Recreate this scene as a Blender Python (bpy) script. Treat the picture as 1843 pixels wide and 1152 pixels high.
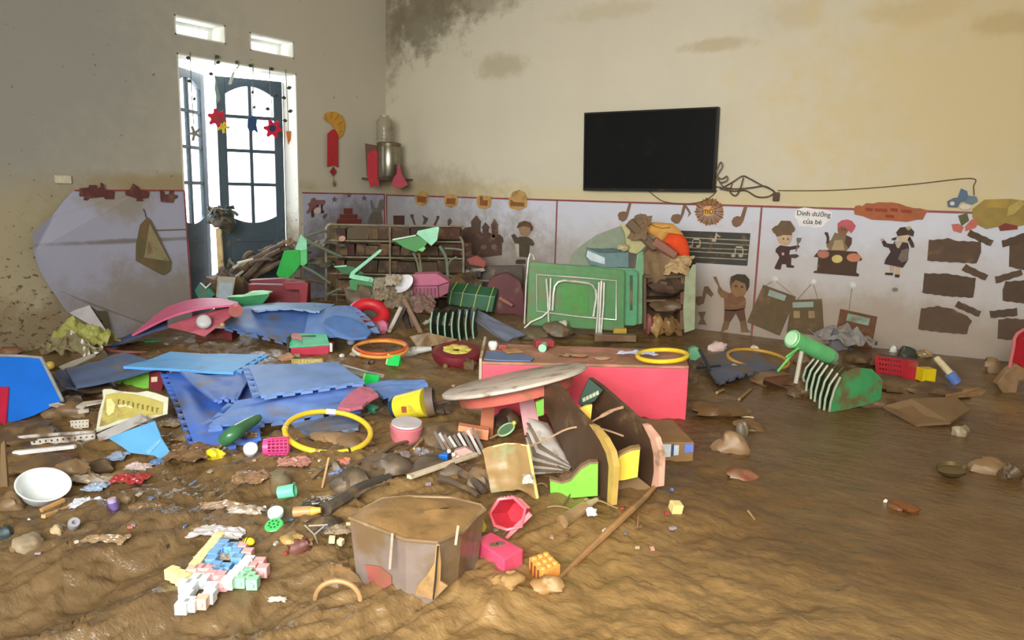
import bpy, bmesh, math, random
import numpy as np
from mathutils import Vector, Matrix, Euler
rnd = random.Random(7)
S = bpy.context.scene
COL = S.collection
for o in list(bpy.data.objects): bpy.data.objects.remove(o)

# ------------------------------------------------------------------ camera
F, W, H = 1350.0, 1843, 1152
R = np.array([[0.81685036, -0.11594545, 0.56507711], [0.57633388, 0.12262419, -0.80796198], [0.02438739, 0.98565712, 0.16698891]])
C = np.array([6.0943, -6.1810, 1.12])
cam = bpy.data.objects.new('camera', bpy.data.cameras.new('camera'))
COL.objects.link(cam); S.camera = cam
cam.data.sensor_width = 36; cam.data.lens = F/W*36; cam.data.clip_start = .05
cam.matrix_world = Matrix([list(R[i])+[C[i]] for i in range(3)]+[[0, 0, 0, 1]])
# ------------------------------------------------------------------ world and light
wd = bpy.data.worlds.new('world'); S.world = wd; wd.use_nodes = True
bg = wd.node_tree.nodes['Background']; bg.inputs[0].default_value = (.93, .97, 1, 1); bg.inputs[1].default_value = 5.0
S.view_settings.view_transform = 'Standard'; S.view_settings.look = 'None'
S.view_settings.exposure = 0.0; S.view_settings.gamma = 1; S.view_settings.use_curve_mapping = False
def area(name, loc, to, sx, sy, power, col, spread=180):
    l = bpy.data.lights.new(name, 'AREA'); l.shape = 'RECTANGLE'; l.size = sx; l.size_y = sy; l.spread = math.radians(spread); l.energy = power; l.color = col
    o = bpy.data.objects.new(name, l); COL.objects.link(o); o.location = loc
    o.rotation_euler = (Vector(to)-Vector(loc)).to_track_quat('-Z', 'Y').to_euler(); return o
area('rear_window_light', (5.8, -8.3, 2.0), (3.1, 0, 1.5), 2.6, 1.9, 124, (1, .97, .91), 105)
area('rear_door_light', (6.9, -7.6, 2.2), (5.0, -4.6, 0), 1.2, 2.0, 42, (1, .94, .80), 90)
area('door_daylight', (-.75, -1.84, 1.5), (2.5, -2.4, .4), 1.1, 1.7, 55, (.88, .96, 1))

# ------------------------------------------------------------------ helpers: pixels of the photograph to points in the room
def ray(px, py): return R @ np.array([px-W/2, -(py-H/2), -F])
def onback(px, py, off=0.0): r = ray(px, py); t = (-off-C[1])/r[1]; return C+t*r
def onleft(px, py, off=0.0): r = ray(px, py); t = (off-C[0])/r[0]; return C+t*r
def atz(px, py, z=0.0): r = ray(px, py); t = (z-C[2])/r[2]; return C+t*r
RT = np.array([R[0, 0], R[1, 0], 0]); RT /= np.linalg.norm(RT)
FW = np.array([-RT[1], RT[0], 0])
AZ = math.atan2(RT[1], RT[0])
def U(px, py, b):          # the point seen at a pixel in the upright plane through b that faces the room's viewer
    r = ray(px, py); t = np.dot(np.array(b)-C, FW)/np.dot(r, FW); return C+t*r
def dep(b): return float(np.dot(np.array(b)-C, FW))
def mpp(b): return dep(b)/F      # metres per pixel at b
# ------------------------------------------------------------------ noise and mud relief
def _h(ix, iy, s):
    n = (ix*374761393+iy*668265263+s*974634777) & 0xffffffff
    n = ((n ^ (n >> 13))*1274126177) & 0xffffffff
    return ((n ^ (n >> 16)) & 0xffff)/65535.0
def vnoise(x, y, s=0):
    x = np.asarray(x, float); y = np.asarray(y, float)
    ix = np.floor(x).astype(np.int64); iy = np.floor(y).astype(np.int64); fx = x-ix; fy = y-iy
    fx = fx*fx*fx*(fx*(fx*6-15)+10); fy = fy*fy*fy*(fy*(fy*6-15)+10)
    a = _h(ix, iy, s); b = _h(ix+1, iy, s); c = _h(ix, iy+1, s); d = _h(ix+1, iy+1, s)
    return (a*(1-fx)+b*fx)*(1-fy)+(c*(1-fx)+d*fx)*fy-.5
def fbm(x, y, s=0, o=4, g=.5):
    t = 0; a = 1.0
    for i in range(o): t = t+a*vnoise(x*2**i+i*7.3, y*2**i-i*3.1, s+i); a *= g
    return t
def ss(a, b, x): t = np.clip((np.asarray(x, float)-a)/(b-a), 0, 1); return t*t*(3-2*t)
MOUNDS = []
def mound(px, py, r, h, ry=None):
    p = atz(px, py); MOUNDS.append((p[0], p[1], r, ry or r, h))
mound(470, 560, .8, .16, .5); mound(690, 590, .7, .10, .5); mound(330, 620, .55, .06, .4); mound(1510, 650, .5, .05, .35)
mound(520, 1010, .22, .05, .18); mound(900, 1060, .22, .05, .16); mound(760, 1085, .3, .02, .2); mound(1010, 930, .3, .05, .3)
mound(700, 880, .45, .05, .3); mound(540, 850, .35, .05, .25); mound(200, 960, .5, .05, .25)
FLATS = [(float(atz(395, 1035)[0]), float(atz(395, 1035)[1]), .19, .012)]
def mudz(x, y):
    x = np.asarray(x, float); y = np.asarray(y, float)
    r = (x-C[0])*RT[0]+(y-C[1])*RT[1]; d = (x-C[0])*FW[0]+(y-C[1])*FW[1]
    z = -.13*ss(1.6, 0, x)*ss(-1.2, -2.6, y)+.045*ss(4.2, 6.2, x)*ss(-1.6, 0, y)
    rough = ss(.55, -.25, r)*ss(4.6, 3.2, d)
    mid = ss(1.6, .6, r)
    wx = r+.25*fbm(x*1.3, y*1.3, 11); wy = d+.25*fbm(x*1.3+9, y*1.3, 12)
    u = wx*.72+wy*.69; v = -wx*.69+wy*.72            # the streaks run along u
    rid = fbm(u*1.5, v*5.0, 3, 5, .62); rid = rid-.45*np.abs(fbm(u*3.4+4, v*14, 5, 4, .6))
    z = z+rough*(.060*rid+.030*np.maximum(fbm(x*8, y*8, 8, 4), 0)+.012*fbm(u*14, v*30, 9, 3))
    z = z+(.25+.75*mid)*.030*fbm(x*2.2, y*2.2, 21, 4)*(1-.6*rough)
    z = z+(1-.7*rough)*mid*.020*fbm(x*9, y*9, 31, 4, .6)
    for (mx, my, a, b, h) in MOUNDS:
        dx = (x-mx)*RT[0]+(y-my)*RT[1]; dy = (x-mx)*FW[0]+(y-my)*FW[1]
        z = z+h*np.exp(-(dx/a)**2-(dy/b)**2)
    for (mx, my, a, zc) in FLATS:
        w = np.exp(-(((x-mx)**2+(y-my)**2)/a**2)**2); z = z*(1-w)+zc*w
    return z
def B(px, py, dz=0.0):     # where a pixel's line of sight meets the mud
    z = 0.0
    for _ in range(12):
        p = atz(px, py, z); z = .5*z+.5*float(mudz(p[0], p[1]))
    p = atz(px, py, z); return p+np.array([0, 0, dz])
# ------------------------------------------------------------------ materials
def lin(c): return tuple(((v/255)/12.92 if v/255 <= .04045 else ((v/255+.055)/1.055)**2.4) for v in c)
MUD = (122, 98, 68)
_M = {}
def M(rgb, mud=.25, rough=.5, metal=0.0, alpha=1.0, bump=.0, sc=7.0, mudc=MUD, em=0.0, spec=.5, var=.10, tr=0.0):
    k = (rgb, mud, rough, metal, alpha, bump, sc, mudc, em, spec, var, tr)
    if k in _M: return _M[k]
    m = bpy.data.materials.new('mat_%d' % len(_M)); m.use_nodes = True; n = m.node_tree.nodes; L = m.node_tree.links
    p = n['Principled BSDF']; out = n['Material Output']
    tc = n.new('ShaderNodeTexCoord'); nz = n.new('ShaderNodeTexNoise'); nz.inputs['Scale'].default_value = sc; nz.inputs['Detail'].default_value = 5; nz.inputs['Roughness'].default_value = .62
    oi = n.new('ShaderNodeObjectInfo'); ad = n.new('ShaderNodeVectorMath'); ad.operation = 'ADD'; mu = n.new('ShaderNodeVectorMath'); mu.operation = 'SCALE'; mu.inputs[3].default_value = 37.0
    cb = n.new('ShaderNodeCombineXYZ'); L.new(oi.outputs['Random'], cb.inputs[0]); L.new(oi.outputs['Random'], cb.inputs[2]); L.new(cb.outputs[0], mu.inputs[0])
    L.new(tc.outputs['Object'], ad.inputs[0]); L.new(mu.outputs[0], ad.inputs[1]); L.new(ad.outputs[0], nz.inputs['Vector'])
    base = lin(rgb)
    n2 = n.new('ShaderNodeTexNoise'); n2.inputs['Scale'].default_value = sc*2.3; n2.inputs['Detail'].default_value = 3; L.new(ad.outputs[0], n2.inputs['Vector'])
    r0 = n.new('ShaderNodeValToRGB'); r0.color_ramp.elements[0].position = .3; r0.color_ramp.elements[1].position = .7
    r0.color_ramp.elements[0].color = tuple(v*(1-var) for v in base)+(1,); r0.color_ramp.elements[1].color = tuple(min(1, v*(1+var)) for v in base)+(1,)
    L.new(n2.outputs[0], r0.inputs[0]); col = r0.outputs[0]
    if mud > 0:
        t = .74-.46*mud
        mr = n.new('ShaderNodeMapRange'); mr.interpolation_type = 'SMOOTHSTEP'; mr.inputs[1].default_value = t-.09; mr.inputs[2].default_value = t+.09
        mr.inputs[4].default_value = .93; L.new(nz.outputs[0], mr.inputs[0])
        mx = n.new('ShaderNodeMix'); mx.data_type = 'RGBA'; L.new(mr.outputs[0], mx.inputs[0]); L.new(col, mx.inputs[6]); mx.inputs[7].default_value = lin(mudc)+(1,)
        col = mx.outputs[2]
    L.new(col, p.inputs['Base Color']); p.inputs['Roughness'].default_value = rough; p.inputs['Metallic'].default_value = metal
    p.inputs['Specular IOR Level'].default_value = spec; p.inputs['Transmission Weight'].default_value = tr
    if em: L.new(col, p.inputs['Emission Color']); p.inputs['Emission Strength'].default_value = em
    if bump:
        bp = n.new('ShaderNodeBump'); bp.inputs['Strength'].default_value = min(1, bump); bp.inputs['Distance'].default_value = .01*max(1, bump); L.new(nz.outputs[0], bp.inputs['Height']); L.new(bp.outputs[0], p.inputs['Normal'])
    if alpha < 1:
        t_ = n.new('ShaderNodeBsdfTransparent'); ms = n.new('ShaderNodeMixShader'); ms.inputs[0].default_value = alpha
        L.new(t_.outputs[0], ms.inputs[1]); L.new(p.outputs[0], ms.inputs[2]); L.new(ms.outputs[0], out.inputs[0])
    _M[k] = m; return m
# ------------------------------------------------------------------ mesh building
class MB:
    def __init__(s): s.v = []; s.f = []; s.sm = True
    def add(s, vs, fs):
        b = len(s.v); s.v += [tuple(float(c) for c in p) for p in vs]; s.f += [tuple(i+b for i in f) for f in fs]; return s
    def box(s, c, size, X=None):     # X: matrix; without it c is the world centre
        hx, hy, hz = size[0]/2, size[1]/2, size[2]/2
        vs = [Vector((c[0]+a*hx, c[1]+b*hy, c[2]+d*hz)) for a in (-1, 1) for b in (-1, 1) for d in (-1, 1)]
        if X is not None: vs = [X @ v for v in vs]
        return s.add(vs, [(0, 1, 3, 2), (4, 6, 7, 5), (0, 4, 5, 1), (2, 3, 7, 6), (0, 2, 6, 4), (1, 5, 7, 3)])
    def tube(s, pts, r, n=8, closed=False, X=None):
        P = [Vector(p) for p in pts]
        if X is not None: P = [X @ p for p in P]
        m = len(P); rs = r if hasattr(r, '__len__') else [r]*m; vs = []; up = None
        for i in range(m):
            a = P[(i-1) % m] if (closed or i > 0) else P[i]; b = P[(i+1) % m] if (closed or i < m-1) else P[i]
            t = (b-a).normalized() if (b-a).length > 1e-9 else Vector((0, 0, 1))
            if up is None: up = Vector((0, 0, 1)) if abs(t.z) < .9 else Vector((1, 0, 0))
            u = (up-t*up.dot(t)); u = u.normalized() if u.length > 1e-6 else t.orthogonal().normalized(); w = t.cross(u); up = u
            vs += [P[i]+(u*math.cos(2*math.pi*k/n)+w*math.sin(2*math.pi*k/n))*rs[i] for k in range(n)]
        fs = []
        for i in range(m if closed else m-1):
            j = (i+1) % m; fs += [(i*n+k, i*n+(k+1) % n, j*n+(k+1) % n, j*n+k) for k in range(n)]
        if not closed: fs += [tuple(range(n))[::-1], tuple((m-1)*n+k for k in range(n))]
        return s.add(vs, fs)
    def lathe(s, prof, n=24, X=None, close=False):
        vs = []; fs = []; m = len(prof)
        for (r, z) in prof:
            for k in range(n):
                a = 2*math.pi*k/n; v = Vector((r*math.cos(a), r*math.sin(a), z)); vs.append(X @ v if X is not None else v)
        for i in range(m-1): fs += [(i*n+k, i*n+(k+1) % n, (i+1)*n+(k+1) % n, (i+1)*n+k) for k in range(n)]
        if prof[0][0] > 1e-4: fs.append(tuple(range(n))[::-1])
        if prof[-1][0] > 1e-4 and not close: fs.append(tuple((m-1)*n+k for k in range(n)))
        return s.add(vs, fs)
    def prism(s, pts, vec):
        n = len(pts); a = [Vector(p) for p in pts]; v = Vector(vec); vs = a+[p+v for p in a]
        return s.add(vs, [tuple(range(n)), tuple(range(2*n-1, n-1, -1))]+[(i, n+i, n+(i+1) % n, (i+1) % n) for i in range(n)])
    def sheet(s, fn, nu, nv, th=.004, keep=None):    # fn(u,v)->point, thickened along its own normal
        P = np.array([[fn(i/nu, j/nv) for j in range(nv+1)] for i in range(nu+1)], float)
        du = np.gradient(P, axis=0); dv = np.gradient(P, axis=1); N = np.cross(du, dv); N /= np.maximum(np.linalg.norm(N, axis=2, keepdims=True), 1e-9)
        A = P+N*th/2; Bq = P-N*th/2; b = lambda i, j: i*(nv+1)+j; q = (nu+1)*(nv+1)
        vs = list(A.reshape(-1, 3))+list(Bq.reshape(-1, 3)); fs = []; cells = set()
        for i in range(nu):
            for j in range(nv):
                if keep is None or keep((i+.5)/nu, (j+.5)/nv): cells.add((i, j))
        for (i, j) in cells:
            c = [b(i, j), b(i+1, j), b(i+1, j+1), b(i, j+1)]; fs += [tuple(c), tuple(q+k for k in c[::-1])]
            for (di, dj, e) in ((-1, 0, (3, 0)), (1, 0, (1, 2)), (0, -1, (0, 1)), (0, 1, (2, 3))):
                if (i+di, j+dj) not in cells: fs.append((c[e[1]], c[e[0]], q+c[e[0]], q+c[e[1]]))
        return s.add(vs, fs)
    def ball(s, c, r, n=14, X=None, sq=None):
        s_ = len(s.v)+rnd.randint(0, 999) if sq else 0
        rx, ry, rz = r if hasattr(r, '__len__') else (r, r, r); m = max(5, n//2); vs = []; fs = []
        for i in range(m+1):
            t = math.pi*i/m
            for k in range(n):
                a = 2*math.pi*k/n; v = Vector((rx*math.sin(t)*math.cos(a), ry*math.sin(t)*math.sin(a), rz*math.cos(t)))
                if sq: v *= 1+sq*1.2*float(fbm(1.25*v.x/rx+.7*v.z/rz+s_*.37+7, 1.25*v.y/ry-.6*v.z/rz+s_*.71+3, 4, 3))
                v = v+Vector(c); vs.append(X @ v if X is not None else v)
        for i in range(m): fs += [(i*n+k, i*n+(k+1) % n, (i+1)*n+(k+1) % n, (i+1)*n+k) for k in range(n)]
        return s.add(vs, fs)
_N = {}
def ob(name, mb, mat, parent=None, smooth=False, bev=0, loc=None, weld=True):
    me = bpy.data.meshes.new(name); V = np.array(mb.v, float)
    if parent is not None: org = np.array(parent['_w'])
    elif loc is not None: org = np.array(loc, float)
    else: lo = V.min(0); hi = V.max(0); org = np.array([(lo[0]+hi[0])/2, (lo[1]+hi[1])/2, lo[2]])
    V = V-org; me.from_pydata(V.tolist(), [], mb.f)
    bm = bmesh.new(); bm.from_mesh(me)
    if weld: bmesh.ops.remove_doubles(bm, verts=bm.verts, dist=1e-5)
    bmesh.ops.recalc_face_normals(bm, faces=bm.faces)
    if bev:
        ed = [e for e in bm.edges if len(e.link_faces) == 2 and e.calc_face_angle(0) > .6]
        bmesh.ops.bevel(bm, geom=ed, offset=bev, segments=2, profile=.6, affect='EDGES', clamp_overlap=True)
    if smooth:
        for f in bm.faces: f.smooth = True
        for e in bm.edges:
            if len(e.link_faces) == 2 and e.calc_face_angle(0) > .75: e.smooth = False
    bm.to_mesh(me); bm.free()
    me.materials.append(mat); o = bpy.data.objects.new(name, me); COL.objects.link(o)
    if parent is not None: o.parent = parent
    else: o.location = org
    o['_w'] = [float(c) for c in org]
    return o
def tag(o, label, cat, group=None, kind=None):
    o['label'] = label; o['category'] = cat
    if group: o['group'] = group
    if kind: o['kind'] = kind
    return o
def T(name, label, cat, loc, group=None):
    o = bpy.data.objects.new(name, None); o.empty_display_size = .05; COL.objects.link(o); o.location = [float(c) for c in loc]
    o['_w'] = [float(c) for c in loc]; return tag(o, label, cat, group)
def one(name, label, cat, mb, mat, group=None, smooth=False, bev=0): return tag(ob(name, mb, mat, None, smooth, bev), label, cat, group)
def struct(name, mb, mat, parent=None, **k):
    o = ob(name, mb, mat, parent, **k)
    if parent is None: o['kind'] = 'structure'
    return o
def X(loc, rz=0, rx=0, ry=0, sc=1):        # local frame: x to the viewer's right, y away from the viewer, z up, then turned (degrees)
    return Matrix.Translation([float(c) for c in loc]) @ Matrix.Rotation(AZ, 4, 'Z') @ Euler([math.radians(a) for a in (rx, ry, rz)], 'XYZ').to_matrix().to_4x4() @ Matrix.Diagonal((sc, sc, sc, 1))
def XF(loc, x, y):                         # frame from two directions
    x = Vector(x).normalized(); y = Vector(y); y = (y-x*y.dot(x)).normalized(); z = x.cross(y)
    m = Matrix((x, y, z)).transposed().to_4x4(); m.translation = Vector([float(c) for c in loc]); return m
# ================================================================== STRUCTURE
def wallmat(base, axis, stains_and_shade, rough=.9, dots=0.0):
    m = bpy.data.materials.new('wall_mat'); m.use_nodes = True; n = m.node_tree.nodes; L = m.node_tree.links; p = n['Principled BSDF']
    g = n.new('ShaderNodeNewGeometry'); sp = n.new('ShaderNodeSeparateXYZ'); L.new(g.outputs['Position'], sp.inputs[0])
    h = sp.outputs[0] if axis == 'x' else sp.outputs[1]; z = sp.outputs[2]
    def noise(sc, det=5, stretch=(1, 1, 1)):
        mp = n.new('ShaderNodeMapping'); mp.inputs['Scale'].default_value = stretch; L.new(g.outputs['Position'], mp.inputs[0])
        q = n.new('ShaderNodeTexNoise'); q.inputs['Scale'].default_value = sc; q.inputs['Detail'].default_value = det; q.inputs['Roughness'].default_value = .65; L.new(mp.outputs[0], q.inputs['Vector']); return q.outputs[0]
    def math_(op, a, b=None, c=None):
        q = n.new('ShaderNodeMath'); q.operation = op
        for i, v in enumerate((a, b, c)):
            if v is None: continue
            if isinstance(v, (int, float)): q.inputs[i].default_value = v
            else: L.new(v, q.inputs[i])
        return q.outputs[0]
    def mix(f, a, b):
        q = n.new('ShaderNodeMix'); q.data_type = 'RGBA'; L.new(f, q.inputs[0])
        for i, v in ((6, a), (7, b)):
            if isinstance(v, tuple): q.inputs[i].default_value = lin(v)+(1,)
            else: L.new(v, q.inputs[i])
        return q.outputs[2]
    n1 = noise(1.4); n2 = noise(7); fine = noise(60, 3)
    dk = tuple(int(v*.93) for v in base); col = mix(n1, base, dk)
    for (ch, cz, rh, rz, c, st, nz) in stains_and_shade:
        dx = math_('DIVIDE', math_('SUBTRACT', h, ch), rh); dz = math_('DIVIDE', math_('SUBTRACT', z, cz), rz)
        d = math_('SQRT', math_('ADD', math_('MULTIPLY', dx, dx), math_('MULTIPLY', dz, dz)))
        d = math_('ADD', d, math_('MULTIPLY', math_('SUBTRACT', n2, .5), nz)); d = math_('ADD', d, math_('MULTIPLY', math_('SUBTRACT', n1, .5), nz))
        mr = n.new('ShaderNodeMapRange'); mr.interpolation_type = 'SMOOTHSTEP'; L.new(d, mr.inputs[0]); mr.inputs[1].default_value = 1.15; mr.inputs[2].default_value = .35; mr.inputs[3].default_value = 0; mr.inputs[4].default_value = st
        col = mix(mr.outputs[0], col, c)
    if dots:
        sp_ = noise(17, 4, (1, 1, 1.6)); lowz = n.new('ShaderNodeMapRange'); L.new(z, lowz.inputs[0]); lowz.inputs[1].default_value = 1.25; lowz.inputs[2].default_value = .1; lowz.inputs[3].default_value = 0; lowz.inputs[4].default_value = .10*dots
        t = math_('ADD', sp_, lowz.outputs[0]); mr = n.new('ShaderNodeMapRange'); L.new(t, mr.inputs[0]); mr.inputs[1].default_value = .665; mr.inputs[2].default_value = .71; mr.inputs[4].default_value = .8
        col = mix(mr.outputs[0], col, (84, 70, 48))
    L.new(col, p.inputs['Base Color']); p.inputs['Roughness'].default_value = rough; p.inputs['Specular IOR Level'].default_value = .2
    bp = n.new('ShaderNodeBump'); bp.inputs['Strength'].default_value = .25; bp.inputs['Distance'].default_value = .004; L.new(fine, bp.inputs['Height']); L.new(bp.outputs[0], p.inputs['Normal'])
    return m
def gridwall(cu, cv, holes, to3, th):     # slab in the (u,v) plane with rectangular openings; to3(u,v,w) -> point
    m = MB(); nu = len(cu)-1; nv = len(cv)-1; keep = {(i, j) for i in range(nu) for j in range(nv) if not any(a <= (cu[i]+cu[i+1])/2 <= b and c <= (cv[j]+cv[j+1])/2 <= d for (a, b, c, d) in holes)}
    P = lambda i, j, w: to3(cu[i], cv[j], w)
    for (i, j) in keep:
        c = [(i, j), (i+1, j), (i+1, j+1), (i, j+1)]
        m.add([P(a, b, 0) for a, b in c], [(0, 1, 2, 3)]); m.add([P(a, b, th) for a, b in c], [(3, 2, 1, 0)])
        for (di, dj, e) in ((-1, 0, (3, 0)), (1, 0, (1, 2)), (0, -1, (0, 1)), (0, 1, (2, 3))):
            if (i+di, j+dj) not in keep:
                a, b = c[e[0]], c[e[1]]; m.add([P(*a, 0), P(*a, th), P(*b, th), P(*b, 0)], [(0, 1, 2, 3)])
    return m
def bs(px, py, rpx, rpy, c, st, nz=1.2):
    a = onback(px, py); k = abs(onback(px+rpx, py)[0]-a[0]); v = abs(onback(px, py+rpy)[2]-a[2]); return (float(a[0]), float(a[2]), float(k), float(v), c, st, nz)
def ls(px, py, rpx, rpy, c, st, nz=1.2):
    a = onleft(px, py); k = abs(onleft(px+rpx, py)[1]-a[1]); v = abs(onleft(px, py+rpy)[2]-a[2]); return (float(a[1]), float(a[2]), float(k), float(v), c, st, nz)
ZC = 3.7; XR = 7.6; YR = -8.6
DY0, DY1, DZ = -2.455, -1.22, 2.207
VENT = [(-2.463, -1.985, 2.352, 2.512), (-1.735, -1.245, 2.342, 2.502)]
dirt = (150, 132, 92)
mB = wallmat((212, 205, 184), 'x', [
    bs(760, 25, 95, 85, (104, 96, 76), .75, 1.8), bs(700, 60, 40, 110, (120, 110, 88), .6, 1.6), bs(850, 0, 130, 40, (120, 108, 84), .6, 1.8), bs(905, 118, 50, 28, (160, 144, 110), .5, 1.4),
    bs(1290, 80, 90, 14, (168, 148, 112), .5, 1.4), bs(1810, 42, 90, 26, (120, 100, 70), .75, 1.2), bs(1650, 20, 120, 30, (165, 145, 105), .5, 1.5), bs(1420, 30, 90, 40, (185, 165, 128), .4, 1.5), bs(1100, 20, 120, 20, (182, 164, 128), .4, 1.5),
    (6.3, 2.0, 2.4, 1.6, (205, 184, 136), .75, 1.0), (3, 1.10, 30, .13, (206, 192, 150), .7, .8), (3, .25, 30, .75, (120, 98, 66), .8, .7), (0, 1.1, 1.6, .35, (150, 134, 104), .6, 1.4)])
mL = wallmat((196, 190, 172), 'y', [(-4.3, 2.4, 2.7, 2.6, (156, 156, 148), .95, .5),  # first blob is shade painted into the colour, greying the near end
    (-2.2, 1.13, 1.52, .12, (158, 142, 104), .85, .6), (-3.9, .55, 1.1, .65, (178, 166, 132), .8, .8), (-1, .0, 8, .3, (136, 118, 88), .8, 1.0), (-.6, .7, .55, .3, (130, 122, 104), .4, 1.2), (-3.4, .75, .3, .45, (158, 146, 108), .5, 1.2)], dots=1.0)
flo = MB().box((XR/2-.3, YR/2, -.42), (XR+1, -YR+.6, .1)); struct('floor', flo, M((120, 112, 100), .5, .8))
w = gridwall([YR, VENT[0][0], DY0, VENT[0][1], VENT[1][0], VENT[1][1], DY1, 0.0], [-.4, DZ, VENT[1][2], VENT[0][2], VENT[1][3], VENT[0][3], ZC],
             [(DY0, DY1, -1, DZ)]+VENT, lambda u, v, ww: (-ww, u, v), .2)
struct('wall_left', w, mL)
struct('wall_back', MB().box((XR/2-.1, .1, ZC/2-.2), (XR+.2, .2, ZC+.4)), mB)
w = gridwall([YR, -7.0, -5.3, 0.2], [-.4, .9, 2.6, ZC], [(-7.0, -5.3, .9, 2.6)], lambda u, v, ww: (XR+ww, u, v), .2); struct('wall_right', w, wallmat((206, 194, 166), 'y', []))
w = gridwall([-.2, 4.2, 7.0, XR], [-.4, 1.0, 3.0, ZC], [(4.2, 7.0, 1.0, 3.0)], lambda u, v, ww: (u, YR-ww, v), .2); struct('wall_rear', w, wallmat((206, 194, 166), 'x', []))
struct('ceiling', MB().box((XR/2, YR/2, ZC+.05), (XR+.6, -YR+.6, .1)), wallmat((214, 206, 186), 'x', []))
# white plastered reveals of the door opening and of the two vents (thin linings, part of the wall)
mRev = wallmat((226, 226, 216), 'y', [(-1.2, .2, 2, .75, (128, 110, 78), .75, 1.2)], dots=1.2)
def lining(name, y0, y1, z0, z1, t=.012, bottom=True):
    m = MB(); x0, x1 = -.199, .004; xm = (x0+x1)/2; d = x1-x0
    m.box((xm, y1-t/2, (z0+z1)/2), (d, t, z1-z0)); m.box((xm, y0+t/2, (z0+z1)/2), (d, t, z1-z0)); m.box((xm, (y0+y1)/2, z1-t/2), (d, y1-y0, t))
    if bottom: m.box((xm, (y0+y1)/2, z0+t/2), (d, y1-y0, t))
    struct(name, m, mRev)
lining('trim_1', DY0, DY1, -.3, DZ, bottom=False)
for i, v in enumerate(VENT): lining('trim_%d' % (i+2), *v)
# outer vent slot: a smaller opening set back in each vent
for i, (a, b, c, d) in enumerate(VENT):
    m = gridwall([a+.012, a+.06, b-.05, b-.012], [c+.012, c+.03, d-.04, d-.012], [(a+.06, b-.05, c+.03, d-.04)], lambda u, v, ww: (-.19-ww, u, v), .01)
    struct('window_%d' % (i+1), m, M((225, 228, 222), 0, .8))
# ---- the mud: fine near the viewer, coarser far away
def build_mud():
    ts = np.linspace(0, 1, 580); dd = .75+8.2*ts**1.7; rr = np.linspace(-1.0, 1.0, 620)
    D, K = np.meshgrid(dd, rr, indexing='ij'); Q = (K+1.0*K**7)*(D*.74+.3)
    Xx = C[0]+Q*RT[0]+D*FW[0]; Yy = C[1]+Q*RT[1]+D*FW[1]
    Xc = np.clip(Xx, -.02, XR); Yc = np.clip(Yy, YR, .02)
    Z = mudz(Xc, Yc); n = len(ts); m = rr.size
    V = np.stack([Xc, Yc, Z], -1).reshape(-1, 3); ins = ((Xx > -.25) & (Xx < XR+.2) & (Yy < .25) & (Yy > YR)).reshape(-1)
    idx = np.arange(n*m).reshape(n, m); q = np.stack([idx[:-1, :-1], idx[1:, :-1], idx[1:, 1:], idx[:-1, 1:]], -1).reshape(-1, 4); q = q[ins[q].any(1)]
    used = np.unique(q); mp = -np.ones(n*m, int); mp[used] = np.arange(used.size); V = V[used]; q = mp[q]
    me = bpy.data.meshes.new('ground_mud'); me.vertices.add(len(V)); me.vertices.foreach_set('co', V.ravel()); me.loops.add(q.size); me.loops.foreach_set('vertex_index', q.ravel().astype(np.int32))
    me.polygons.add(len(q)); me.polygons.foreach_set('loop_start', np.arange(0, q.size, 4, dtype=np.int32)); me.polygons.foreach_set('use_smooth', np.ones(len(q), bool)); me.update(calc_edges=True); me.validate()
    o = bpy.data.objects.new('ground_mud', me); COL.objects.link(o); o['kind'] = 'structure'; return o
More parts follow.
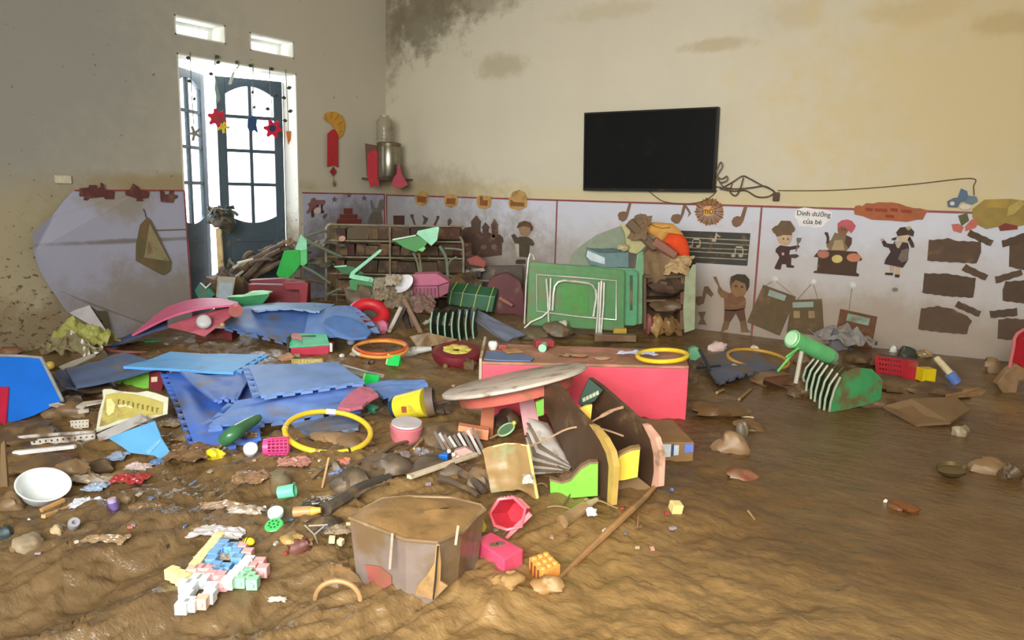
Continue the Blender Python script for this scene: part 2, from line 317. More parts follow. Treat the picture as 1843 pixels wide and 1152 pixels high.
def mudmat():
    m = bpy.data.materials.new('mud_mat'); m.use_nodes = True; n = m.node_tree.nodes; L = m.node_tree.links; p = n['Principled BSDF']
    g = n.new('ShaderNodeNewGeometry')
    def noise(sc, det, st=(1, 1, 1), rot=0):
        mp = n.new('ShaderNodeMapping'); mp.inputs['Scale'].default_value = st; mp.inputs['Rotation'].default_value = (0, 0, rot); L.new(g.outputs['Position'], mp.inputs[0])
        q = n.new('ShaderNodeTexNoise'); q.inputs['Scale'].default_value = sc; q.inputs['Detail'].default_value = det; q.inputs['Roughness'].default_value = .6; L.new(mp.outputs[0], q.inputs['Vector']); return q.outputs[0]
    a = noise(.9, 5); r = n.new('ShaderNodeValToRGB'); e = r.color_ramp.elements; e[0].position = .32; e[0].color = lin((92, 70, 41))+(1,); e[1].position = .68; e[1].color = lin((150, 121, 78))+(1,); L.new(a, r.inputs[0])
    b = noise(9, 6, (.5, 1.4, 1), -AZ-.76); r2 = n.new('ShaderNodeValToRGB'); e = r2.color_ramp.elements; e[0].position = .35; e[0].color = (.62, .6, .57, 1); e[1].position = .62; e[1].color = (1, 1, 1, 1); L.new(b, r2.inputs[0])
    mx = n.new('ShaderNodeMix'); mx.data_type = 'RGBA'; mx.blend_type = 'MULTIPLY'; mx.inputs[0].default_value = .75; 
    def patch(col, px, py, rad, c, st):
        q = atz(px, py); cb = n.new('ShaderNodeVectorMath'); cb.operation = 'DISTANCE'; L.new(g.outputs['Position'], cb.inputs[0]); cb.inputs[1].default_value = (float(q[0]), float(q[1]), 0)
        ad = n.new('ShaderNodeMath'); ad.operation = 'MULTIPLY_ADD'; L.new(a, ad.inputs[0]); ad.inputs[1].default_value = rad*1.1; ad.inputs[2].default_value = -rad*.55; a2 = n.new('ShaderNodeMath'); L.new(cb.outputs['Value'], a2.inputs[0]); L.new(ad.outputs[0], a2.inputs[1])
        mr = n.new('ShaderNodeMapRange'); mr.interpolation_type = 'SMOOTHSTEP'; L.new(a2.outputs[0], mr.inputs[0]); mr.inputs[1].default_value = rad; mr.inputs[2].default_value = rad*.15; mr.inputs[3].default_value = 0; mr.inputs[4].default_value = st
        m2 = n.new('ShaderNodeMix'); m2.data_type = 'RGBA'; L.new(mr.outputs[0], m2.inputs[0]); L.new(col, m2.inputs[6]); m2.inputs[7].default_value = lin(c)+(1,); return m2.outputs[2]
    base = patch(r.outputs[0], 1500, 820, 2.4, (104, 76, 42), .85)      # dark silt on the open floor
    base = patch(base, 980, 1140, 1.15, (158, 126, 79), .8)            # light falling on the near mud is put into this paler colour
    base = patch(base, 150, 1080, 1.3, (114, 94, 68), .6)            # greyer mud
    L.new(base, mx.inputs[6]); L.new(r2.outputs[0], mx.inputs[7]); L.new(mx.outputs[2], p.inputs['Base Color'])
    ro = n.new('ShaderNodeMapRange'); L.new(noise(2.2, 5), ro.inputs[0]); ro.inputs[1].default_value = .35; ro.inputs[2].default_value = .65; ro.inputs[3].default_value = .13; ro.inputs[4].default_value = .48; L.new(ro.outputs[0], p.inputs['Roughness'])
    bp = n.new('ShaderNodeBump'); bp.inputs['Strength'].default_value = .7; bp.inputs['Distance'].default_value = .014; L.new(noise(22, 5, (.6, 1.3, 1), -AZ-.76), bp.inputs['Height']); L.new(bp.outputs[0], p.inputs['Normal'])
    p.inputs['Specular IOR Level'].default_value = .5; return m
mud = build_mud(); mud.data.materials.append(mudmat())
# ---- double door, both leaves pushed outwards
mDoor = M((50, 68, 80), .1, .5, bump=.15, mudc=(96, 92, 80)); mGlass = M((215, 235, 240), .06, .05, alpha=.16)
def leaf(num, hinge, ang, sgn):
    d = Vector((-math.sin(ang), sgn*math.cos(ang), 0)); nrm = Vector((0, 0, 1)).cross(d); Wd = .615
    w0 = Vector((hinge[0], hinge[1], 0)); Q = lambda u, z, t=0: w0+d*u+Vector((0, 0, z))+nrm*t
    root = T('door_%d' % num, '', '', w0); del root['label']; del root['category']; root['kind'] = 'structure'
    def bar(name, u0, u1, z0, z1, th=.04, mat=mDoor):
        m = MB(); m.add([Q(u, z, t) for u in (u0, u1) for z in (z0, z1) for t in (-th/2, th/2)], [(0, 1, 3, 2), (4, 6, 7, 5), (0, 4, 5, 1), (2, 3, 7, 6), (0, 2, 6, 4), (1, 5, 7, 3)]); return ob(name, m, mat, root, bev=.004)
    bar('stile', 0, .085, -.28, 2.14); bar('stile', Wd-.085, Wd, -.28, 2.14)
    # arched top rail and wavy lower panel edge
    wav = lambda u: math.sin(math.pi*(u-.085)/(Wd-.17))
    us = [.085+(Wd-.17)*i/16 for i in range(17)]
    m = MB(); m.prism([Q(u, 2.14, -.02) for u in us]+[Q(u, 1.985+.085*wav(u)**.9, -.02) for u in us[::-1]], nrm*.04); ob('top_rail', m, mDoor, root)
    m = MB(); m.prism([Q(u, .25, -.02) for u in us]+[Q(u, .83-.065*wav(u)**.9, -.02) for u in us[::-1]], nrm*.04); ob('lower_panel', m, mDoor, root)
    bar('lower_panel', .085, Wd-.085, -.28, .25, .036); bar('panel_mould', .13, Wd-.13, .58, .61, .055); bar('panel_mould', .13, Wd-.13, .30, .33, .055)
    c = Wd/2; zs = [.80, 1.14, 1.46, 1.78, 2.06]
    bar('muntin', c-.016, c+.016, .76, 2.07, .034)
    for z in zs[1:4]: bar('muntin', .085, Wd-.085, z-.016, z+.016, .034)
    for (u0, u1) in ((.085, c-.016), (c+.016, Wd-.085)):
        for j in range(4):
            m = MB(); m.add([Q(u, z, t) for u in (u0, u1) for z in (zs[j]-(.06 if j == 0 else -.016), zs[j+1]-(.016 if j < 3 else -.02)) for t in (-.003, .003)], [(0, 1, 3, 2), (4, 6, 7, 5), (0, 4, 5, 1), (2, 3, 7, 6), (0, 2, 6, 4), (1, 5, 7, 3)]); ob('pane', m, mGlass, root)
    return root
leaf(1, (-.20, DY0+.02), math.radians(30), 1); leaf(2, (-.20, DY1-.02), math.radians(26), -1)
# ================================================================== THINGS ON THE WALLS
def Zm(x0, y0, s): return lambda pts: [(x0+a/s, y0+b/s) for a, b in pts]
def ell(cx, cy, rx, ry, n=20, rag=0.0): return [(cx+(rx*(1+rag*rnd.uniform(-1, 1)))*math.cos(2*math.pi*k/n), cy+(ry*(1+rag*rnd.uniform(-1, 1)))*math.sin(2*math.pi*k/n)) for k in range(n)]
def onwall(wall, px, py, off): return onback(px, py, off) if wall == 'B' else onleft(px, py, off)
def wvec(wall): return (0, -1, 0) if wall == 'B' else (1, 0, 0)
def wprism(wall, poly, off, th):
    m = MB(); m.prism([onwall(wall, x, y, off) for x, y in poly], Vector(wvec(wall))*th); return m
OFF0 = .009; SUBP = {'eye': 'face', 'button': 'body', 'castle_window': 'castle_wall', 'badge_print': 'badge', 'cloud_print': 'cloud', 'hat_bow': 'hat', 'apron': 'body', 'sash': 'body'}
def cut(name, label, cat, wall, parts, group=None, off=OFF0, mud=.3):
    """flat foam or card cut-out on a wall; parts = [(part name, pixel outline, colour, layer)]"""
    if len(parts) == 1:
        pn, poly, col, ly = parts[0]; return one(name, label, cat, wprism(wall, poly, off+ly*.004, .006), M(col, mud, .8), group)
    allp = [p for q in parts for p in q[1]]; cx = sum(p[0] for p in allp)/len(allp); by = max(p[1] for p in allp)
    root = T(name, label, cat, onwall(wall, cx, by, off), group)
    made = {}
    for pn, poly, col, ly in sorted(parts, key=lambda q: q[0] in SUBP): made[pn] = ob(pn, wprism(wall, poly, off+ly*.004, .006), M(col, mud, .8), made.get(SUBP.get(pn), root))
    return root
def text3(txt, size, wall, px, py, off, rot, mat, parent, name='lettering'):
    cu = bpy.data.curves.new(name, 'FONT'); cu.body = txt; cu.size = size; cu.align_x = 'CENTER'; cu.align_y = 'CENTER'; cu.extrude = .0012; cu.offset = size*.007
    o = bpy.data.objects.new(name, cu); COL.objects.link(o); bpy.context.view_layer.update()
    me = bpy.data.meshes.new_from_object(o.evaluated_get(bpy.context.evaluated_depsgraph_get())); bpy.data.objects.remove(o)
    p = onwall(wall, px, py, off)
    if wall == 'B': A = Matrix.Rotation(math.radians(90), 4, 'X')
    elif wall == 'L': A = Matrix.Rotation(math.radians(90), 4, 'Z') @ Matrix.Rotation(math.radians(90), 4, 'X')
    else: A = wall; p = (px, py, off)
    A = Matrix.Translation([float(c) for c in p]) @ A @ Matrix.Rotation(math.radians(rot), 4, 'Z')
    me.transform(A); me.transform(Matrix.Translation([-c for c in parent['_w']])); me.materials.append(mat)
    o = bpy.data.objects.new(name, me); COL.objects.link(o); o.parent = parent; o['_w'] = list(parent['_w']); return o
# ---- printed vinyl panels of the wainscot with their red edging strips
mVin = wallmat((208, 210, 222), 'x', [(3, .10, 30, .40, (132, 108, 74), .75, .8), (3, .42, 30, .5, (174, 160, 142), .5, 1.0), (.3, .7, 1.7, .6, (134, 128, 122), .6, 1.2), (1.5, .3, 1.6, .5, (120, 104, 80), .55, 1.0)], rough=.5)
mVinL = wallmat((176, 179, 202), 'y', [(-.6, .5, .8, .55, (104, 94, 80), .75, 1.2), (-2.6, .15, 1.2, .4, (140, 128, 104), .7, 1.2), (-2.9, .66, .9, .025, (110, 100, 84), .7, .9), (-3.0, 1.0, .35, .2, (150, 140, 112), .7, 1.2)], rough=.5)
mRed = M((140, 62, 70), .3, .6)
def panelB(label, x0, x1, right_edge):
    z1 = 1.062; m = MB().box(((x0+x1)/2, -.006, (z1-.25)/2), (x1-x0-.006, .005, z1+.25))
    r = T('vinyl_banner', label, 'banner', ((x0+x1)/2, -.002, -.25)); ob('vinyl_sheet', m, mVin, r)
    ob('edging_strip', MB().box(((x0+x1)/2, -.0075, z1), (x1-x0, .010, .016)), mRed, r); ob('edging_strip', MB().box((x0+.006, -.0075, (z1-.25)/2), (.012, .009, z1+.24)), mRed, r)
    return r
panelB('pale vinyl wall panel in the corner carrying the castle cut-out', .012, 2.262, 0)
panelB('pale vinyl wall panel under the television with the music notes', 2.264, 4.205, 0)
panelB('pale lavender vinyl wall panel with the chef and the foam slabs', 4.207, 7.3, 1)
r = T('vinyl_banner', 'dirty vinyl wall panel between the door and the room corner', 'banner', (.003, -.59, -.2))
ob('vinyl_sheet', MB().box((.006, -.61, .43), (.005, 1.13, 1.27)), mVinL, r); ob('edging_strip', MB().box((.0075, -.61, 1.07), (.010, 1.14, .014)), mRed, r); ob('edging_strip', MB().box((.0075, -.04, .43), (.010, .012, 1.27)), mRed, r)
# the panel on the other side of the door has come loose and curls away at one side
zl = Zm(0, 290, 3.49)
out = zl([(455, 190), (640, 178), (900, 183), (1152, 186), (1165, 300), (1190, 600), (1208, 1020), (1208, 1130), (700, 1110), (640, 960), (560, 905), (425, 955), (310, 790), (248, 690), (212, 570), (203, 452), (330, 340), (400, 250)])
r = T('vinyl_banner', 'loose lavender vinyl panel curling off the wall beside the door', 'banner', onleft(200, 600, .01))
m = MB(); pts = []
for (x, y) in out:
    k = max(0, (150-x)/95); pts.append(onleft(x, y, .012+.13*k*k+.05*max(0, (y-480)/120)*(1 if x < 190 else .2)))
m.prism(pts, (.004, 0, 0)); ob('vinyl_sheet', m, mVinL, r)
ob('edging_strip', wprism('L', zl([(470, 180), (900, 178), (1152, 181), (1152, 189), (900, 188), (470, 190)]), .022, .005), mRed, r)
ob('edging_strip', wprism('L', zl([(1152, 186), (1160, 186), (1216, 1020), (1208, 1020)]), .022, .005), mRed, r)
fl = MB(); fl.prism([onleft(x, y, o_) for (x, y), o_ in zip(zl([(430, 950), (560, 905), (690, 1100)]), (.05, .07, .11))], (.004, 0, 0)); ob('torn_flap', fl, M((206, 202, 208), .1, .6), r)
ob('dark_tape', wprism('L', zl([(590, 940), (668, 940), (690, 1040), (692, 1115), (645, 1010)]), .085, .004), M((82, 78, 58), .3, .7), r)
ob('fold_line', wprism('L', zl([(205, 452), (455, 448), (730, 438), (1175, 425), (1175, 433), (730, 450), (450, 462), (205, 462)]), .0185, .003), M((112, 104, 92), .5, .8), r)
# ---- stickers: by the corner on the door wall
zc = Zm(540, 330, 7.68); BR = (112, 52, 44)
cut('wreath_cutout', 'pinkish brown bear and wreath cut-out by the door jamb', 'wall decoration', 'L', [
    ('wreath', zc([(150, 220), (190, 195), (230, 230), (340, 230), (350, 265), (320, 310), (300, 290), (250, 295), (190, 330), (150, 370), (140, 400), (90, 420), (90, 390), (130, 340), (105, 280), (140, 262)]), (126, 84, 84), 0),
    ('bow', zc([(150, 400), (165, 350), (200, 310), (255, 290), (255, 320), (205, 345), (180, 380), (195, 460), (160, 475)]), (70, 40, 36), 1),
    ('bow', zc([(285, 292), (305, 292), (310, 370), (335, 390), (315, 418), (280, 408), (292, 350)]), (58, 28, 28), 1),
    ('face', zc(ell(235, 378, 50, 48)), (196, 182, 176), 1), ('leaf', zc([(310, 460), (340, 420), (375, 420), (360, 460), (325, 495)]), (82, 88, 74), 1)])
def star(cx, cy, r, a=-90): return [(cx+(r if k % 2 == 0 else r*.42)*math.cos(math.radians(a+36*k)), cy+(r if k % 2 == 0 else r*.42)*math.sin(math.radians(a+36*k))) for k in range(10)]
for lab, cx, cy, rr in (('brown star sticker nearest the bear wreath', 475, 222, 48), ('middle brown star sticker touching the red edging', 675, 165, 38), ('brown star sticker above the grey rabbit', 885, 205, 42)):
    cut('star_sticker', lab, 'wall decoration', 'L', [('star', zc(star(cx, cy, rr)), (112, 92, 92), 0)], 'star stickers in the corner')
st = [[(605, 345), (722, 345), (722, 425), (605, 425)], [(545, 428), (665, 428), (665, 490), (545, 490)], [(669, 428), (790, 428), (790, 490), (669, 490)], [(520, 494), (685, 494), (685, 556), (500, 556)], [(690, 494), (850, 494), (845, 556), (690, 556)]]
cut('block_cutout', 'stepped red block pyramid cut-out on the corner panel', 'wall decoration', 'L', [('block', zc(q), BR, 0) for q in st], mud=.1)
cut('rabbit_cutout', 'grey rabbit cut-out right beside the room corner', 'wall decoration', 'L', [
    ('body', zc([(935, 560), (950, 480), (975, 420), (1010, 392), (1120, 395), (1145, 560)]), (102, 98, 92), 0),
    ('ear', zc([(1000, 395), (972, 300), (968, 240), (990, 228), (1004, 270), (1030, 340), (1070, 345), (1095, 240), (1130, 215), (1165, 245), (1160, 335), (1120, 398)]), (120, 114, 108), 1)])
# brown toy silhouettes along the top of the loose panel
TS = [[(500, 170), (555, 165), (560, 150), (605, 150), (610, 172), (630, 165), (630, 135), (645, 140), (660, 180), (718, 190), (715, 240), (660, 240), (650, 225), (560, 235), (550, 250), (520, 245), (530, 225), (498, 220)],
      [(785, 185), (815, 180), (835, 140), (870, 165), (880, 185), (935, 190), (930, 230), (890, 235), (900, 252), (855, 250), (860, 235), (790, 215)],
      [(1003, 185), (1030, 192), (1035, 212), (1062, 206), (1065, 185), (1090, 185), (1090, 210), (1115, 215), (1110, 232), (1092, 236), (1085, 262), (1010, 255)]]
for lab, q in zip(('dark red train silhouette farthest from the door on the loose panel', 'dark red duck-like silhouette in the middle of the loose panel', 'dark red truck silhouette next to the door on the loose panel'), TS):
    cut('toy_silhouette', lab, 'wall decoration', 'L', [('shape', zl(q), (96, 52, 50), 0)], 'toy silhouettes on the loose panel', off=.03)
sw = MB().box(tuple(onleft(113, 323, .012)), (.024, .115, .06)); r = T('switch_plate', 'cream electric switch plate on the door wall above the loose panel', 'switch', onleft(113, 332, 0))
ob('plate', sw, M((206, 200, 176), .12, .5), r, bev=.004)
for k in (-1, 1): p = onleft(113, 323, .026); ob('rocker', MB().box((p[0], p[1]+k*.022, p[2]), (.006, .03, .04)), M((214, 208, 188), .1, .4), r)
# hanging pouch on the loose panel
r = T('hanging_pouch', 'khaki triangular cloth pouch hanging by a cord on the loose panel', 'pouch', onleft(275, 495, .03))
ob('pouch_back', wprism('L', zl([(905, 372), (925, 355), (942, 372), (1070, 635), (1060, 690), (1020, 715), (845, 625), (850, 520), (880, 400)]), .03, .018), M((104, 96, 68), .4, .9), r)
ob('pouch_front', wprism('L', zl([(940, 395), (1062, 628), (905, 606), (930, 450)]), .049, .006), M((150, 140, 108), .3, .9), r)
ob('hook', MB().tube([onleft(*q, .03) for q in zl([(900, 300), (912, 325), (915, 345), (922, 362)])], .004), M((70, 66, 56), 0, .6), r)
# ---- back wall, corner panel
zp = Zm(690, 340, 8.23); zq = Zm(730, 330, 7.09); DK = (84, 62, 50)
cut('square_cutout', 'plain dark brown square cut-out near the corner above the rack', 'wall decoration', 'B', [('square', zp([(150, 395), (315, 395), (312, 550), (158, 545)]), (78, 50, 44), 0)], mud=.1)
for lab, q in zip(('thin spoon-shaped cut-out next to the brown square', 'flag-shaped cut-out, second from the brown square', 'slanting mallet-shaped cut-out, third from the brown square', 'brush-shaped cut-out, nearest the castle'),
    ([(400, 380), (450, 375), (450, 430), (480, 530), (460, 540), (425, 440), (405, 420)], [(580, 390), (665, 435), (655, 470), (625, 520), (585, 525), (605, 450)], [(795, 400), (832, 400), (825, 440), (775, 545), (740, 545), (785, 450)], [(985, 435), (1015, 470), (1005, 510), (980, 540), (975, 605), (930, 610), (930, 575), (960, 540), (955, 470)])):
    cut('tool_cutout', lab, 'wall decoration', 'B', [('tool', zp(q), (84, 72, 62), 0)], 'tool cut-outs near the corner')
LN = [[(125, 160), (175, 140), (170, 100), (215, 95), (260, 110), (285, 150), (290, 210), (260, 270), (210, 290), (140, 265), (120, 210)], [(500, 165), (580, 130), (660, 165), (670, 220), (650, 290), (580, 310), (510, 290), (495, 230)],
      [(910, 180), (950, 150), (1090, 165), (1095, 260), (1070, 310), (1000, 330), (930, 310), (910, 250)], [(1325, 185), (1345, 170), (1370, 110), (1450, 85), (1520, 115), (1550, 190), (1545, 300), (1450, 345), (1340, 320), (1315, 260)]]
LI = [[(150, 165), (270, 170), (260, 245), (150, 240)], [(530, 190), (640, 190), (635, 265), (520, 265)], [(950, 165), (985, 165), (990, 215), (1050, 215), (1045, 290), (950, 280)], [(1340, 205), (1390, 240), (1515, 245), (1515, 295), (1340, 290)]]
for lab, a, b in zip(('first yellow fruit badge from the room corner', 'second yellow fruit badge from the room corner', 'third yellow fruit badge from the room corner', 'fourth and largest yellow fruit badge, above the helmeted boy'), LN, LI):
    cut('fruit_badge', lab, 'wall decoration', 'B', [('badge', zq(a), (184, 146, 84), 1), ('badge_print', zq(b), (134, 78, 36), 2)], 'yellow badges along the red edging')
cs = [('castle_wall', [(678, 632), (720, 612), (760, 565), (830, 555), (945, 590), (970, 632), (1070, 627), (1090, 640), (1200, 652), (1240, 690), (1252, 745), (1230, 762), (1228, 915), (1000, 945), (725, 890), (722, 650), (690, 652)], (82, 60, 50), 0),
      ('tower', [(838, 490), (962, 490), (950, 640), (850, 640)], (88, 68, 56), 1), ('tower_roof', [(834, 492), (905, 408), (966, 490)], (92, 74, 62), 2), ('tower', [(985, 570), (1062, 570), (1055, 680), (988, 680)], (86, 62, 52), 1), ('tower_roof', [(966, 574), (1020, 498), (1082, 570)], (92, 68, 56), 2),
      ('tower', [(1095, 535), (1178, 535), (1178, 690), (1110, 690)], (92, 64, 52), 1), ('tower_roof', [(1088, 538), (1133, 452), (1184, 536)], (100, 66, 54), 2)]
for (x, y, a, b) in ((780, 800, 22, 22), (1000, 815, 40, 30), (1130, 810, 34, 34), (1120, 690, 30, 36)): cs.append(('castle_window', ell(x, y, a, b, 12), (118, 94, 78), 1))
cut('castle_cutout', 'dark brown castle cut-out with three pointed towers', 'wall decoration', 'B', [(a, zq(b), c, d) for a, b, c, d in cs])
cut('soldier_cutout', 'brown cut-out of a boy in a round helmet and dark uniform', 'wall decoration', 'B', [(a, zq(b), c, d) for a, b, c, d in (
    ('body', [(1350, 660), (1390, 645), (1430, 695), (1470, 680), (1560, 685), (1620, 720), (1645, 770), (1630, 800), (1585, 790), (1580, 870), (1560, 945), (1455, 935), (1450, 770), (1400, 770), (1370, 710)], (76, 66, 50), 0),
    ('face', [(1440, 570), (1500, 540), (1590, 555), (1600, 605), (1580, 650), (1520, 682), (1470, 657)], (150, 122, 92), 1), ('helmet', [(1418, 572), (1450, 505), (1520, 475), (1590, 500), (1627, 560), (1617, 607), (1597, 602), (1588, 562), (1500, 545), (1450, 562)], (92, 66, 44), 2),
    ('arm', [(1400, 772), (1450, 772), (1452, 935), (1425, 935)], (188, 178, 164), 0), ('boots', [(1410, 980), (1455, 968), (1530, 975), (1530, 1032), (1410, 1028)], (62, 58, 48), 0))])
# ---- back wall, music panel
zn = Zm(1100, 350, 6.58); NB = (124, 94, 72)
for lab, q in zip(('brown music note behind the fallen grey-green board', 'brown music note with a hooked tail left of the paper flower', 'brown music note between the paper flower and the red divider'),
    ([(80, 245), (100, 210), (150, 200), (180, 208), (212, 100), (243, 98), (200, 255), (180, 300), (140, 325), (95, 300)], [(708, 285), (730, 242), (790, 230), (825, 243), (857, 118), (882, 118), (930, 185), (946, 225), (910, 268), (922, 222), (880, 152), (862, 230), (835, 290), (800, 345), (760, 347), (715, 312)],
     [(1428, 320), (1450, 275), (1490, 255), (1535, 263), (1577, 140), (1615, 140), (1600, 200), (1565, 320), (1530, 370), (1480, 390), (1440, 366)])):
    if 'hooked' in lab: lab = 'brown music note with a hooked tail beside the round paper flower'
    cut('music_note', lab, 'wall decoration', 'B', [('note', zn(q), NB, 0)], 'brown music notes', mud=.15)
cut('music_note', 'small brown music note beside the dancing boy', 'wall decoration', 'B', [('note', Zm(1220, 340, 4.115)([(135, 800), (165, 793), (180, 800), (197, 722), (225, 722), (265, 780), (248, 802), (212, 770), (190, 850), (150, 866), (133, 840)]), (104, 80, 62), 0)], 'brown music notes', mud=.15)
cut('bow_cutout', 'brown hourglass bow below the small music note', 'wall decoration', 'B', [('bow', Zm(1220, 340, 4.115)([(150, 912), (207, 908), (190, 960), (213, 1006), (150, 1002), (172, 960)]), (98, 84, 62), 0)])
fr = T('paper_flower', 'frilly round brown paper flower with a lettered yellow centre', 'wall decoration', onback(*zn([(1165, 345)])[0], .01))
for k in range(28):
    a = 2*math.pi*k/28; c0 = (1165, 205); q = [(c0[0]+rr*math.cos(a+da)*1.06, c0[1]+rr*math.sin(a+da)) for rr, da in ((40, 0), (150, -.10), (158+8*(k % 3), 0), (150, .10))]
    ob('petal', wprism('B', zn(q), .010+.004*(k % 2), .005), M((150, 106, 66) if k % 2 else (130, 88, 52), .1, .9), fr)
ob('flower_centre', wprism('B', zn(ell(1158, 198, 74, 62)), .02, .006), M((214, 164, 92), .1, .8), fr)
pc = zn([(1158, 198)])[0]; text3('mới', .075, 'B', pc[0], pc[1], .0285, 0, M((110, 70, 36), 0, .8), fr)
sp = T('music_stave', 'black music stave poster with cream lines and notes', 'poster', onback(*zn([(1200, 845)])[0], .01))
ob('poster_board', wprism('B', zn([(760, 425), (1650, 460), (1612, 845), (1005, 808), (960, 960), (760, 940)]), .009, .005), M((56, 54, 46), .25, .6), sp)
for (x0, y0, x1, y1) in ((850, 508, 1640, 545), (850, 560, 1630, 600), (850, 628, 1622, 655), (850, 670, 1618, 706), (850, 735, 1606, 772)):
    ob('stave_line', wprism('B', zn([(x0, y0-5), (x1, y1-5), (x1, y1+6), (x0, y0+6)]), .014, .003), M((164, 156, 134), .35, .8), sp)
def pair(x, y, w, h, s=1):
    q = []
    for dx in (0, w): q.append(ell(x+dx-16*s, y+h, 24*s, 16*s, 12)); q.append([(x+dx-2, y+h), (x+dx+10, y+h), (x+dx+14, y), (x+dx+2, y)])
    q.append([(x+2, y-4), (x+w+16, y+2), (x+w+14, y+22), (x, y+18)]); return q
for q in pair(960, 520, 88, 95)+pair(1465, 615, 90, 110, 1.2): ob('note', wprism('B', zn(q), .018, .003), M((170, 160, 136), .2, .8), sp)
for q in ([(1240, 455), (1258, 455), (1255, 470), (1300, 500), (1285, 510), (1255, 492), (1240, 560), (1195, 562), (1190, 535), (1225, 520)],): ob('note', wprism('B', zn(q), .018, .003), M((170, 160, 136), .2, .8), sp)
zb = Zm(1220, 340, 4.115)
cut('dancing_boy_cutout', 'brown cut-out of a dark-haired boy raising one arm', 'wall decoration', 'B', [(a, zb(b), c, d) for a, b, c, d in (
    ('leg', [(345, 965), (392, 970), (370, 1040), (320, 1062), (330, 1020)], (112, 86, 58), 0), ('leg', [(460, 970), (503, 965), (517, 1040), (542, 1062), (470, 1062)], (112, 86, 58), 0),
    ('shirt', [(340, 780), (400, 768), (480, 788), (500, 812), (500, 885), (430, 905), (345, 900), (345, 830)], (116, 80, 56), 1), ('shorts', [(348, 895), (440, 895), (492, 882), (503, 972), (460, 982), (430, 920), (390, 982), (343, 975)], (90, 62, 46), 1),
    ('arm', [(263, 650), (285, 650), (310, 720), (332, 750), (375, 770), (370, 812), (320, 802), (295, 762), (300, 720), (270, 672)], (120, 88, 62), 2), ('arm', [(440, 860), (500, 820), (505, 850), (440, 885), (380, 870), (385, 850)], (124, 92, 64), 3),
    ('face', [(388, 700), (420, 672), (470, 675), (505, 700), (515, 742), (490, 790), (430, 803), (395, 762)], (134, 100, 68), 2), ('hair', [(385, 700), (393, 650), (440, 630), (500, 635), (530, 670), (530, 720), (512, 760), (500, 702), (430, 672), (400, 702), (393, 742)], (62, 52, 38), 3),
    ('eye', ell(432, 720, 10, 8, 8), (70, 50, 36), 3), ('eye', ell(476, 725, 10, 8, 8), (70, 50, 36), 3))], mud=.2)
# ---- back wall, nutrition panel
zk = Zm(1380, 360, 8.23)
bub = T('sign_bubble', 'white cloud-shaped sign with black lettering under the red edging', 'sign', onback(*zk([(690, 405)])[0], .01))
ob('sign_card', wprism('B', zk([(420, 180), (470, 130), (560, 110), (700, 130), (860, 140), (975, 190), (965, 270), (885, 335), (830, 400), (700, 415), (590, 395), (480, 390), (455, 300), (415, 245)]), .009, .005), M((222, 220, 220), .05, .6), bub)
inkm = M((58, 56, 60), 0, .7)
a = zk([(692, 208), (675, 325)]); text3('Dinh dưỡng', .052, 'B', a[0][0], a[0][1], .016, -1.5, inkm, bub); text3('của bé', .052, 'B', a[1][0], a[1][1], .016, 0, inkm, bub)
cut('chef_cutout', 'brown cut-out of a little chef in a tall hat holding a spatula', 'wall decoration', 'B', [(p, zk(b), c, d) for p, b, c, d in (
    ('body', [(140, 720), (200, 670), (300, 685), (345, 690), (470, 668), (492, 690), (450, 722), (345, 742), (335, 800), (365, 860), (360, 960), (412, 980), (400, 1004), (300, 1000), (285, 950), (225, 950), (205, 1032), (125, 1022), (118, 1000), (155, 920), (190, 850), (168, 800), (132, 770)], (70, 46, 42), 0),
    ('sash', [(335, 808), (440, 800), (483, 830), (430, 862), (350, 852)], (74, 58, 52), 1), ('face', [(150, 570), (245, 510), (378, 515), (372, 570), (350, 632), (300, 672), (240, 667), (178, 632)], (188, 158, 126), 1),
    ('chef_hat', [(75, 430), (120, 390), (170, 370), (215, 305), (350, 310), (385, 365), (420, 420), (410, 465), (370, 490), (375, 522), (250, 515), (150, 545), (128, 500), (95, 480)], (104, 84, 62), 2),
    ('spatula', [(443, 560), (517, 560), (502, 612), (470, 645), (442, 765), (428, 760), (455, 642), (443, 602)], (110, 100, 90), 1), ('eye', ell(250, 575, 10, 14, 8), (70, 50, 40), 2), ('eye', ell(315, 578, 10, 14, 8), (70, 50, 40), 2), ('button', ell(243, 798, 22, 24, 10), (180, 150, 130), 1))], mud=.12)
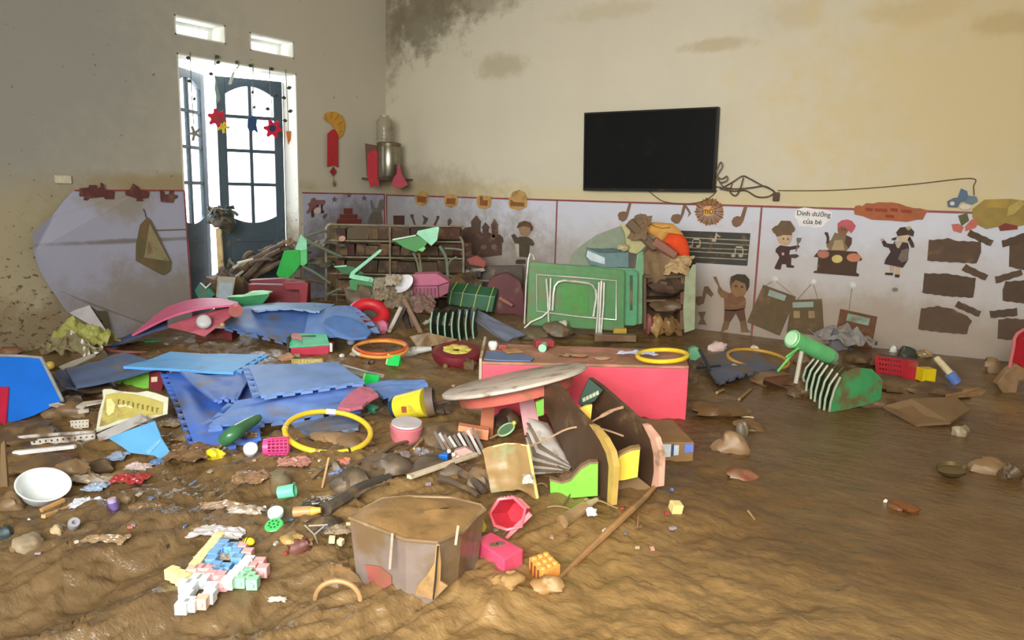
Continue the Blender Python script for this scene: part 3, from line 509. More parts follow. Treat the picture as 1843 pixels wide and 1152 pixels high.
cut('cook_cutout', 'cut-out of a cook in a pink cap behind a brown counter of plates', 'wall decoration', 'B', [(p, zk(b), c, d) for p, b, c, d in (
    ('body', [(1010, 480), (1060, 500), (1100, 540), (1180, 520), (1262, 560), (1255, 650), (1210, 722), (1180, 755), (930, 745), (890, 692), (878, 620), (908, 600), (890, 550), (858, 500), (870, 472), (912, 490), (926, 600), (950, 600)], (126, 108, 80), 0),
    ('arm', [(1180, 520), (1262, 560), (1257, 650), (1215, 715), (1160, 640)], (84, 58, 48), 1), ('arm', [(858, 480), (905, 478), (928, 560), (920, 640), (885, 640), (890, 560)], (70, 56, 44), 1), ('apron', [(1010, 600), (1130, 590), (1150, 745), (960, 742)], (168, 146, 112), 1),
    ('face', [(1050, 420), (1100, 380), (1170, 390), (1212, 450), (1170, 522), (1100, 542), (1058, 500)], (138, 96, 74), 1), ('cap', [(1050, 350), (1110, 300), (1190, 288), (1262, 308), (1320, 385), (1290, 442), (1250, 490), (1190, 430), (1160, 380), (1100, 390), (1052, 420)], (184, 90, 96), 2),
    ('counter', [(697, 840), (740, 790), (780, 740), (880, 740), (1330, 765), (1412, 870), (1400, 897), (1345, 902), (1325, 1075), (1372, 1102), (1360, 1132), (690, 1077), (710, 1048), (745, 1050), (765, 850)], (72, 52, 36), 1),
    ('plate', ell(840, 802, 88, 60), (170, 110, 92), 2), ('plate', ell(1045, 872, 80, 60), (196, 180, 112), 2), ('plate', ell(1290, 852, 105, 64), (186, 122, 88), 2), ('eye', ell(1115, 430, 9, 12, 8), (50, 34, 30), 2), ('eye', ell(1160, 440, 9, 12, 8), (50, 34, 30), 2))], mud=.1)
zr = Zm(1500, 300, 3.2)
cut('girl_cutout', 'cut-out of a girl with pigtails in a dark coat, waving', 'wall decoration', 'B', [(p, zr(b), c, d) for p, b, c, d in (
    ('leg', [(325, 565), (352, 570), (345, 617), (325, 612)], (186, 160, 132), 0), ('leg', [(360, 572), (387, 572), (380, 622), (353, 626)], (186, 160, 132), 0), ('shoe', [(300, 610), (345, 612), (342, 626), (297, 622)], (58, 42, 34), 1), ('shoe', [(355, 620), (383, 622), (378, 639), (354, 636)], (58, 42, 34), 1),
    ('coat', [(352, 428), (430, 440), (436, 470), (425, 545), (400, 582), (293, 560), (300, 535), (330, 490), (320, 468), (290, 460), (273, 420), (288, 416), (310, 442), (345, 445)], (64, 46, 46), 1), ('hand', [(272, 415), (284, 412), (292, 424), (280, 432)], (186, 160, 132), 2), ('sleeve', [(395, 480), (432, 470), (430, 540), (395, 552), (372, 530)], (112, 98, 86), 2),
    ('scarf', [(352, 430), (400, 432), (378, 470), (366, 466)], (172, 160, 140), 2), ('pigtail', [(440, 400), (462, 440), (467, 464), (450, 466), (428, 420)], (74, 48, 36), 2), ('pigtail', [(334, 414), (366, 404), (360, 422), (340, 424)], (74, 48, 36), 2), ('face', [(368, 395), (440, 390), (442, 415), (420, 434), (380, 432)], (196, 172, 142), 2),
    ('hat', [(362, 378), (385, 350), (440, 345), (466, 375), (460, 402), (430, 392), (370, 400)], (64, 52, 40), 3), ('hat_bow', [(415, 350), (440, 340), (448, 358), (430, 368)], (170, 156, 134), 4))], mud=.1)
zo = zr
def wavy(q, amp=4, n=6):
    o = []
    for i in range(len(q)):
        a, b = q[i], q[(i+1) % len(q)]; L = math.hypot(b[0]-a[0], b[1]-a[1]); m = max(1, int(L/24))
        for k in range(m): t = k/m; s_ = amp*abs(math.sin(math.pi*t*m/2)) if m > 1 else 0; o.append((a[0]+(b[0]-a[0])*t+rnd.uniform(-1, 1), a[1]+(b[1]-a[1])*t+s_))
    return o
SL = [('topmost large brown foam slab under the coloured flowers', [(550, 420), (600, 418), (660, 410), (700, 425), (850, 430), (850, 490), (825, 556), (700, 550), (540, 540)]), ('middle large brown foam slab of the full column', [(525, 612), (660, 615), (820, 640), (815, 690), (805, 753), (660, 745), (512, 725)]), ('lowest large brown foam slab of the full column', [(505, 815), (600, 800), (690, 820), (770, 860), (800, 890), (780, 920), (770, 963), (640, 955), (488, 935)]),
      ('topmost slanting brown strip beside the upper foam slab', [(790, 362), (925, 425), (905, 458), (770, 395)]), ('middle slanting brown strip beside the foam slabs', [(765, 560), (892, 625), (875, 655), (738, 595)]), ('lowest slanting brown strip beside the foam slabs', [(718, 772), (852, 832), (838, 865), (700, 805)]),
      ('topmost brown foam slab at the picture edge, roof-like strip on it', [(1015, 440), (1130, 420), (1130, 600), (1010, 575)]), ('middle brown foam slab at the picture edge', [(990, 660), (1130, 650), (1130, 790), (975, 770), (975, 710)]), ('lowest brown foam slab at the picture edge above the red chair', [(950, 880), (1000, 870), (1130, 880), (1130, 1005), (945, 990)]),
      ('topmost brown strip at the picture edge, rising like a roof', [(968, 425), (1090, 383), (1130, 375), (1130, 425), (1010, 455), (975, 465)]), ('middle brown strip at the picture edge', [(930, 632), (1080, 590), (1092, 622), (935, 672)]), ('lowest brown strip at the picture edge', [(898, 830), (1058, 812), (1060, 857), (905, 870)])]
for i, (lab, q) in enumerate(SL): cut('foam_slab' if i in (0, 1, 2, 6, 7, 8) else 'foam_strip', lab, 'wall decoration', 'B', [('slab', zo(wavy(q)), (80, 63, 48) if i % 2 else (88, 68, 52), 0 if i < 9 else 1)], 'brown foam slabs and strips', mud=.2)
cut('cloud_cutout', 'long rusty orange cloud cut-out on the red edging', 'wall decoration', 'B', [('cloud', zo([(118, 242), (128, 226), (150, 222), (165, 228), (190, 210), (230, 212), (260, 204), (300, 206), (340, 206), (380, 213), (420, 228), (460, 238), (500, 240), (548, 252), (530, 275), (515, 305), (480, 305), (460, 310), (420, 318), (330, 310), (220, 305), (170, 285), (122, 275)]), (164, 94, 60), 1)]
    + [('cloud_print', zo([(x, y), (x+w, y+4), (x+w, y+22), (x, y+18)]), (140, 62, 38), 2) for x, y, w in ((185, 235, 40), (240, 240, 70), (330, 238, 40), (390, 246, 60), (300, 275, 50))], mud=.2)
cut('blue_flower', 'blue-grey paper flower above the picture-edge foliage', 'wall decoration', 'B', [('petal', zo(q), c, ly) for q, c, ly in (([(655, 200), (690, 180), (715, 178), (735, 200), (715, 235), (660, 232)], (92, 106, 122), 1), ([(715, 178), (735, 125), (770, 140), (775, 165), (760, 200), (730, 205)], (88, 108, 132), 2), ([(765, 165), (825, 172), (832, 200), (800, 218), (760, 210)], (104, 120, 134), 1), (ell(760, 232, 32, 16, 12), (206, 196, 180), 3), (ell(685, 212, 14, 12, 10), (200, 196, 190), 3))], mud=.1)
cut('leaf_cutout', 'mustard yellow paper foliage at the picture edge', 'wall decoration', 'B', [('leaf', zo(q), c, ly) for q, c, ly in (([(800, 245), (870, 190), (1020, 185), (1130, 200), (1130, 330), (1060, 345), (980, 340), (880, 360), (830, 335), (800, 290)], (150, 128, 66), 0), ([(880, 190), (1015, 186), (1000, 240), (880, 235)], (164, 138, 66), 1), ([(1010, 230), (1080, 190), (1100, 215), (1040, 275), (1000, 285)], (176, 156, 84), 2), ([(950, 345), (990, 325), (1060, 340), (1062, 360), (960, 370)], (126, 56, 46), 2))], mud=.1)
cut('pink_flower', 'salmon pink paper flower with a green leaf under the blue flower', 'wall decoration', 'B', [('petal', zo(q), c, ly) for q, c, ly in (([(680, 332), (720, 328), (752, 350), (735, 382), (690, 370)], (184, 104, 92), 1), ([(758, 345), (800, 300), (835, 318), (820, 352), (760, 372)], (190, 106, 88), 1), ([(718, 282), (770, 268), (782, 310), (738, 342)], (92, 92, 58), 2))], mud=.1)
# three hanging boards with their hooks and cords
for lab, q, lb, hk, ties, rx in (('brown board hanging crooked beside the red divider', [(635, 710), (875, 800), (755, 1085), (515, 985)], [(680, 745), (805, 790), (790, 830), (665, 790)], (715, 672), [(650, 718), (870, 800)], 0),
    ('brown board hanging straight between the two other boards', [(845, 822), (1065, 815), (1082, 1082), (808, 1062)], [(850, 840), (1005, 835), (1005, 875), (850, 880)], (1000, 692), [(885, 818), (1035, 815)], 1)):
    r = T('hanging_board', lab, 'hanging board', onback(*zb([(sum(p[0] for p in q)/4, max(p[1] for p in q))])[0], .01), 'hanging boards under the cut-outs')
    ob('board', wprism('B', zb(q), .012+.02*rx, .012), M((96, 78, 52), .3, .8), r); ob('name_label', wprism('B', zb(lb), .0245+.02*rx, .003), M((140, 156, 146), .25, .7), r)
    if rx:
        for c_ in ((880, 930), (990, 930)): ob('print_patch', wprism('B', zb([(c_[0]-22, c_[1]-26), (c_[0]+24, c_[1]-26), (c_[0]+24, c_[1]+26), (c_[0]-22, c_[1]+26)]), .0445, .002), M((150, 128, 92), .3, .8), r)
    for t in ties: ob('cord', MB().tube([onback(*zb([hk])[0], .022), onback(*zb([t])[0], .026)], .0025, 6), M((150, 140, 120), 0, .8), r)
    ob('hook', MB().lathe([(.0, .0), (.028, .0), (.03, .008), (.014, .016), (0, .018)], 16, Matrix.Translation([float(c) for c in onback(*zb([hk])[0], .009)]) @ Matrix.Rotation(math.radians(90), 4, 'X')), M((196, 192, 186), .1, .4), r, smooth=True)
r = T('hanging_board', 'reddish brown board with a teal label hanging behind the grey bag', 'hanging board', onback(1540, 622, .01), 'hanging boards under the cut-outs')
ob('board', wprism('B', [(1513, 556), (1579, 570), (1566, 640), (1500, 622)], .012, .012), M((104, 66, 44), .3, .8), r); ob('name_label', wprism('B', [(1526, 564), (1566, 573), (1563, 586), (1523, 577)], .0245, .003), M((128, 158, 142), .2, .7), r)
ob('cord', MB().tube([onback(1534, 516, .022), onback(1530, 540, .03), onback(1528, 560, .026)], .0025, 6), M((150, 140, 120), 0, .8), r)
ob('hook', MB().lathe([(.0, .0), (.028, .0), (.03, .008), (.014, .016), (0, .018)], 16, Matrix.Translation([float(c) for c in onback(1534, 514, .009)]) @ Matrix.Rotation(math.radians(90), 4, 'X')), M((196, 192, 186), .1, .4), r, smooth=True)
cut('screw_hook', 'empty grey hook below the waving girl', 'hook', 'B', [('hook', zr(ell(355, 708, 18, 12, 12)), (120, 116, 108), 0)])
# ---- television, its leads, and the things hung in the corner
tv = T('television', 'large black flat television hung a little crooked on the back wall', 'television', onback(1168, 345, .02))
cn = [(1052, 203), (1293, 192), (1285, 346), (1050, 343)]
tvp = [Vector(onback(x, y, .07)) for x, y in cn]
def quadin(a, b): return [tvp[0]+(tvp[1]-tvp[0])*u+((tvp[3]+(tvp[2]-tvp[3])*u)-(tvp[0]+(tvp[1]-tvp[0])*u))*v for (u, v) in a]
m = MB(); m.prism([p+Vector((0, .045, 0)) for p in tvp], (0, -.04, 0)); ob('casing', m, M((18, 18, 17), .05, .5), tv, bev=.004)
bz = M((26, 26, 25), .1, .4)
for q in ([(0, 0), (1, 0), (1, .02), (0, .02)], [(0, .965), (1, .965), (1, 1), (0, 1)], [(0, .02), (.011, .02), (.011, .965), (0, .965)], [(.989, .02), (1, .02), (1, .965), (.989, .965)]):
    m = MB(); m.prism(quadin(q, 0), (0, -.006, 0)); ob('bezel', m, bz, tv)
m = MB(); m.prism([p+Vector((0, .004, 0)) for p in quadin([(.011, .02), (.989, .02), (.989, .965), (.011, .965)], 0)], (0, -.005, 0)); ob('screen', m, M((14, 15, 14), .1, .55, mudc=(30, 29, 25), spec=.15), tv)
m = MB(); m.box((3.16, -.015, 1.5), (.5, .03, .4)); ob('wall_mount', m, M((40, 40, 40), 0, .5), tv)
def smooth_pts(p, n=6):
    P = [np.array(q, float) for q in p]; o = []
    for i in range(len(P)-1):
        a, b, c, d = P[max(i-1, 0)], P[i], P[i+1], P[min(i+2, len(P)-1)]
        for k in range(n): t = k/n; o.append(.5*((2*b)+(c-a)*t+(2*a-5*b+4*c-d)*t*t+(3*b-a-3*c+d)*t**3))
    o.append(P[-1]); return o
lead = M((96, 92, 78), .35, .6); dl = M((78, 62, 46), .3, .7)
cb = T('cable_bundle', 'tangled grey-brown leads hanging out beside the television', 'cable', onback(1340, 356, .02))
for mt, q in ((lead, [(1283, 322, 3), (1290, 306, 4), (1297, 292, 4), (1300, 300, 5), (1292, 314, 4), (1287, 332, 3), (1296, 338, 3), (1310, 340, 3)]), (lead, [(1284, 312, 3), (1298, 322, 3), (1308, 317, 4), (1308, 325, 5), (1296, 328, 4), (1290, 316, 4), (1300, 334, 3), (1318, 340, 2)]),
              (dl, [(1300, 338, 2), (1318, 328, 3), (1336, 317, 4), (1350, 322, 4), (1372, 334, 3), (1390, 342, 3), (1399, 352, 2)]), (dl, [(1288, 336, 3), (1320, 340, 3), (1350, 338, 4), (1376, 335, 3), (1392, 344, 2)]), (dl, [(1318, 330, 2), (1314, 345, 3), (1324, 352, 4), (1332, 340, 4), (1338, 320, 4)]),
              (dl, [(1296, 340, 3), (1320, 344, 2), (1342, 343, 3), (1362, 354, 3), (1382, 354, 3), (1396, 346, 2)])):
    ob('lead', MB().tube(smooth_pts([onback(x, y, .012*o_) for x, y, o_ in q]), .0055, 6), mt, cb, smooth=True)
ob('plug', MB().box(tuple(onback(1397, 354, .03)), (.05, .03, .07)), dl, cb, bev=.008)
one('drooping_lead', 'thin dark lead drooping below the television onto the red edging', 'cable', MB().tube(smooth_pts([onback(x, y, .02) for x, y in ((1168, 344), (1180, 354), (1196, 363), (1230, 367), (1262, 363), (1282, 352), (1290, 342))]), .004, 6), M((96, 82, 62), .2, .7), smooth=True)
one('wall_cable', 'thin brown cable running along the wall to the paper flowers', 'cable', MB().tube(smooth_pts([onback(x, y, .008) for x, y in ((1400, 343), (1480, 343), (1560, 339), (1650, 331), (1748, 321), (1752, 336), (1753, 352))], 4), .004, 6), M((110, 88, 58), .2, .8), smooth=True)
zf = Zm(500, 180, 3.389)
r = T('fan_ornament', 'red paper banner ornament with an orange fan on the door wall', 'wall decoration', onleft(600, 335, .01))
ob('fan', wprism('L', zf([(280, 112), (285, 85), (305, 72), (350, 72), (385, 95), (403, 130), (405, 165), (392, 212), (370, 232), (352, 190), (330, 152), (300, 132)]), .012, .014), M((196, 146, 56), .15, .7), r)
for k in range(5):
    a = [(300, 118), (325, 112), (350, 120), (368, 150), (375, 195)][k]; bq = [(290, 88), (330, 74), (372, 88), (398, 130), (398, 190)][k]; ob('fan_rib', MB().tube([onleft(*zf([a])[0], .028), onleft(*zf([bq])[0], .028)], .004, 5), M((158, 108, 40), .1, .7), r)
ob('banner', wprism('L', zf([(302, 206), (330, 180), (345, 180), (366, 210), (366, 412), (336, 394), (300, 408)]), .03, .006), M((176, 40, 48), .1, .6), r)
ob('pendant', wprism('L', zf([(336, 408), (356, 438), (336, 466), (316, 438)]), .03, .008), M((140, 40, 38), .2, .7), r)
ob('cord', MB().tube([onleft(*zf([q])[0], .034) for q in ((336, 395), (336, 440), (341, 500))], .003, 5), M((140, 60, 40), 0, .7), r)
ob('tassel', MB().ball(tuple(onleft(*zf([(343, 510)])[0], .034)), (.012, .02, .032), 10), M((112, 100, 66), .2, .9), r, smooth=True)
# stainless canister on a corner bracket, jug on it, ribbons
bc = np.array([.30, -.32, 0.0]); zt = lambda py: float(U(690, py, bc)[2])
cx = U(700, 300, bc)
r = T('steel_canister', 'round stainless steel canister on a brown bracket in the room corner', 'canister', (cx[0], cx[1], zt(320)))
ob('canister_body', MB().lathe([(0, zt(320)), (.11, zt(320)), (.122, zt(316)), (.122, zt(265)), (.115, zt(262)), (0, zt(262))], 28, Matrix.Translation((cx[0], cx[1], 0))), M((150, 146, 130), .2, .28, metal=.85), r, smooth=True)
ob('canister_lid', MB().lathe([(.126, zt(264)), (.128, zt(258)), (.10, zt(256)), (0, zt(255))], 28, Matrix.Translation((cx[0], cx[1], 0))), M((110, 100, 78), .3, .4, metal=.5), r, smooth=True)
pl = MB(); pl.prism([U(x, y, bc+RT*-.1) for x, y in ((657, 258), (679, 262), (680, 322), (660, 318))], FW*.03); ob('bracket', pl, M((96, 62, 46), .3, .7), r)
pl = MB(); pl.box((cx[0]-.12, cx[1]+.1, zt(322)), (.4, .38, .02)); ob('shelf', pl, M((90, 70, 50), .3, .7), r)
jx = U(692, 240, bc); one('plastic_jug', 'clear ribbed plastic jug standing on the steel canister', 'jug', MB().lathe([(0, zt(256)), (.085, zt(256)), (.09, zt(250)), (.08, zt(246)), (.09, zt(242)), (.08, zt(237)), (.09, zt(232)), (.08, zt(227)), (.088, zt(220)), (.07, zt(214)), (.05, zt(211)), (.05, zt(208)), (.046, zt(208)), (.046, zt(212)), (.064, zt(215)), (.084, zt(221)), (.084, zt(250)), (0, zt(254))], 24, Matrix.Translation((jx[0], jx[1], 0))), M((176, 168, 146), .25, .15, alpha=.42), smooth=True)
def hangstrip(name, label, cat, poly, b, th, mat, sh=.0):
    m = MB(); m.prism([U(x, y, b) for x, y in poly], FW*th); return one(name, label, cat, m, mat)
b_ = bc-FW*.014
hangstrip('red_scarf', 'red scarf with a forked end hanging in front of the steel canister', 'scarf', zf([(546, 330), (585, 300), (606, 320), (612, 480), (622, 530), (592, 515), (566, 538), (548, 470)]), b_, .012, M((176, 40, 52), .15, .8))
hangstrip('magenta_pouch', 'crimson drawstring pouch hanging beside the steel canister', 'pouch', zf([(732, 395), (744, 395), (755, 450), (792, 515), (770, 532), (735, 540), (690, 525), (705, 475), (725, 450)]), bc-FW*.135+RT*.1, .06, M((158, 36, 60), .2, .6))
# ---- garlands in front of the door
gst = M((92, 96, 84), 0, .8); glf = M((70, 78, 62), .1, .8)
def garland(label, pts, leaves, fl, off=.035):
    r = T('door_garland', label, 'garland', onleft(pts[0][0], pts[0][1], off), 'garlands hung over the door')
    ob('string', MB().tube([onleft(x, y, off) for x, y in pts], .0035, 5), gst, r)
    for (x, y, s_) in leaves: ob('leaf', wprism('L', [(x, y), (x+4*s_, y-3.5), (x+9*s_, y-1), (x+6*s_, y+3), (x+2*s_, y+3)], off, .003), glf, r)
    for (nm, poly, c, ly) in fl: ob(nm, wprism('L', poly, off+.004*ly, .005), M(c, .08, .7), r)
def flower(cx, cy, R_, r_, n=6, ph=0): return [(cx+(R_ if k % 4 < 2 else r_)*math.cos(ph+math.pi*k/(2*n)+.0), cy+(R_ if k % 4 < 2 else r_)*math.sin(ph+math.pi*k/(2*n))) for k in range(4*n)]
garland('leafy string with a grey paper star over the narrow door leaf', [(342, 94), (343, 120), (345, 170), (349, 226)], [(343, 104, -1), (345, 146, -1), (347, 178, .6)], [('paper_star', flower(350, 240, 14, 5, 5, .4), (140, 140, 134), 1)])
garland('string with one red and one yellow flower in the door gap', [(387, 97), (387, 135), (390, 170), (391, 215)], [(386, 102, 1), (384, 133, -1), (388, 112, 1)], [('ribbon', [(388, 140), (396, 178), (392, 186), (386, 160)], (140, 170, 160), 1), ('flower', flower(401, 228, 12, 5, 5), (232, 214, 60), 1), ('flower', flower(390, 212, 17, 11, 6, .2), (212, 48, 76), 3), ('flower_centre', ell(392, 214, 7, 7, 12), (170, 70, 70), 4)])
garland('short bare string with a white ribbon over the wide door leaf', [(428, 108), (430, 118), (420, 131), (413, 152)], [(428, 112, -.6)], [('ribbon', [(418, 130), (422, 131), (416, 152), (411, 152)], (226, 226, 220), 1)])
garland('string with a blue paper figure before the wide door leaf', [(455, 114), (456, 140), (455, 180), (454, 212)], [(455, 118, -1), (452, 166, .6), (455, 193, .6)], [('paper_figure', [(446, 212), (454, 208), (462, 214), (461, 226), (464, 240), (457, 234), (450, 240), (445, 228)], (52, 84, 130), 1)])
garland('string with a big red flower with a blue heart', [(485, 120), (486, 150), (489, 190), (490, 220)], [(484, 124, 1), (492, 172, 1), (486, 196, -1)], [('flower', flower(491, 232, 17, 11, 6), (218, 40, 72), 1), ('flower_centre', ell(490, 231, 6, 6, 12), (62, 58, 110), 2)])
garland('leafy string with an orange paper carrot beside the door jamb', [(514, 125), (516, 160), (518, 200), (519, 238)], [(516, 158, 1), (515, 176, -1), (518, 200, 1), (517, 217, -1)], [('paper_carrot', [(514, 236), (524, 236), (523, 252), (518, 261)], (224, 140, 84), 1)])
# ================================================================== THE LARGE THINGS IN THE MUD
def PLN(px, py, p, nrm):
    r = ray(px, py); t = np.dot(np.array(p)-C, nrm)/np.dot(r, nrm); return C+t*r
UP = np.array([0, 0, 1.0])
def bil(c, u, v): return (c[0]*(1-u)+c[1]*u)*(1-v)+(c[3]*(1-u)+c[2]*u)*v
def foam_mat(label, cs, col, teeth='', bend=.0, wav=.012, mud=.25, nt=7, th=.014, mudc=(120, 112, 104), group=None, bf=None):
    """interlocking foam mat: cs = corners far-left, far-right, near-right, near-left in the room"""
    cs = [np.array(c) for c in cs]; N = np.cross(cs[1]-cs[0], cs[3]-cs[0]); N = N/np.linalg.norm(N); N = N if N[2] > 0 else -N; sd = rnd.randint(0, 99)
    def Sf(u, v):
        w = bend*(4*u*(1-u)) if bf is None else bf(u, v); uu = min(max(u, 0), 1); return bil(cs, u, v)+UP*w+N*(wav*2*float(fbm(uu*2.3+sd, v*2.3, sd, 2)))
    m = MB(); m.sheet(Sf, 20, 16, th)
    for side in teeth:
        L_ = np.linalg.norm(cs[{'T': 1, 'R': 2, 'B': 2, 'L': 3}[side]]-cs[{'T': 0, 'R': 1, 'B': 3, 'L': 0}[side]]); o_ = np.linalg.norm(cs[3]-cs[0]) if side in 'TB' else np.linalg.norm(cs[1]-cs[0])
        n_ = max(3, int(L_/.082)); h = .034/o_
        for k in range(n_):
            a, b = (k+.26)/n_, (k+.66)/n_; e = .14/n_
            q = [(a+e, 0), (b-e, 0), (b+e, h), (a-e, h)]
            f = {'T': lambda s, t: Sf(s, -t), 'B': lambda s, t: Sf(s, 1+t), 'L': lambda s, t: Sf(-t, s), 'R': lambda s, t: Sf(1+t, s)}[side]
            P = [f(*p) for p in q]; m.prism([p-N*th/2 for p in P], N*th)
    return one('foam_mat', label, 'foam mat', m, M(col, mud, .55, mudc=mudc, sc=5, bump=.15), group or 'interlocking foam mats', smooth=True)
def zc_(l): return [atz(*p) for p in l]
BL_ = (112, 146, 210)
foam_mat('wet bright blue foam mat with a toothed edge beside the green wedge box', zc_([(300, 674, .10), (455, 671, .10), (470, 790, .03), (352, 806, .02)]), (74, 120, 216), 'LB', wav=.02, mud=.34, mudc=(126, 128, 144))
foam_mat('small folded-over blue foam flap on the bright blue mat', zc_([(325, 673, .135), (455, 671, .13), (428, 719, .10), (386, 721, .10)]), (96, 128, 200), 'B', mud=.3, mudc=(128, 126, 134))
foam_mat('large greyish blue foam mat between the bright blue mat and the pink scrap', zc_([(425, 720, .11), (652, 690, .11), (655, 736, .05), (376, 772, .05)]), BL_, 'LB', mud=.25, mudc=(124, 128, 146))
foam_mat('blue foam mat lying topmost, level with the lettered strip', zc_([(447, 661, .16), (608, 655, .16), (656, 690, .14), (470, 714, .14)]), (118, 154, 216), 'LB', wav=.008, mud=.12, mudc=(130, 134, 150))
foam_mat('smooth sky blue foam mat in front of the dark hollow', zc_([(308, 636, .14), (476, 640, .14), (420, 671, .14), (222, 662, .13)]), (96, 172, 240), 'R', wav=.006, mud=.1, mudc=(130, 140, 160))
foam_mat('dusty denim blue foam mat between the sky blue mat and the wall', zc_([(118, 668, .10), (222, 636, .13), (305, 658, .13), (138, 698, .09)]), (86, 104, 142), '', mud=.3)
foam_mat('narrow dusty blue foam mat under the denim blue one', zc_([(96, 672, .07), (128, 665, .07), (146, 698, .05), (112, 700, .05)]), (84, 100, 134), '', mud=.4)
foam_mat('narrow dark-edged blue foam mat next to the yellow bucket', zc_([(655, 691, .10), (764, 686, .10), (773, 700, .08), (690, 717, .08)]), (104, 140, 204), 'B', mud=.2)
foam_mat('muddy grey-blue foam mat inside the big yellow hoop', zc_([(524, 762, .03), (652, 742, .04), (645, 776, .03), (560, 786, .02)]), (104, 122, 156), 'TB', mud=.42)
foam_mat('muddy grey-blue foam mat under the yellow hoop by the boy cut-out', zc_([(1256, 642, .06), (1345, 630, .06), (1402, 661, .05), (1290, 688, .04)]), (82, 92, 116), 'B', mud=.5, mudc=(110, 88, 66))
b1 = B(330, 622)
foam_mat('pink foam mat bent into an arch before the loose panel', [U(300, 553, b1+FW*.5), U(428, 545, b1+FW*.45), U(428, 549, b1), U(238, 604, b1)], (226, 104, 148), '', wav=.004, mud=.06, bf=lambda u, v: .05*math.sin(math.pi*u))
foam_mat('dark blue foam mat propped under the pink arch', [U(232, 604, b1+FW*.35), U(302, 574, b1+FW*.35), U(300, 588, b1-FW*.03), U(200, 623, b1-FW*.05)], (58, 78, 128), '', wav=.004, mud=.2)
m = MB(); m.prism([U(x, y, b1+FW*d) for x, y, d in ((296, 588, .0), (342, 598, -.05), (368, 606, -.06), (398, 583, -.02), (432, 557, .05), (424, 551, .1), (360, 566, .1))], FW*.014); one('foam_mat', 'dull pink foam mat hanging under the pink arch', 'foam mat', m, M((188, 96, 112), .25, .6), 'interlocking foam mats')
b2 = B(500, 626)
foam_mat('pale blue foam mat arching on top behind the hollow', [U(434, 551, b2+FW*.75), U(602, 549, b2+FW*.75), U(575, 562, b2+FW*.3), U(458, 562, b2+FW*.3)], (128, 166, 210), 'B', wav=.006, mud=.15, bf=lambda u, v: .02*math.sin(math.pi*u))  # light on top of the arch is put into its paler blue
foam_mat('shadowed blue foam mat sloping down over the dark hollow', [U(430, 557, b2+FW*.45), U(575, 561, b2+FW*.45), U(560, 628, b2), U(404, 588, b2+FW*.05)], (90, 124, 186), 'B', mud=.25)  # shade of the hollow is put into its darker blue
foam_mat('dusty blue foam mat sloping beside the red ring seat', [U(565, 553, b2+FW*.6), U(622, 552, b2+FW*.6), U(668, 604, b2+FW*.1), U(545, 612, b2+FW*.02)], (108, 144, 206), 'R', mud=.2, bf=lambda u, v: .05*math.sin(math.pi*v))
m = MB(); m.prism([U(x, y, b2-FW*.02+FW*d) for x, y, d in ((581, 588, 0), (586, 577, .06), (602, 572, .12), (626, 574, .14), (648, 585, .12), (668, 602, .06), (660, 611, 0), (632, 614, -.03), (603, 607, -.03))], (.0, .0, .018)); one('foam_mat', 'rounded blue foam piece leaning before the red ring seat', 'foam mat', m, M((86, 124, 186), .15, .6), 'interlocking foam mats', bev=.005)
m = MB(); m.prism(zc_([(608, 738, .11), (616, 726, .11), (630, 712, .12), (648, 699, .12), (668, 703, .12), (681, 715, .12), (662, 726, .11), (652, 736, .11), (630, 741, .11)]), (0, 0, .014)); one('foam_mat', 'torn pink foam scrap lying on the blue mats', 'foam mat', m, M((206, 112, 142), .2, .6), 'interlocking foam mats')
b3 = B(900, 614)
foam_mat('slate grey foam mat sliding down between the two ribbed green bundles', [U(822, 560, b3+FW*.2), U(852, 556, b3+FW*.25), U(946, 604, b3), U(912, 614, b3-FW*.05)], (104, 112, 132), '', mud=.3)
# ---- red storage bench
p0 = B(1235, 755); hB = float(U(1240, 659, p0)[2]); zb0 = float(p0[2])-.06
c4 = [atz(868, 651, hB), atz(1240, 659, hB), atz(1230, 630, hB), atz(876, 618, hB)]      # FL FR BR BL
r = T('storage_bench', 'long low red storage bench with a mud-smeared pink top', 'bench', ((c4[0]+c4[2])/2)*np.array([1, 1, 0]))
dn = lambda p, z: np.array([p[0], p[1], z]); inn = lambda a, b, k: a+(b-a)/np.linalg.norm(b-a)*k
mr = M((232, 82, 102), .08, .5, sc=4); mt = M((188, 128, 112), .62, .7, mudc=(150, 112, 84))
fwd = (c4[3]-c4[0])/np.linalg.norm(c4[3]-c4[0]); rgt = (c4[1]-c4[0])/np.linalg.norm(c4[1]-c4[0])
def slab(a, b, c, d, vec, name, mat, bev=.003): m = MB(); m.prism([a, b, c, d], vec); return ob(name, m, mat, r, bev=bev)
slab(dn(c4[0], zb0), dn(c4[1], zb0), dn(c4[1], hB-.016), dn(c4[0], hB-.016), fwd*.018, 'front_panel', mr)
slab(dn(c4[3], zb0), dn(c4[2], zb0), dn(c4[2], hB-.016), dn(c4[3], hB-.016), -fwd*.018, 'back_panel', mr)
slab(dn(c4[1]+fwd*.02, zb0), dn(c4[2]-fwd*.02, zb0), dn(c4[2]-fwd*.02, hB-.016), dn(c4[1]+fwd*.02, hB-.016), -rgt*.018, 'end_panel', mr)
slab(dn(c4[0]+fwd*.02, zb0), dn(c4[3]-fwd*.02, zb0), dn(c4[3]-fwd*.02, hB-.016), dn(c4[0]+fwd*.02, hB-.016), rgt*.018, 'end_panel', mr)
slab(*[dn(p, hB-.015) for p in c4], (0, 0, .015), 'top_board', mt)
slab(dn(c4[0]-rgt*.016, zb0), dn(c4[3]-rgt*.016, zb0), dn(c4[3]-rgt*.016, hB+.04), dn(c4[0]-rgt*.016, hB+.015), rgt*.015, 'raised_end_board', M((186, 172, 150), .3, .7))
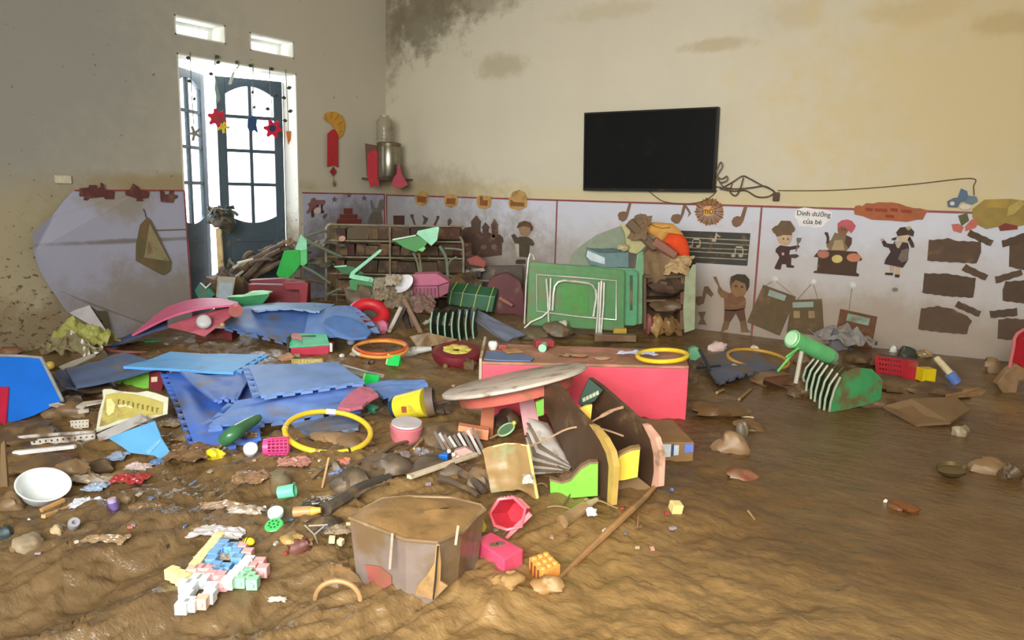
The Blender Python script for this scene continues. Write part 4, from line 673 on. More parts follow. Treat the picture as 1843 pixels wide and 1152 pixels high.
# ---- upturned round table leaning across the bench
bt = B(885, 796); ct = U(925, 681, bt+FW*.0); a1 = math.radians(13); a2 = math.radians(8.0)
xa = RT*math.cos(a1)+UP*math.sin(a1); ya = FW*math.cos(a2)-UP*math.sin(a2); Xt = XF(ct, xa, ya); rad = 136*mpp(ct)
r = T('round_table', 'small round table with a pale muddy top tipped over in front of the bench', 'table', bt)
ob('table_top', MB().lathe([(0, 0), (rad-.012, 0), (rad, -.006), (rad, -.018), (rad-.01, -.024), (0, -.024)], 48, Xt), M((196, 184, 172), .32, .45, mudc=(128, 96, 78), sc=9), r, smooth=True)
ob('apron', MB().lathe([(rad*.80, -.025), (rad*.78, -.075), (0, -.075)], 36, Xt), M((190, 98, 84), .35, .6), r, smooth=True)
def leg(poly, col, d=.0, th=.03, mud=.25):
    m = MB(); m.prism([U(x, y, bt+FW*d) for x, y in poly], FW*th); return ob('leg', m, M(col, mud, .6), r, bev=.003)
leg([(868, 712), (892, 712), (886, 802), (862, 802)], (176, 104, 72), .06, mud=.35)
leg([(929, 694), (954, 688), (974, 776), (944, 784)], (216, 160, 164), .02, mud=.2)
leg([(994, 682), (1017, 674), (1028, 722), (1012, 728)], (214, 130, 104), .22)
m = MB(); m.prism([U(x, y, bt-FW*.03) for x, y in ((825, 766), (880, 775), (878, 793), (823, 785))], FW*.05); ob('foot_bar', m, M((226, 148, 108), .08, .6), r, bev=.003)
# ---- tumbled wooden bookcase with curved sides
bookcase = T('bookcase', 'dark wooden bookcase with curved sides and wavy coloured fronts sunk in mud', 'bookcase', B(1090, 908))
za = Zm(780, 600, 3.2); wood = M((78, 58, 42), .25, .5, bump=.2)
def board(bpx, qpx, outline, edge, ecol, dq=.5):
    b0 = B(*bpx); Q = U(qpx[0], qpx[1], b0+FW*dq); h = (Q-b0)*np.array([1, 1, 0]); h /= np.linalg.norm(h); nn = np.cross(h, UP)
    if np.dot(nn, RT) > 0: nn = -nn
    g = lambda pts, k=0: [PLN(x, y, b0, nn)+nn*k for x, y in za(pts)]
    m = MB(); m.prism(g(outline), -nn*.02); o = ob('side_board', m, wood, bookcase)
    m = MB(); m.prism(g(edge, .002), -nn*.024); ob('edge_band', m, M(ecol, .25, .55), bookcase); return b0, nn, h
board((1096, 910), (985, 700), [(640, 300), (700, 290), (720, 310), (800, 420), (900, 520), (962, 600), (1000, 680), (1015, 760), (1005, 995), (945, 990), (850, 900), (760, 700), (660, 480), (600, 360)], [(898, 522), (925, 535), (985, 605), (1025, 680), (1042, 770), (1026, 992), (1002, 996), (1012, 765), (996, 690), (960, 615)], (190, 158, 84))
board((1178, 882), (1065, 690), [(895, 255), (960, 300), (1100, 425), (1205, 520), (1262, 605), (1285, 700), (1270, 890), (1180, 900), (1060, 740), (905, 520), (840, 400)], [(1205, 520), (1225, 530), (1280, 600), (1308, 700), (1300, 882), (1256, 892), (1272, 800), (1270, 700), (1250, 610)], (206, 160, 138))
bq = B(1060, 897)
def front(poly, d, col, name='wavy_front', mud=.06, th=.016):
    m = MB(); m.prism([U(x, y, bq+FW*d) for x, y in za(poly)], FW*th); return ob(name, m, M(col, mud, .5, sc=4), bookcase)
front([(672, 845), (740, 866), (790, 850), (850, 782), (900, 752), (948, 750), (946, 936), (675, 956)], 0, (122, 206, 66))
front([(668, 838), (740, 855), (790, 838), (850, 768), (900, 742), (950, 740), (950, 752), (900, 754), (850, 785), (790, 852), (740, 868), (668, 850)], -.004, (128, 106, 82), 'front_cap', .4, .03)
front([(1042, 735), (1080, 700), (1140, 672), (1190, 668), (1176, 828), (1100, 845), (1045, 850)], .04, (232, 200, 70))
front([(1040, 722), (1080, 690), (1140, 663), (1192, 655), (1192, 670), (1140, 676), (1080, 704), (1044, 738)], .036, (140, 112, 70), 'front_cap', .4, .03)
front([(838, 436), (880, 418), (915, 412), (905, 515), (880, 500)], .30, (226, 190, 78), 'upper_front')
front([(588, 400), (636, 380), (636, 470), (600, 480)], .30, (104, 164, 60), 'upper_front', .25)
front([(1040, 850), (1180, 832), (1255, 890), (1120, 940), (1040, 960)], .12, (124, 96, 60), 'mud_filled_shelf', .7)
m = MB(); m.prism([U(x, y, B(1178, 882)+FW*.36) for x, y in ((1041, 728), (1046, 712), (1060, 682), (1085, 702), (1070, 722), (1052, 730))], FW*.012); bb = T('leafy_card', 'dark green leaf-patterned card standing out of the bookcase', 'card', U(1055, 730, B(1178, 882)+FW*.36)); ob('card', m, M((44, 70, 58), .15, .5), bb)
for k in range(5):
    p = U(1049+k*6, 724-k*3, B(1178, 882)+FW*.355); ob('leaf_print', MB().prism([p, p+RT*.012+UP*.006, p+RT*.008+UP*.022, p-RT*.003+UP*.014], FW*.004), M((168, 176, 150), 0, .6), bb)
# ---- folded green tables standing on edge in front of the back wall
bg_ = B(1050, 604); gt = M((82, 134, 82), .3, .45, sc=5, mudc=(120, 116, 78)); steel = M((214, 216, 206), .12, .3, metal=.35)
zg = Zm(820, 340, 4.114)
tb = T('folding_table', 'front green folding table on its edge, white steel legs folded flat', 'table', bg_, 'folded green tables')
def gp(poly, d, th, name, mat, par, bev=0, b=bg_): m = MB(); m.prism([U(x, y, b+FW*d) for x, y in zg(poly)], FW*th); return ob(name, m, mat, par, bev=bev)
gp([(545, 560), (560, 540), (1240, 600), (1255, 620), (1248, 1040), (1235, 1055), (535, 1010), (525, 990)], 0, .03, 'table_top', gt, tb, .008)
gp([(780, 700), (985, 715), (985, 935), (785, 910)], -.006, .008, 'centre_panel', M((74, 140, 66), .15, .4), tb)
gp([(565, 575), (800, 600), (800, 632), (565, 610)], -.006, .008, 'rib', gt, tb); gp([(820, 602), (1000, 618), (1000, 650), (820, 634)], -.006, .008, 'rib', gt, tb); gp([(1030, 620), (1215, 635), (1215, 668), (1030, 655)], -.006, .008, 'rib', gt, tb)
def gtube(pts, d, rr, name, par, mat=steel, b=bg_, cl=False): return ob(name, MB().tube([U(x, y, b+FW*d) for x, y in zg(pts)], rr, 8, closed=cl), mat, par, smooth=True)
gtube([(600, 635), (900, 655), (1190, 680), (1188, 970), (900, 945), (602, 905)], -.016, .007, 'rail_frame', tb, cl=True)
arc = [(718, 900), (725, 780), (735, 720), (760, 690), (800, 680), (900, 688), (980, 698), (1015, 715), (1038, 750), (1042, 800), (1020, 945)]
gtube(arc, -.034, .010, 'folding_leg', tb); gtube([(672, 665), (682, 800), (690, 1015)], -.028, .009, 'folding_leg', tb); gtube([(1080, 680), (1072, 850), (1060, 1090)], -.03, .010, 'folding_leg', tb)
gtube([(705, 660), (700, 780), (696, 900)], -.03, .008, 'folding_leg', tb); gtube([(1100, 690), (1096, 850), (1076, 1085)], -.034, .008, 'folding_leg', tb); gtube([(1062, 690), (1054, 900), (1040, 1085)], -.036, .008, 'folding_leg', tb)
gtube([(690, 905), (640, 950), (560, 985), (510, 1030)], -.034, .008, 'folding_leg', tb)
tb2 = T('folding_table', 'green folding table standing second in the stack, round-cornered', 'table', bg_+FW*.06, 'folded green tables')
gp([(1180, 610), (1330, 600), (1352, 620), (1345, 1000), (1325, 1015), (1180, 1010)], .055, .03, 'table_top', M((84, 152, 110), .2, .45, mudc=(110, 112, 78)), tb2, .008); gp([(1290, 640), (1312, 640), (1310, 900), (1290, 900)], .05, .006, 'leg_slot', M((52, 84, 60), .3, .6), tb2)
tb3 = T('folding_table', 'rearmost green folding table of the stack, pale rounded corner sticking up', 'table', bg_+FW*.13, 'folded green tables')
gp([(545, 545), (1330, 590), (1345, 470), (1375, 455), (1395, 470), (1396, 600), (1382, 1000), (1320, 1010), (560, 1000)], .12, .03, 'table_top', M((108, 156, 116), .15, .45, mudc=(120, 124, 90)), tb3, .008)
gtube([(510, 1000), (522, 700), (540, 520), (553, 478), (570, 490), (582, 525)], .02, .007, 'side_hoop', tb)
# ================================================================== BUILDERS FOR THE SMALLER THINGS
ORD = ['first', 'second', 'third', 'fourth', 'fifth', 'sixth', 'seventh', 'eighth', 'ninth', 'tenth', 'eleventh', 'twelfth', 'thirteenth']
def Dp(d): return C+FW*d                       # reference point at a distance in front of the viewer
def DF(cx, cy, b, ratio, roll=0, down=False):    # frame of a disc that shows this flattening; x along its wide axis, z its normal
    p = U(cx, cy, b); v = (p-C)/np.linalg.norm(p-C); rv = RT-v*np.dot(RT, v); rv /= np.linalg.norm(rv); u = np.cross(rv, v); a = math.radians(roll)
    xa = rv*math.cos(a)+u*math.sin(a); w = np.cross(xa, v); w = w if np.dot(w, UP) > 0 else -w
    if down: w = -w
    n = -v*ratio+w*math.sqrt(1-ratio*ratio); return XF(p, xa, np.cross(n, xa)), p
def lumpy(m, c, r, X_=None, sq=.35, n=18): return m.ball(c, r, n, X_, sq)
def pprism(poly, b, d, th): m = MB(); m.prism([U(x, y, b+FW*d) for x, y in poly], FW*th); return m
def poly1(name, label, cat, poly, b, col, th=.01, mud=.2, rough=.6, bev=0, group=None, d=0, **k): return one(name, label, cat, pprism(poly, b, d, th), M(col, mud, rough, **k), group, bev=bev)
def flat1(name, label, cat, polyz, col, th=.006, mud=.2, rough=.6, group=None, **k):
    m = MB(); m.prism([atz(*p) for p in polyz], (0, 0, th)); return one(name, label, cat, m, M(col, mud, rough, **k), group)
def hoop(label, cx, cy, rx, ry, b, col, rr=.011, roll=0, mud=.15, group='plastic hoops', tape=None):
    Xm, p = DF(cx, cy, b, ry/rx, roll); R_ = rx*mpp(p); pts = [(R_*math.cos(2*math.pi*k/56), R_*math.sin(2*math.pi*k/56), 0) for k in range(56)]
    if tape is None: return one('hoop', label, 'hoop', MB().tube(pts, rr, 10, True, Xm), M(col, mud, .4), group, smooth=True)
    r = T('hoop', label, 'hoop', p, group); ob('ring', MB().tube(pts, rr, 10, True, Xm), M(col, mud, .4), r, smooth=True)
    for a, w, c in tape: ob('tape_band', MB().tube([(R_*math.cos(math.radians(a+w*k/4)), R_*math.sin(math.radians(a+w*k/4)), 0) for k in range(5)], rr*1.12, 10, False, Xm), M(c, .1, .5), r, smooth=True)
    return r
def crump(name, label, cat, px, py, w, h, col, b=None, mud=.2, rough=.3, alpha=1.0, amp=.25, rz=0, rx=0, group=None, lift=.0, sc=9, th=.003):
    """crumpled sheet or bag; w, h in photo pixels at its place"""
    b = B(px, py) if b is None else b; p = U(px, py, b); k = mpp(p); Wd, Dp_, sd = w*k, h*k, rnd.randint(0, 999)
    Xm = X(p+UP*(lift+.01), rz, rx)
    def fn(u, v):
        n1 = float(fbm(u*4+sd, v*4, sd, 4)); n2 = float(vnoise(u*9+sd, v*9, sd+5)); e = (4*u*(1-u))*(4*v*(1-v)); rx_ = 1+.35*float(vnoise(v*4, sd*1.7, 3)); ry_ = 1+.35*float(vnoise(u*4, sd*2.3, 5))
        return Xm @ Vector(((u-.5)*Wd*rx_+.1*Wd*n2, (v-.5)*Dp_*1.6*ry_+.1*Dp_*n1, amp*min(Wd, Dp_*3)*(.75*e+abs(n1)*1.0+.35*n2*e)))
    m = MB(); m.sheet(fn, 22, 18, th); return one(name, label, cat, m, M(col, mud, rough, alpha=alpha, sc=sc), group, smooth=False)
def lump(name, label, cat, px, py, w, h, col, b=None, mud=.5, rough=.5, deep=.8, group=None, sink=.25, bump=.4):
    b = B(px, py) if b is None else b; p = U(px, py, b); k = mpp(p); m = MB(); lumpy(m, (0, 0, h*k*(.5-sink)), (w*k/2, w*k/2*deep, h*k*.62), X(p), .7)
    return one(name, label, cat, m, M(col, mud, rough, bump=bump), group, smooth=True)
def stick(name, label, cat, p1, p2, r_px, col, b=None, mud=.45, taper=.7, bend=.0, group=None, d2=0.0, n=8, lift=.01):
    b1_ = B(*p1) if b is None else b; b2_ = (B(*p2) if b is None else b)+FW*d2; a = U(p1[0], p1[1], b1_)+UP*lift; c = U(p2[0], p2[1], b2_)+UP*lift; r0 = r_px*mpp(a); pts = []
    o1, o2 = rnd.uniform(-1, 1), rnd.uniform(-1, 1)
    for k in range(9): t = k/8; pts.append(a+(c-a)*t+(UP*math.sin(math.pi*t)*bend+RT*math.sin(2*math.pi*t)*bend*.5*o1+UP*math.sin(3*math.pi*t)*bend*.25*o2))
    return one(name, label, cat, MB().tube(pts, [r0*(1-(1-taper)*k/8) for k in range(9)], n), M(col, mud, .7), group, smooth=True)
def cyl_between(a, c, r0, r1, n=22, wall=0.0, open_end=None):
    a = np.array(a); c = np.array(c); L_ = np.linalg.norm(c-a); z = (c-a)/L_; x = np.cross(UP, z); x = x/np.linalg.norm(x) if np.linalg.norm(x) > 1e-6 else RT; m4 = XF(a, x, np.cross(z, x)); m = MB()
    if wall: m.lathe([(0, .012), (r0-wall, .012), (r1-wall, L_), (r1, L_), (r0, 0), (0, 0)], n, m4)
    else: m.lathe([(0, 0), (r0, 0), (r1, L_), (0, L_)], n, m4)
    return m
def blk(name, label, cat, px, py, w, h, dp, col, rz=0, rx=0, ry=0, mud=.15, b=None, group=None, bev=.003, rough=.45, sink=.0):
    b = B(px, py) if b is None else b; k = mpp(b); return one(name, label, cat, MB().box((0, 0, h*k/2-sink), (w*k, dp*k, h*k), X(U(px, py, b), rz, rx, ry)), M(col, mud, rough), group, bev=bev)
# ================================================================== THE HEAP AT THE DOOR AND IN THE CORNER
zA = Zm(340, 380, 5.76); zB = Zm(580, 380, 5.76)
pgreen = M((26, 178, 66), .12, .4, sc=4); mint = M((150, 226, 186), .15, .45, mudc=(96, 130, 106)); dgreen = M((54, 140, 74), .22, .45); grl = M((112, 128, 108), .35, .5)
def chair(name, label, b, polys, legs, group='green preschool chairs'):
    pts = [p for q in polys for p in q[1]]; r = T(name, label, 'chair', U(sum(p[0] for p in pts)/len(pts), max(p[1] for p in pts), b), group)
    for pn, poly, mt_, d, th in polys: ob(pn, pprism(poly, b, d, th), mt_, r, bev=.003)
    for pts, rr in legs: ob('leg', MB().tube(smooth_pts([U(x, y, b+FW*d) for x, y, d in pts], 3), rr, 8), grl, r, smooth=True)
    return r
chair('preschool_chair', 'bright green chair upside down before the door, seat facing out', Dp(6.7), [('seat', zA([(985, 410), (1140, 402), (1150, 470), (1150, 560), (1110, 620), (1040, 690), (930, 685), (905, 650)]), pgreen, 0, .02), ('seat_side', zA([(1152, 415), (1222, 400), (1224, 540), (1185, 572), (1152, 558)]), M((96, 206, 128), .1, .4), .02, .03), ('backrest', zA([(1160, 240), (1185, 268), (1217, 292), (1224, 398), (1150, 413), (1098, 395)]), mint, .03, .02)],
      [([(548, 430, .04), (580, 447, .1), (614, 462, .2)], .013), ([(546, 480, .04), (572, 494, .1), (594, 510, .15)], .013), ([(549, 426, .1), (568, 420, .2), (588, 415, .3)], .012)])
chair('preschool_chair', 'green chair lying on its side with two pale slats crossing', Dp(6.4), [('backrest', zB([(128, 578), (250, 566), (330, 580), (440, 652), (320, 672), (200, 645)]), M((36, 106, 62), .2, .5), .08, .02), ('slat', zB([(275, 690), (298, 632), (592, 398), (617, 400), (604, 428), (345, 640), (300, 700)]), mint, 0, .03), ('slat', zB([(285, 682), (310, 655), (520, 692), (536, 712), (522, 742), (300, 702)]), mint, -.01, .03), ('back_edge', zB([(120, 572), (250, 560), (252, 578), (130, 584)]), mint, .06, .02), ('seat', zB([(275, 722), (300, 708), (522, 742), (532, 800), (430, 890), (372, 896), (300, 812)]), dgreen, .01, .025)], [([(612, 520, .05), (590, 530, .2)], .012)])
chair('preschool_chair', 'pale green chair tipped high on the heap in front of the corner panel', Dp(6.6), [('seat', zB([(730, 300), (960, 250), (1010, 265), (1092, 325), (1060, 372), (970, 427), (850, 382)]), M((46, 142, 58), .15, .45), .03, .02), ('backrest', zB([(975, 240), (990, 205), (1200, 160), (1212, 172), (1192, 300), (1130, 362), (1090, 325), (1010, 262)]), mint, 0, .02), ('seat_edge', zB([(725, 290), (962, 246), (978, 258), (730, 306)]), M((214, 240, 218), .05, .5), .0, .03), ('seat_lip', zB([(985, 405), (1052, 368), (1074, 384), (1040, 424)]), M((130, 214, 120), .1, .5), .01, .02)],
      [([(744, 455, .06), (752, 475, .06), (756, 494, .05)], .010), ([(754, 456, .03), (757, 475, .03), (758, 494, .03)], .010), ([(791, 443, .08), (803, 465, .08), (806, 500, .08)], .014), ([(822, 463, .1), (810, 470, .1), (805, 485, .1)], .010), ([(800, 447, .12), (818, 448, .12), (832, 450, .12)], .008)])
# steel rack with muddy books
rk = Dp(7.05); rod = M((150, 142, 122), .4, .4, metal=.2)
r = T('book_rack', 'tall steel tube rack full of mud-coated books in the corner', 'rack', U(700, 600, rk))
def rkt(pts, rr=.009, name='rack_rod'): return ob(name, MB().tube(smooth_pts([U(x, y, rk+FW*d) for x, y, d in pts], 3), rr, 8), rod, r, smooth=True)
rkt([(587, 600, 0), (587, 500, 0), (587, 425, 0), (589, 409, 0), (596, 403, 0), (606, 405, .1)], .012, 'rack_post'); rkt([(834, 600, 0), (834, 500, 0), (834, 445, 0), (830, 430, .02), (824, 425, .1)], .012, 'rack_post'); rkt([(702, 600, 0), (702, 408, 0)], .010, 'rack_post'); rkt([(607, 600, .26), (606, 405, .26)], .010, 'rack_post'); rkt([(772, 600, .26), (772, 415, .26)], .010, 'rack_post')
for y0, y1 in ((404, 408), (433, 436), (462, 466), (492, 497), (530, 535), (565, 570)): rkt([(588, y0, 0), (700, (y0+y1)/2, 0), (833, y1, 0)], .008)
ob('back_plate', pprism([(592, 406), (832, 412), (832, 598), (592, 598)], rk, .27, .01), M((92, 82, 64), .5, .8), r)
for ti, (tier, y0, y1) in enumerate((('top', 407, 431), ('second', 438, 460), ('third', 467, 491), ('fourth', 500, 528), ('bottom', 537, 563))):
    x = 606; bi = 0
    while x < 820:
        w = rnd.uniform(12, 40); h = (y1-y0)*rnd.uniform(.78, 1.0); c = rnd.choice([(78, 62, 46), (66, 52, 42), (88, 72, 54), (84, 52, 42), (70, 60, 46), (96, 82, 64), (74, 38, 36)]); tl = rnd.uniform(-3, 3)
        m = MB(); m.prism([U(px, py, rk+FW*.05) for px, py in ((x+tl, y1-h), (x+w-1+tl, y1-h+1), (x+w-1, y1), (x, y1))], FW*.16); one('muddy_book', 'mud-coated %s book, %s from the curved post on the %s rack tier' % (('thick' if w > 26 else 'thin'), ORD[min(bi, 12)], tier), 'book', m, M(c, .4, .8), 'books on the %s tier of the rack' % tier, bev=.002); x += w; bi += 1
one('disc_badge', 'small round pink disc clipped to the steel rack', 'disc', MB().lathe([(0, 0), (.03, 0), (.032, .005), (.028, .01), (0, .01)], 18, DF(616, 430, rk-FW*.03, .8, 25)[0]), M((210, 158, 146), .15, .6), smooth=True)
for i, (x1, y1, x2, y2, rr) in enumerate([(588, 408, 545, 418, 3), (545, 425, 520, 470, 4), (600, 435, 690, 430, 2)]): pass
BRL = ['longest thick branch of the tangle swept against the door', 'short straight branch low in the tangle by the door', 'thick branch crossing below the longest one in the door tangle', 'stub of branch standing up in the middle of the door tangle', 'thin branch at the near end of the door tangle', 'thick branch running up towards the bright green chair', 'level branch passing behind the bright green chair', 'thin forward branch in the door tangle', 'branch peeping out above the bright green chair', 'thick branch between the bright green chair and the rack', 'small upright twig at the near end of the door tangle', 'low branch over the wine red stool']
# dead branches swept against the door
BRN = [((395, 520), (512, 440), 7, 0), ((412, 500), (470, 468), 5, .05), ((430, 512), (505, 452), 6, -.1), ((440, 470), (455, 458), 5, 0), ((400, 508), (440, 480), 4, -.05), ((455, 500), (528, 446), 7, .1), ((470, 492), (545, 470), 5, -.1), ((450, 480), (490, 470), 4, -.12), ((508, 480), (560, 455), 4, .15), ((560, 470), (640, 500), 5, .1), ((410, 485), (418, 470), 4, -.1), ((530, 505), (596, 518), 4, .1)]
for i, (p1, p2, rr, d) in enumerate(BRN): stick('dead_branch', BRL[i], 'branch', p1, p2, rr, rnd.choice([(92, 82, 70), (108, 92, 78), (84, 70, 60), (120, 106, 92)]), b=Dp(6.95+d), mud=.35, bend=.03, group='branches against the door', d2=.1)
for i, (x, y, w, h, c) in enumerate([(500, 455, 60, 20, (104, 84, 78)), (470, 475, 50, 18, (92, 82, 72)), (430, 490, 40, 20, (90, 84, 76)), (520, 442, 40, 14, (110, 84, 86)), (590, 445, 60, 40, (96, 94, 84)), (575, 480, 60, 40, (84, 88, 76))]):
    crump('muddy_rag', ['widest muddy rag caught over the door branches', 'muddy rag low in the middle of the door branches', 'muddy rag at the near end of the door branches', 'mauve-grey muddy rag topmost on the door branches', 'grey-green rag between the bright green chair and the rack', 'dark green rag below the grey-green one by the rack'][i], 'rag', x, y, w, h, c, b=Dp(7.1), mud=.4, rough=.8, amp=.2, group='rags in the branches')
dc = Dp(7.12)
crump('dark_rag', 'dark wet rag snagged between the two door leaves', 'rag', 398, 392, 44, 20, (58, 66, 62), b=dc, mud=.35, rough=.6, amp=.5, rx=60)
lump('mud_clod', 'clod of mud and leaves stuck in the door gap', 'mud clod', 404, 404, 40, 30, (66, 68, 60), b=Dp(7.1), mud=.4)
stick('bent_twig', 'bent twig poking out beside the rag on the door', 'twig', (408, 384), (428, 390), 4, (88, 100, 92), b=Dp(7.1), mud=.2, bend=.02)
poly1('wooden_batten', 'pale splintered wooden batten standing in the door gap', 'batten', [(388, 412), (397, 408), (398, 430), (402, 482), (392, 485)], Dp(7.16), (226, 200, 150), .03, .25, .7)
poly1('tan_offcut', 'yellowish wood offcut below the batten in the door gap', 'offcut', [(392, 482), (402, 478), (404, 496), (392, 496)], Dp(6.95), (166, 134, 74), .03, .3)
for i, (p1, p2, rr, c) in enumerate([((400, 480), (412, 512), 3, (150, 152, 140)), ((412, 470), (422, 480), 3, (120, 120, 110)), ((420, 484), (430, 478), 3, (190, 190, 176)), ((428, 476), (456, 468), 3, (214, 208, 190)), ((425, 500), (438, 490), 3, (170, 168, 150))]):
    stick('splinter', ['pale splinter touching the foot of the wooden batten', 'dark splinter above the white-edged frame', 'short white splinter lying level before the door', 'long cream splinter under the branches by the door', 'tilted beige splinter beside the white-edged frame'][i], 'splinter', p1, p2, rr, c, b=Dp(6.6), mud=.2, group='splinters before the door')
lump('silt_heap', 'brown heap of silt behind the white-edged frame', 'mud clod', 414, 545, 76, 74, (84, 72, 60), b=Dp(6.62), mud=.4)
r = T('picture_frame', 'white-edged frame with a pale blue panel leaning in the heap', 'picture frame', U(407, 545, Dp(6.3)))
ob('frame', pprism(zA([(300, 680), (482, 690), (440, 925), (278, 890)]), Dp(6.3), 0, .02), M((170, 166, 150), .35, .6), r); ob('panel', pprism(zA([(316, 740), (450, 745), (438, 925), (298, 905)]), Dp(6.3), -.006, .006), M((166, 182, 196), .15, .5), r)
poly1('plastic_scrap', 'teal folded plastic scrap at the foot of the loose panel', 'plastic scrap', zA([(110, 745), (165, 795), (225, 745), (212, 805), (262, 870), (190, 935), (110, 935), (62, 820)]), Dp(6.25), (58, 128, 110), .03, .3)
poly1('plastic_edge', 'thin white plastic edge on the teal scrap', 'plastic scrap', zA([(112, 742), (125, 742), (172, 788), (226, 742), (230, 752), (174, 806)]), Dp(6.2), (224, 232, 226), .01, .05)
blk('maroon_crate', 'dark red plastic crate half hidden behind the blue mats', 'crate', 505, 552, 96, 44, 60, (120, 34, 44), b=Dp(6.35), mud=.25, bev=.012)
poly1('crate_label', 'lighter red inner wall of the dark red crate', 'panel', zA([(1000, 750), (1200, 735), (1230, 950), (1010, 940)]), Dp(6.12), (150, 40, 52), .01, .15) if False else None
crt = T('red_stool', 'wine red plastic stool beside the dark red crate', 'stool', U(538, 552, Dp(6.08))); ob('stool_side', pprism(zA([(960, 745), (1190, 735), (1235, 760), (1220, 960), (1150, 965), (1140, 820), (1000, 815)]), Dp(6.08), 0, .05), M((142, 36, 50), .2, .45), crt, bev=.006); ob('stool_top', pprism(zA([(620, 715), (960, 700), (1190, 735), (960, 750), (640, 745)]), Dp(6.12), 0, .1), M((124, 40, 52), .3, .5), crt, bev=.006)
r = T('green_tray', 'shallow green plastic tray on the arching pale blue mat', 'tray', U(450, 549, Dp(5.9)))
ob('tray_side', pprism(zA([(398, 895), (540, 885), (640, 868), (830, 845), (830, 880), (770, 955), (720, 978), (560, 975), (400, 915)]), Dp(5.85), 0, .05), M((50, 138, 90), .12, .4), r, bev=.006); ob('tray_top', pprism(zA([(400, 890), (540, 880), (620, 842), (720, 836), (830, 846), (830, 858), (640, 878), (540, 892)]), Dp(5.84), 0, .1), M((166, 232, 180), .06, .4), r)
one('roll_end', 'round dusty red roll end between the pink and blue mats', 'roll', cyl_between(U(424, 559, b1), U(424, 556, b1+FW*.25), 12*mpp(b1), 12*mpp(b1)), M((176, 86, 82), .35, .6), smooth=True)
one('white_button', 'white round plastic cap on the dull pink mat', 'cap', MB().lathe([(0, .012), (.02, .014), (.04, .01), (.048, 0), (.05, -.012), (0, -.012)], 22, DF(367, 578, b1-FW*.08, .92)[0]), M((206, 208, 214), .1, .35), smooth=True)
one('tan_ball', 'tiny tan wooden ball under the pink mat', 'ball', MB().ball(tuple(U(400, 585, b1-FW*.1)), .018, 12), M((196, 158, 128), .1, .5), smooth=True)
blk('maroon_box', 'dark red box in the hollow under the pink mat', 'box', 393, 626, 66, 40, 40, (108, 32, 38), b=B(393, 628)+FW*.35, mud=.3)
stick('green_rod', 'long green rod in the hollow under the pink mat', 'rod', (262, 617), (345, 621), 4, (44, 110, 62), b=B(300, 628)+FW*.25, mud=.2, taper=1)
lump('green_rag', 'dark green rag lying in the hollow under the pink mat', 'rag', 355, 628, 56, 22, (58, 78, 54), b=B(355, 630)+FW*.3)
hoop('thin dull red hoop end under the propped dark blue mat', 240, 628, 52, 6, B(240, 630), (134, 72, 66), .010, 0, .3)
# pink crate, oval plate, scraps in the middle of the heap
r = T('pink_crate', 'dusty pink plastic crate tipped among the scraps', 'crate', U(772, 545, Dp(6.0)))
pk = M((176, 88, 122), .22, .5); pk2 = M((150, 74, 104), .25, .5)
ob('crate_top', pprism(zB([(935, 655), (1190, 648), (1320, 735), (1200, 775), (940, 780)]), Dp(6.0), 0, .18), pk, r, bev=.008); ob('crate_front', pprism(zB([(940, 782), (1200, 778), (1205, 900), (1100, 912), (945, 905)]), Dp(5.99), 0, .06), pk2, r, bev=.006); ob('crate_end', pprism(zB([(1200, 778), (1322, 738), (1305, 850), (1208, 900)]), Dp(6.02), 0, .08), M((140, 62, 92), .25, .5), r, bev=.006)
for k in range(6): ob('slot', pprism(zB([(965+k*38, 800), (985+k*38, 800), (987+k*38, 870), (967+k*38, 870)]), Dp(5.982), 0, .01), M((112, 52, 76), .3, .6), r)
one('oval_plate', 'white oval plastic plate leaning on the pink crate', 'plate', MB().lathe([(0, .0), (.07, .002), (.088, .012), (.092, .012), (.09, .006), (.07, -.004), (0, -.005)], 28, DF(726, 512, Dp(5.9), .62, 38)[0]), M((222, 222, 226), .06, .35), smooth=True)
for i, (x, y, w, h, c, lab) in enumerate([(684, 514, 22, 22, (150, 142, 122), 'crumpled cream paper against the fallen green chair'), (708, 508, 26, 20, (170, 160, 142), 'crumpled white card behind the oval plate'), (690, 530, 40, 30, (132, 118, 98), 'muddy crumpled bag below the fallen green chair'), (720, 545, 50, 26, (110, 96, 78), 'muddy crumpled bag under the oval plate'), (755, 553, 60, 24, (120, 94, 86), 'brown crumpled wrapper below the pink crate')]):
    crump('crumpled_paper', lab, 'paper', x, y, w, h, c, b=Dp(5.85), mud=.3, rough=.6, amp=.3, rx=30)
lump('dirty_bundle', 'muddy bundle propping up the fallen green chair', 'bundle', 655, 545, 60, 36, (104, 92, 76), b=Dp(6.42), mud=.35)
r = T('potty_ring', 'thick red ring seat with a dark square opening', 'ring seat', B(664, 596)); Xm, p = DF(663, 566, B(664, 597)+FW*.1, .88, 0)
rp = [(.115*math.cos(2*math.pi*k/40)*(1+.04*math.cos(4*math.pi*k/20)), .095*math.sin(2*math.pi*k/40), 0) for k in range(40)]
ob('ring', MB().tube(rp, .05, 14, True, Xm), M((200, 34, 48), .12, .45), r, smooth=True); ob('inner_panel', MB().box((0, 0, -.02), (.20, .15, .01), Xm), M((76, 78, 74), .3, .7), r)
lump('grey_cloth', 'small muddy grey cloth in front of the ring seat opening', 'cloth', 668, 598, 26, 18, (116, 106, 94), b=B(668, 600))
one('pink_gem', 'faceted pink plastic gem block by the red ring seat', 'block', MB().ball(tuple(U(688, 589, B(688, 600))), 13*mpp(B(688, 600)), 6), M((222, 136, 168), .12, .3))
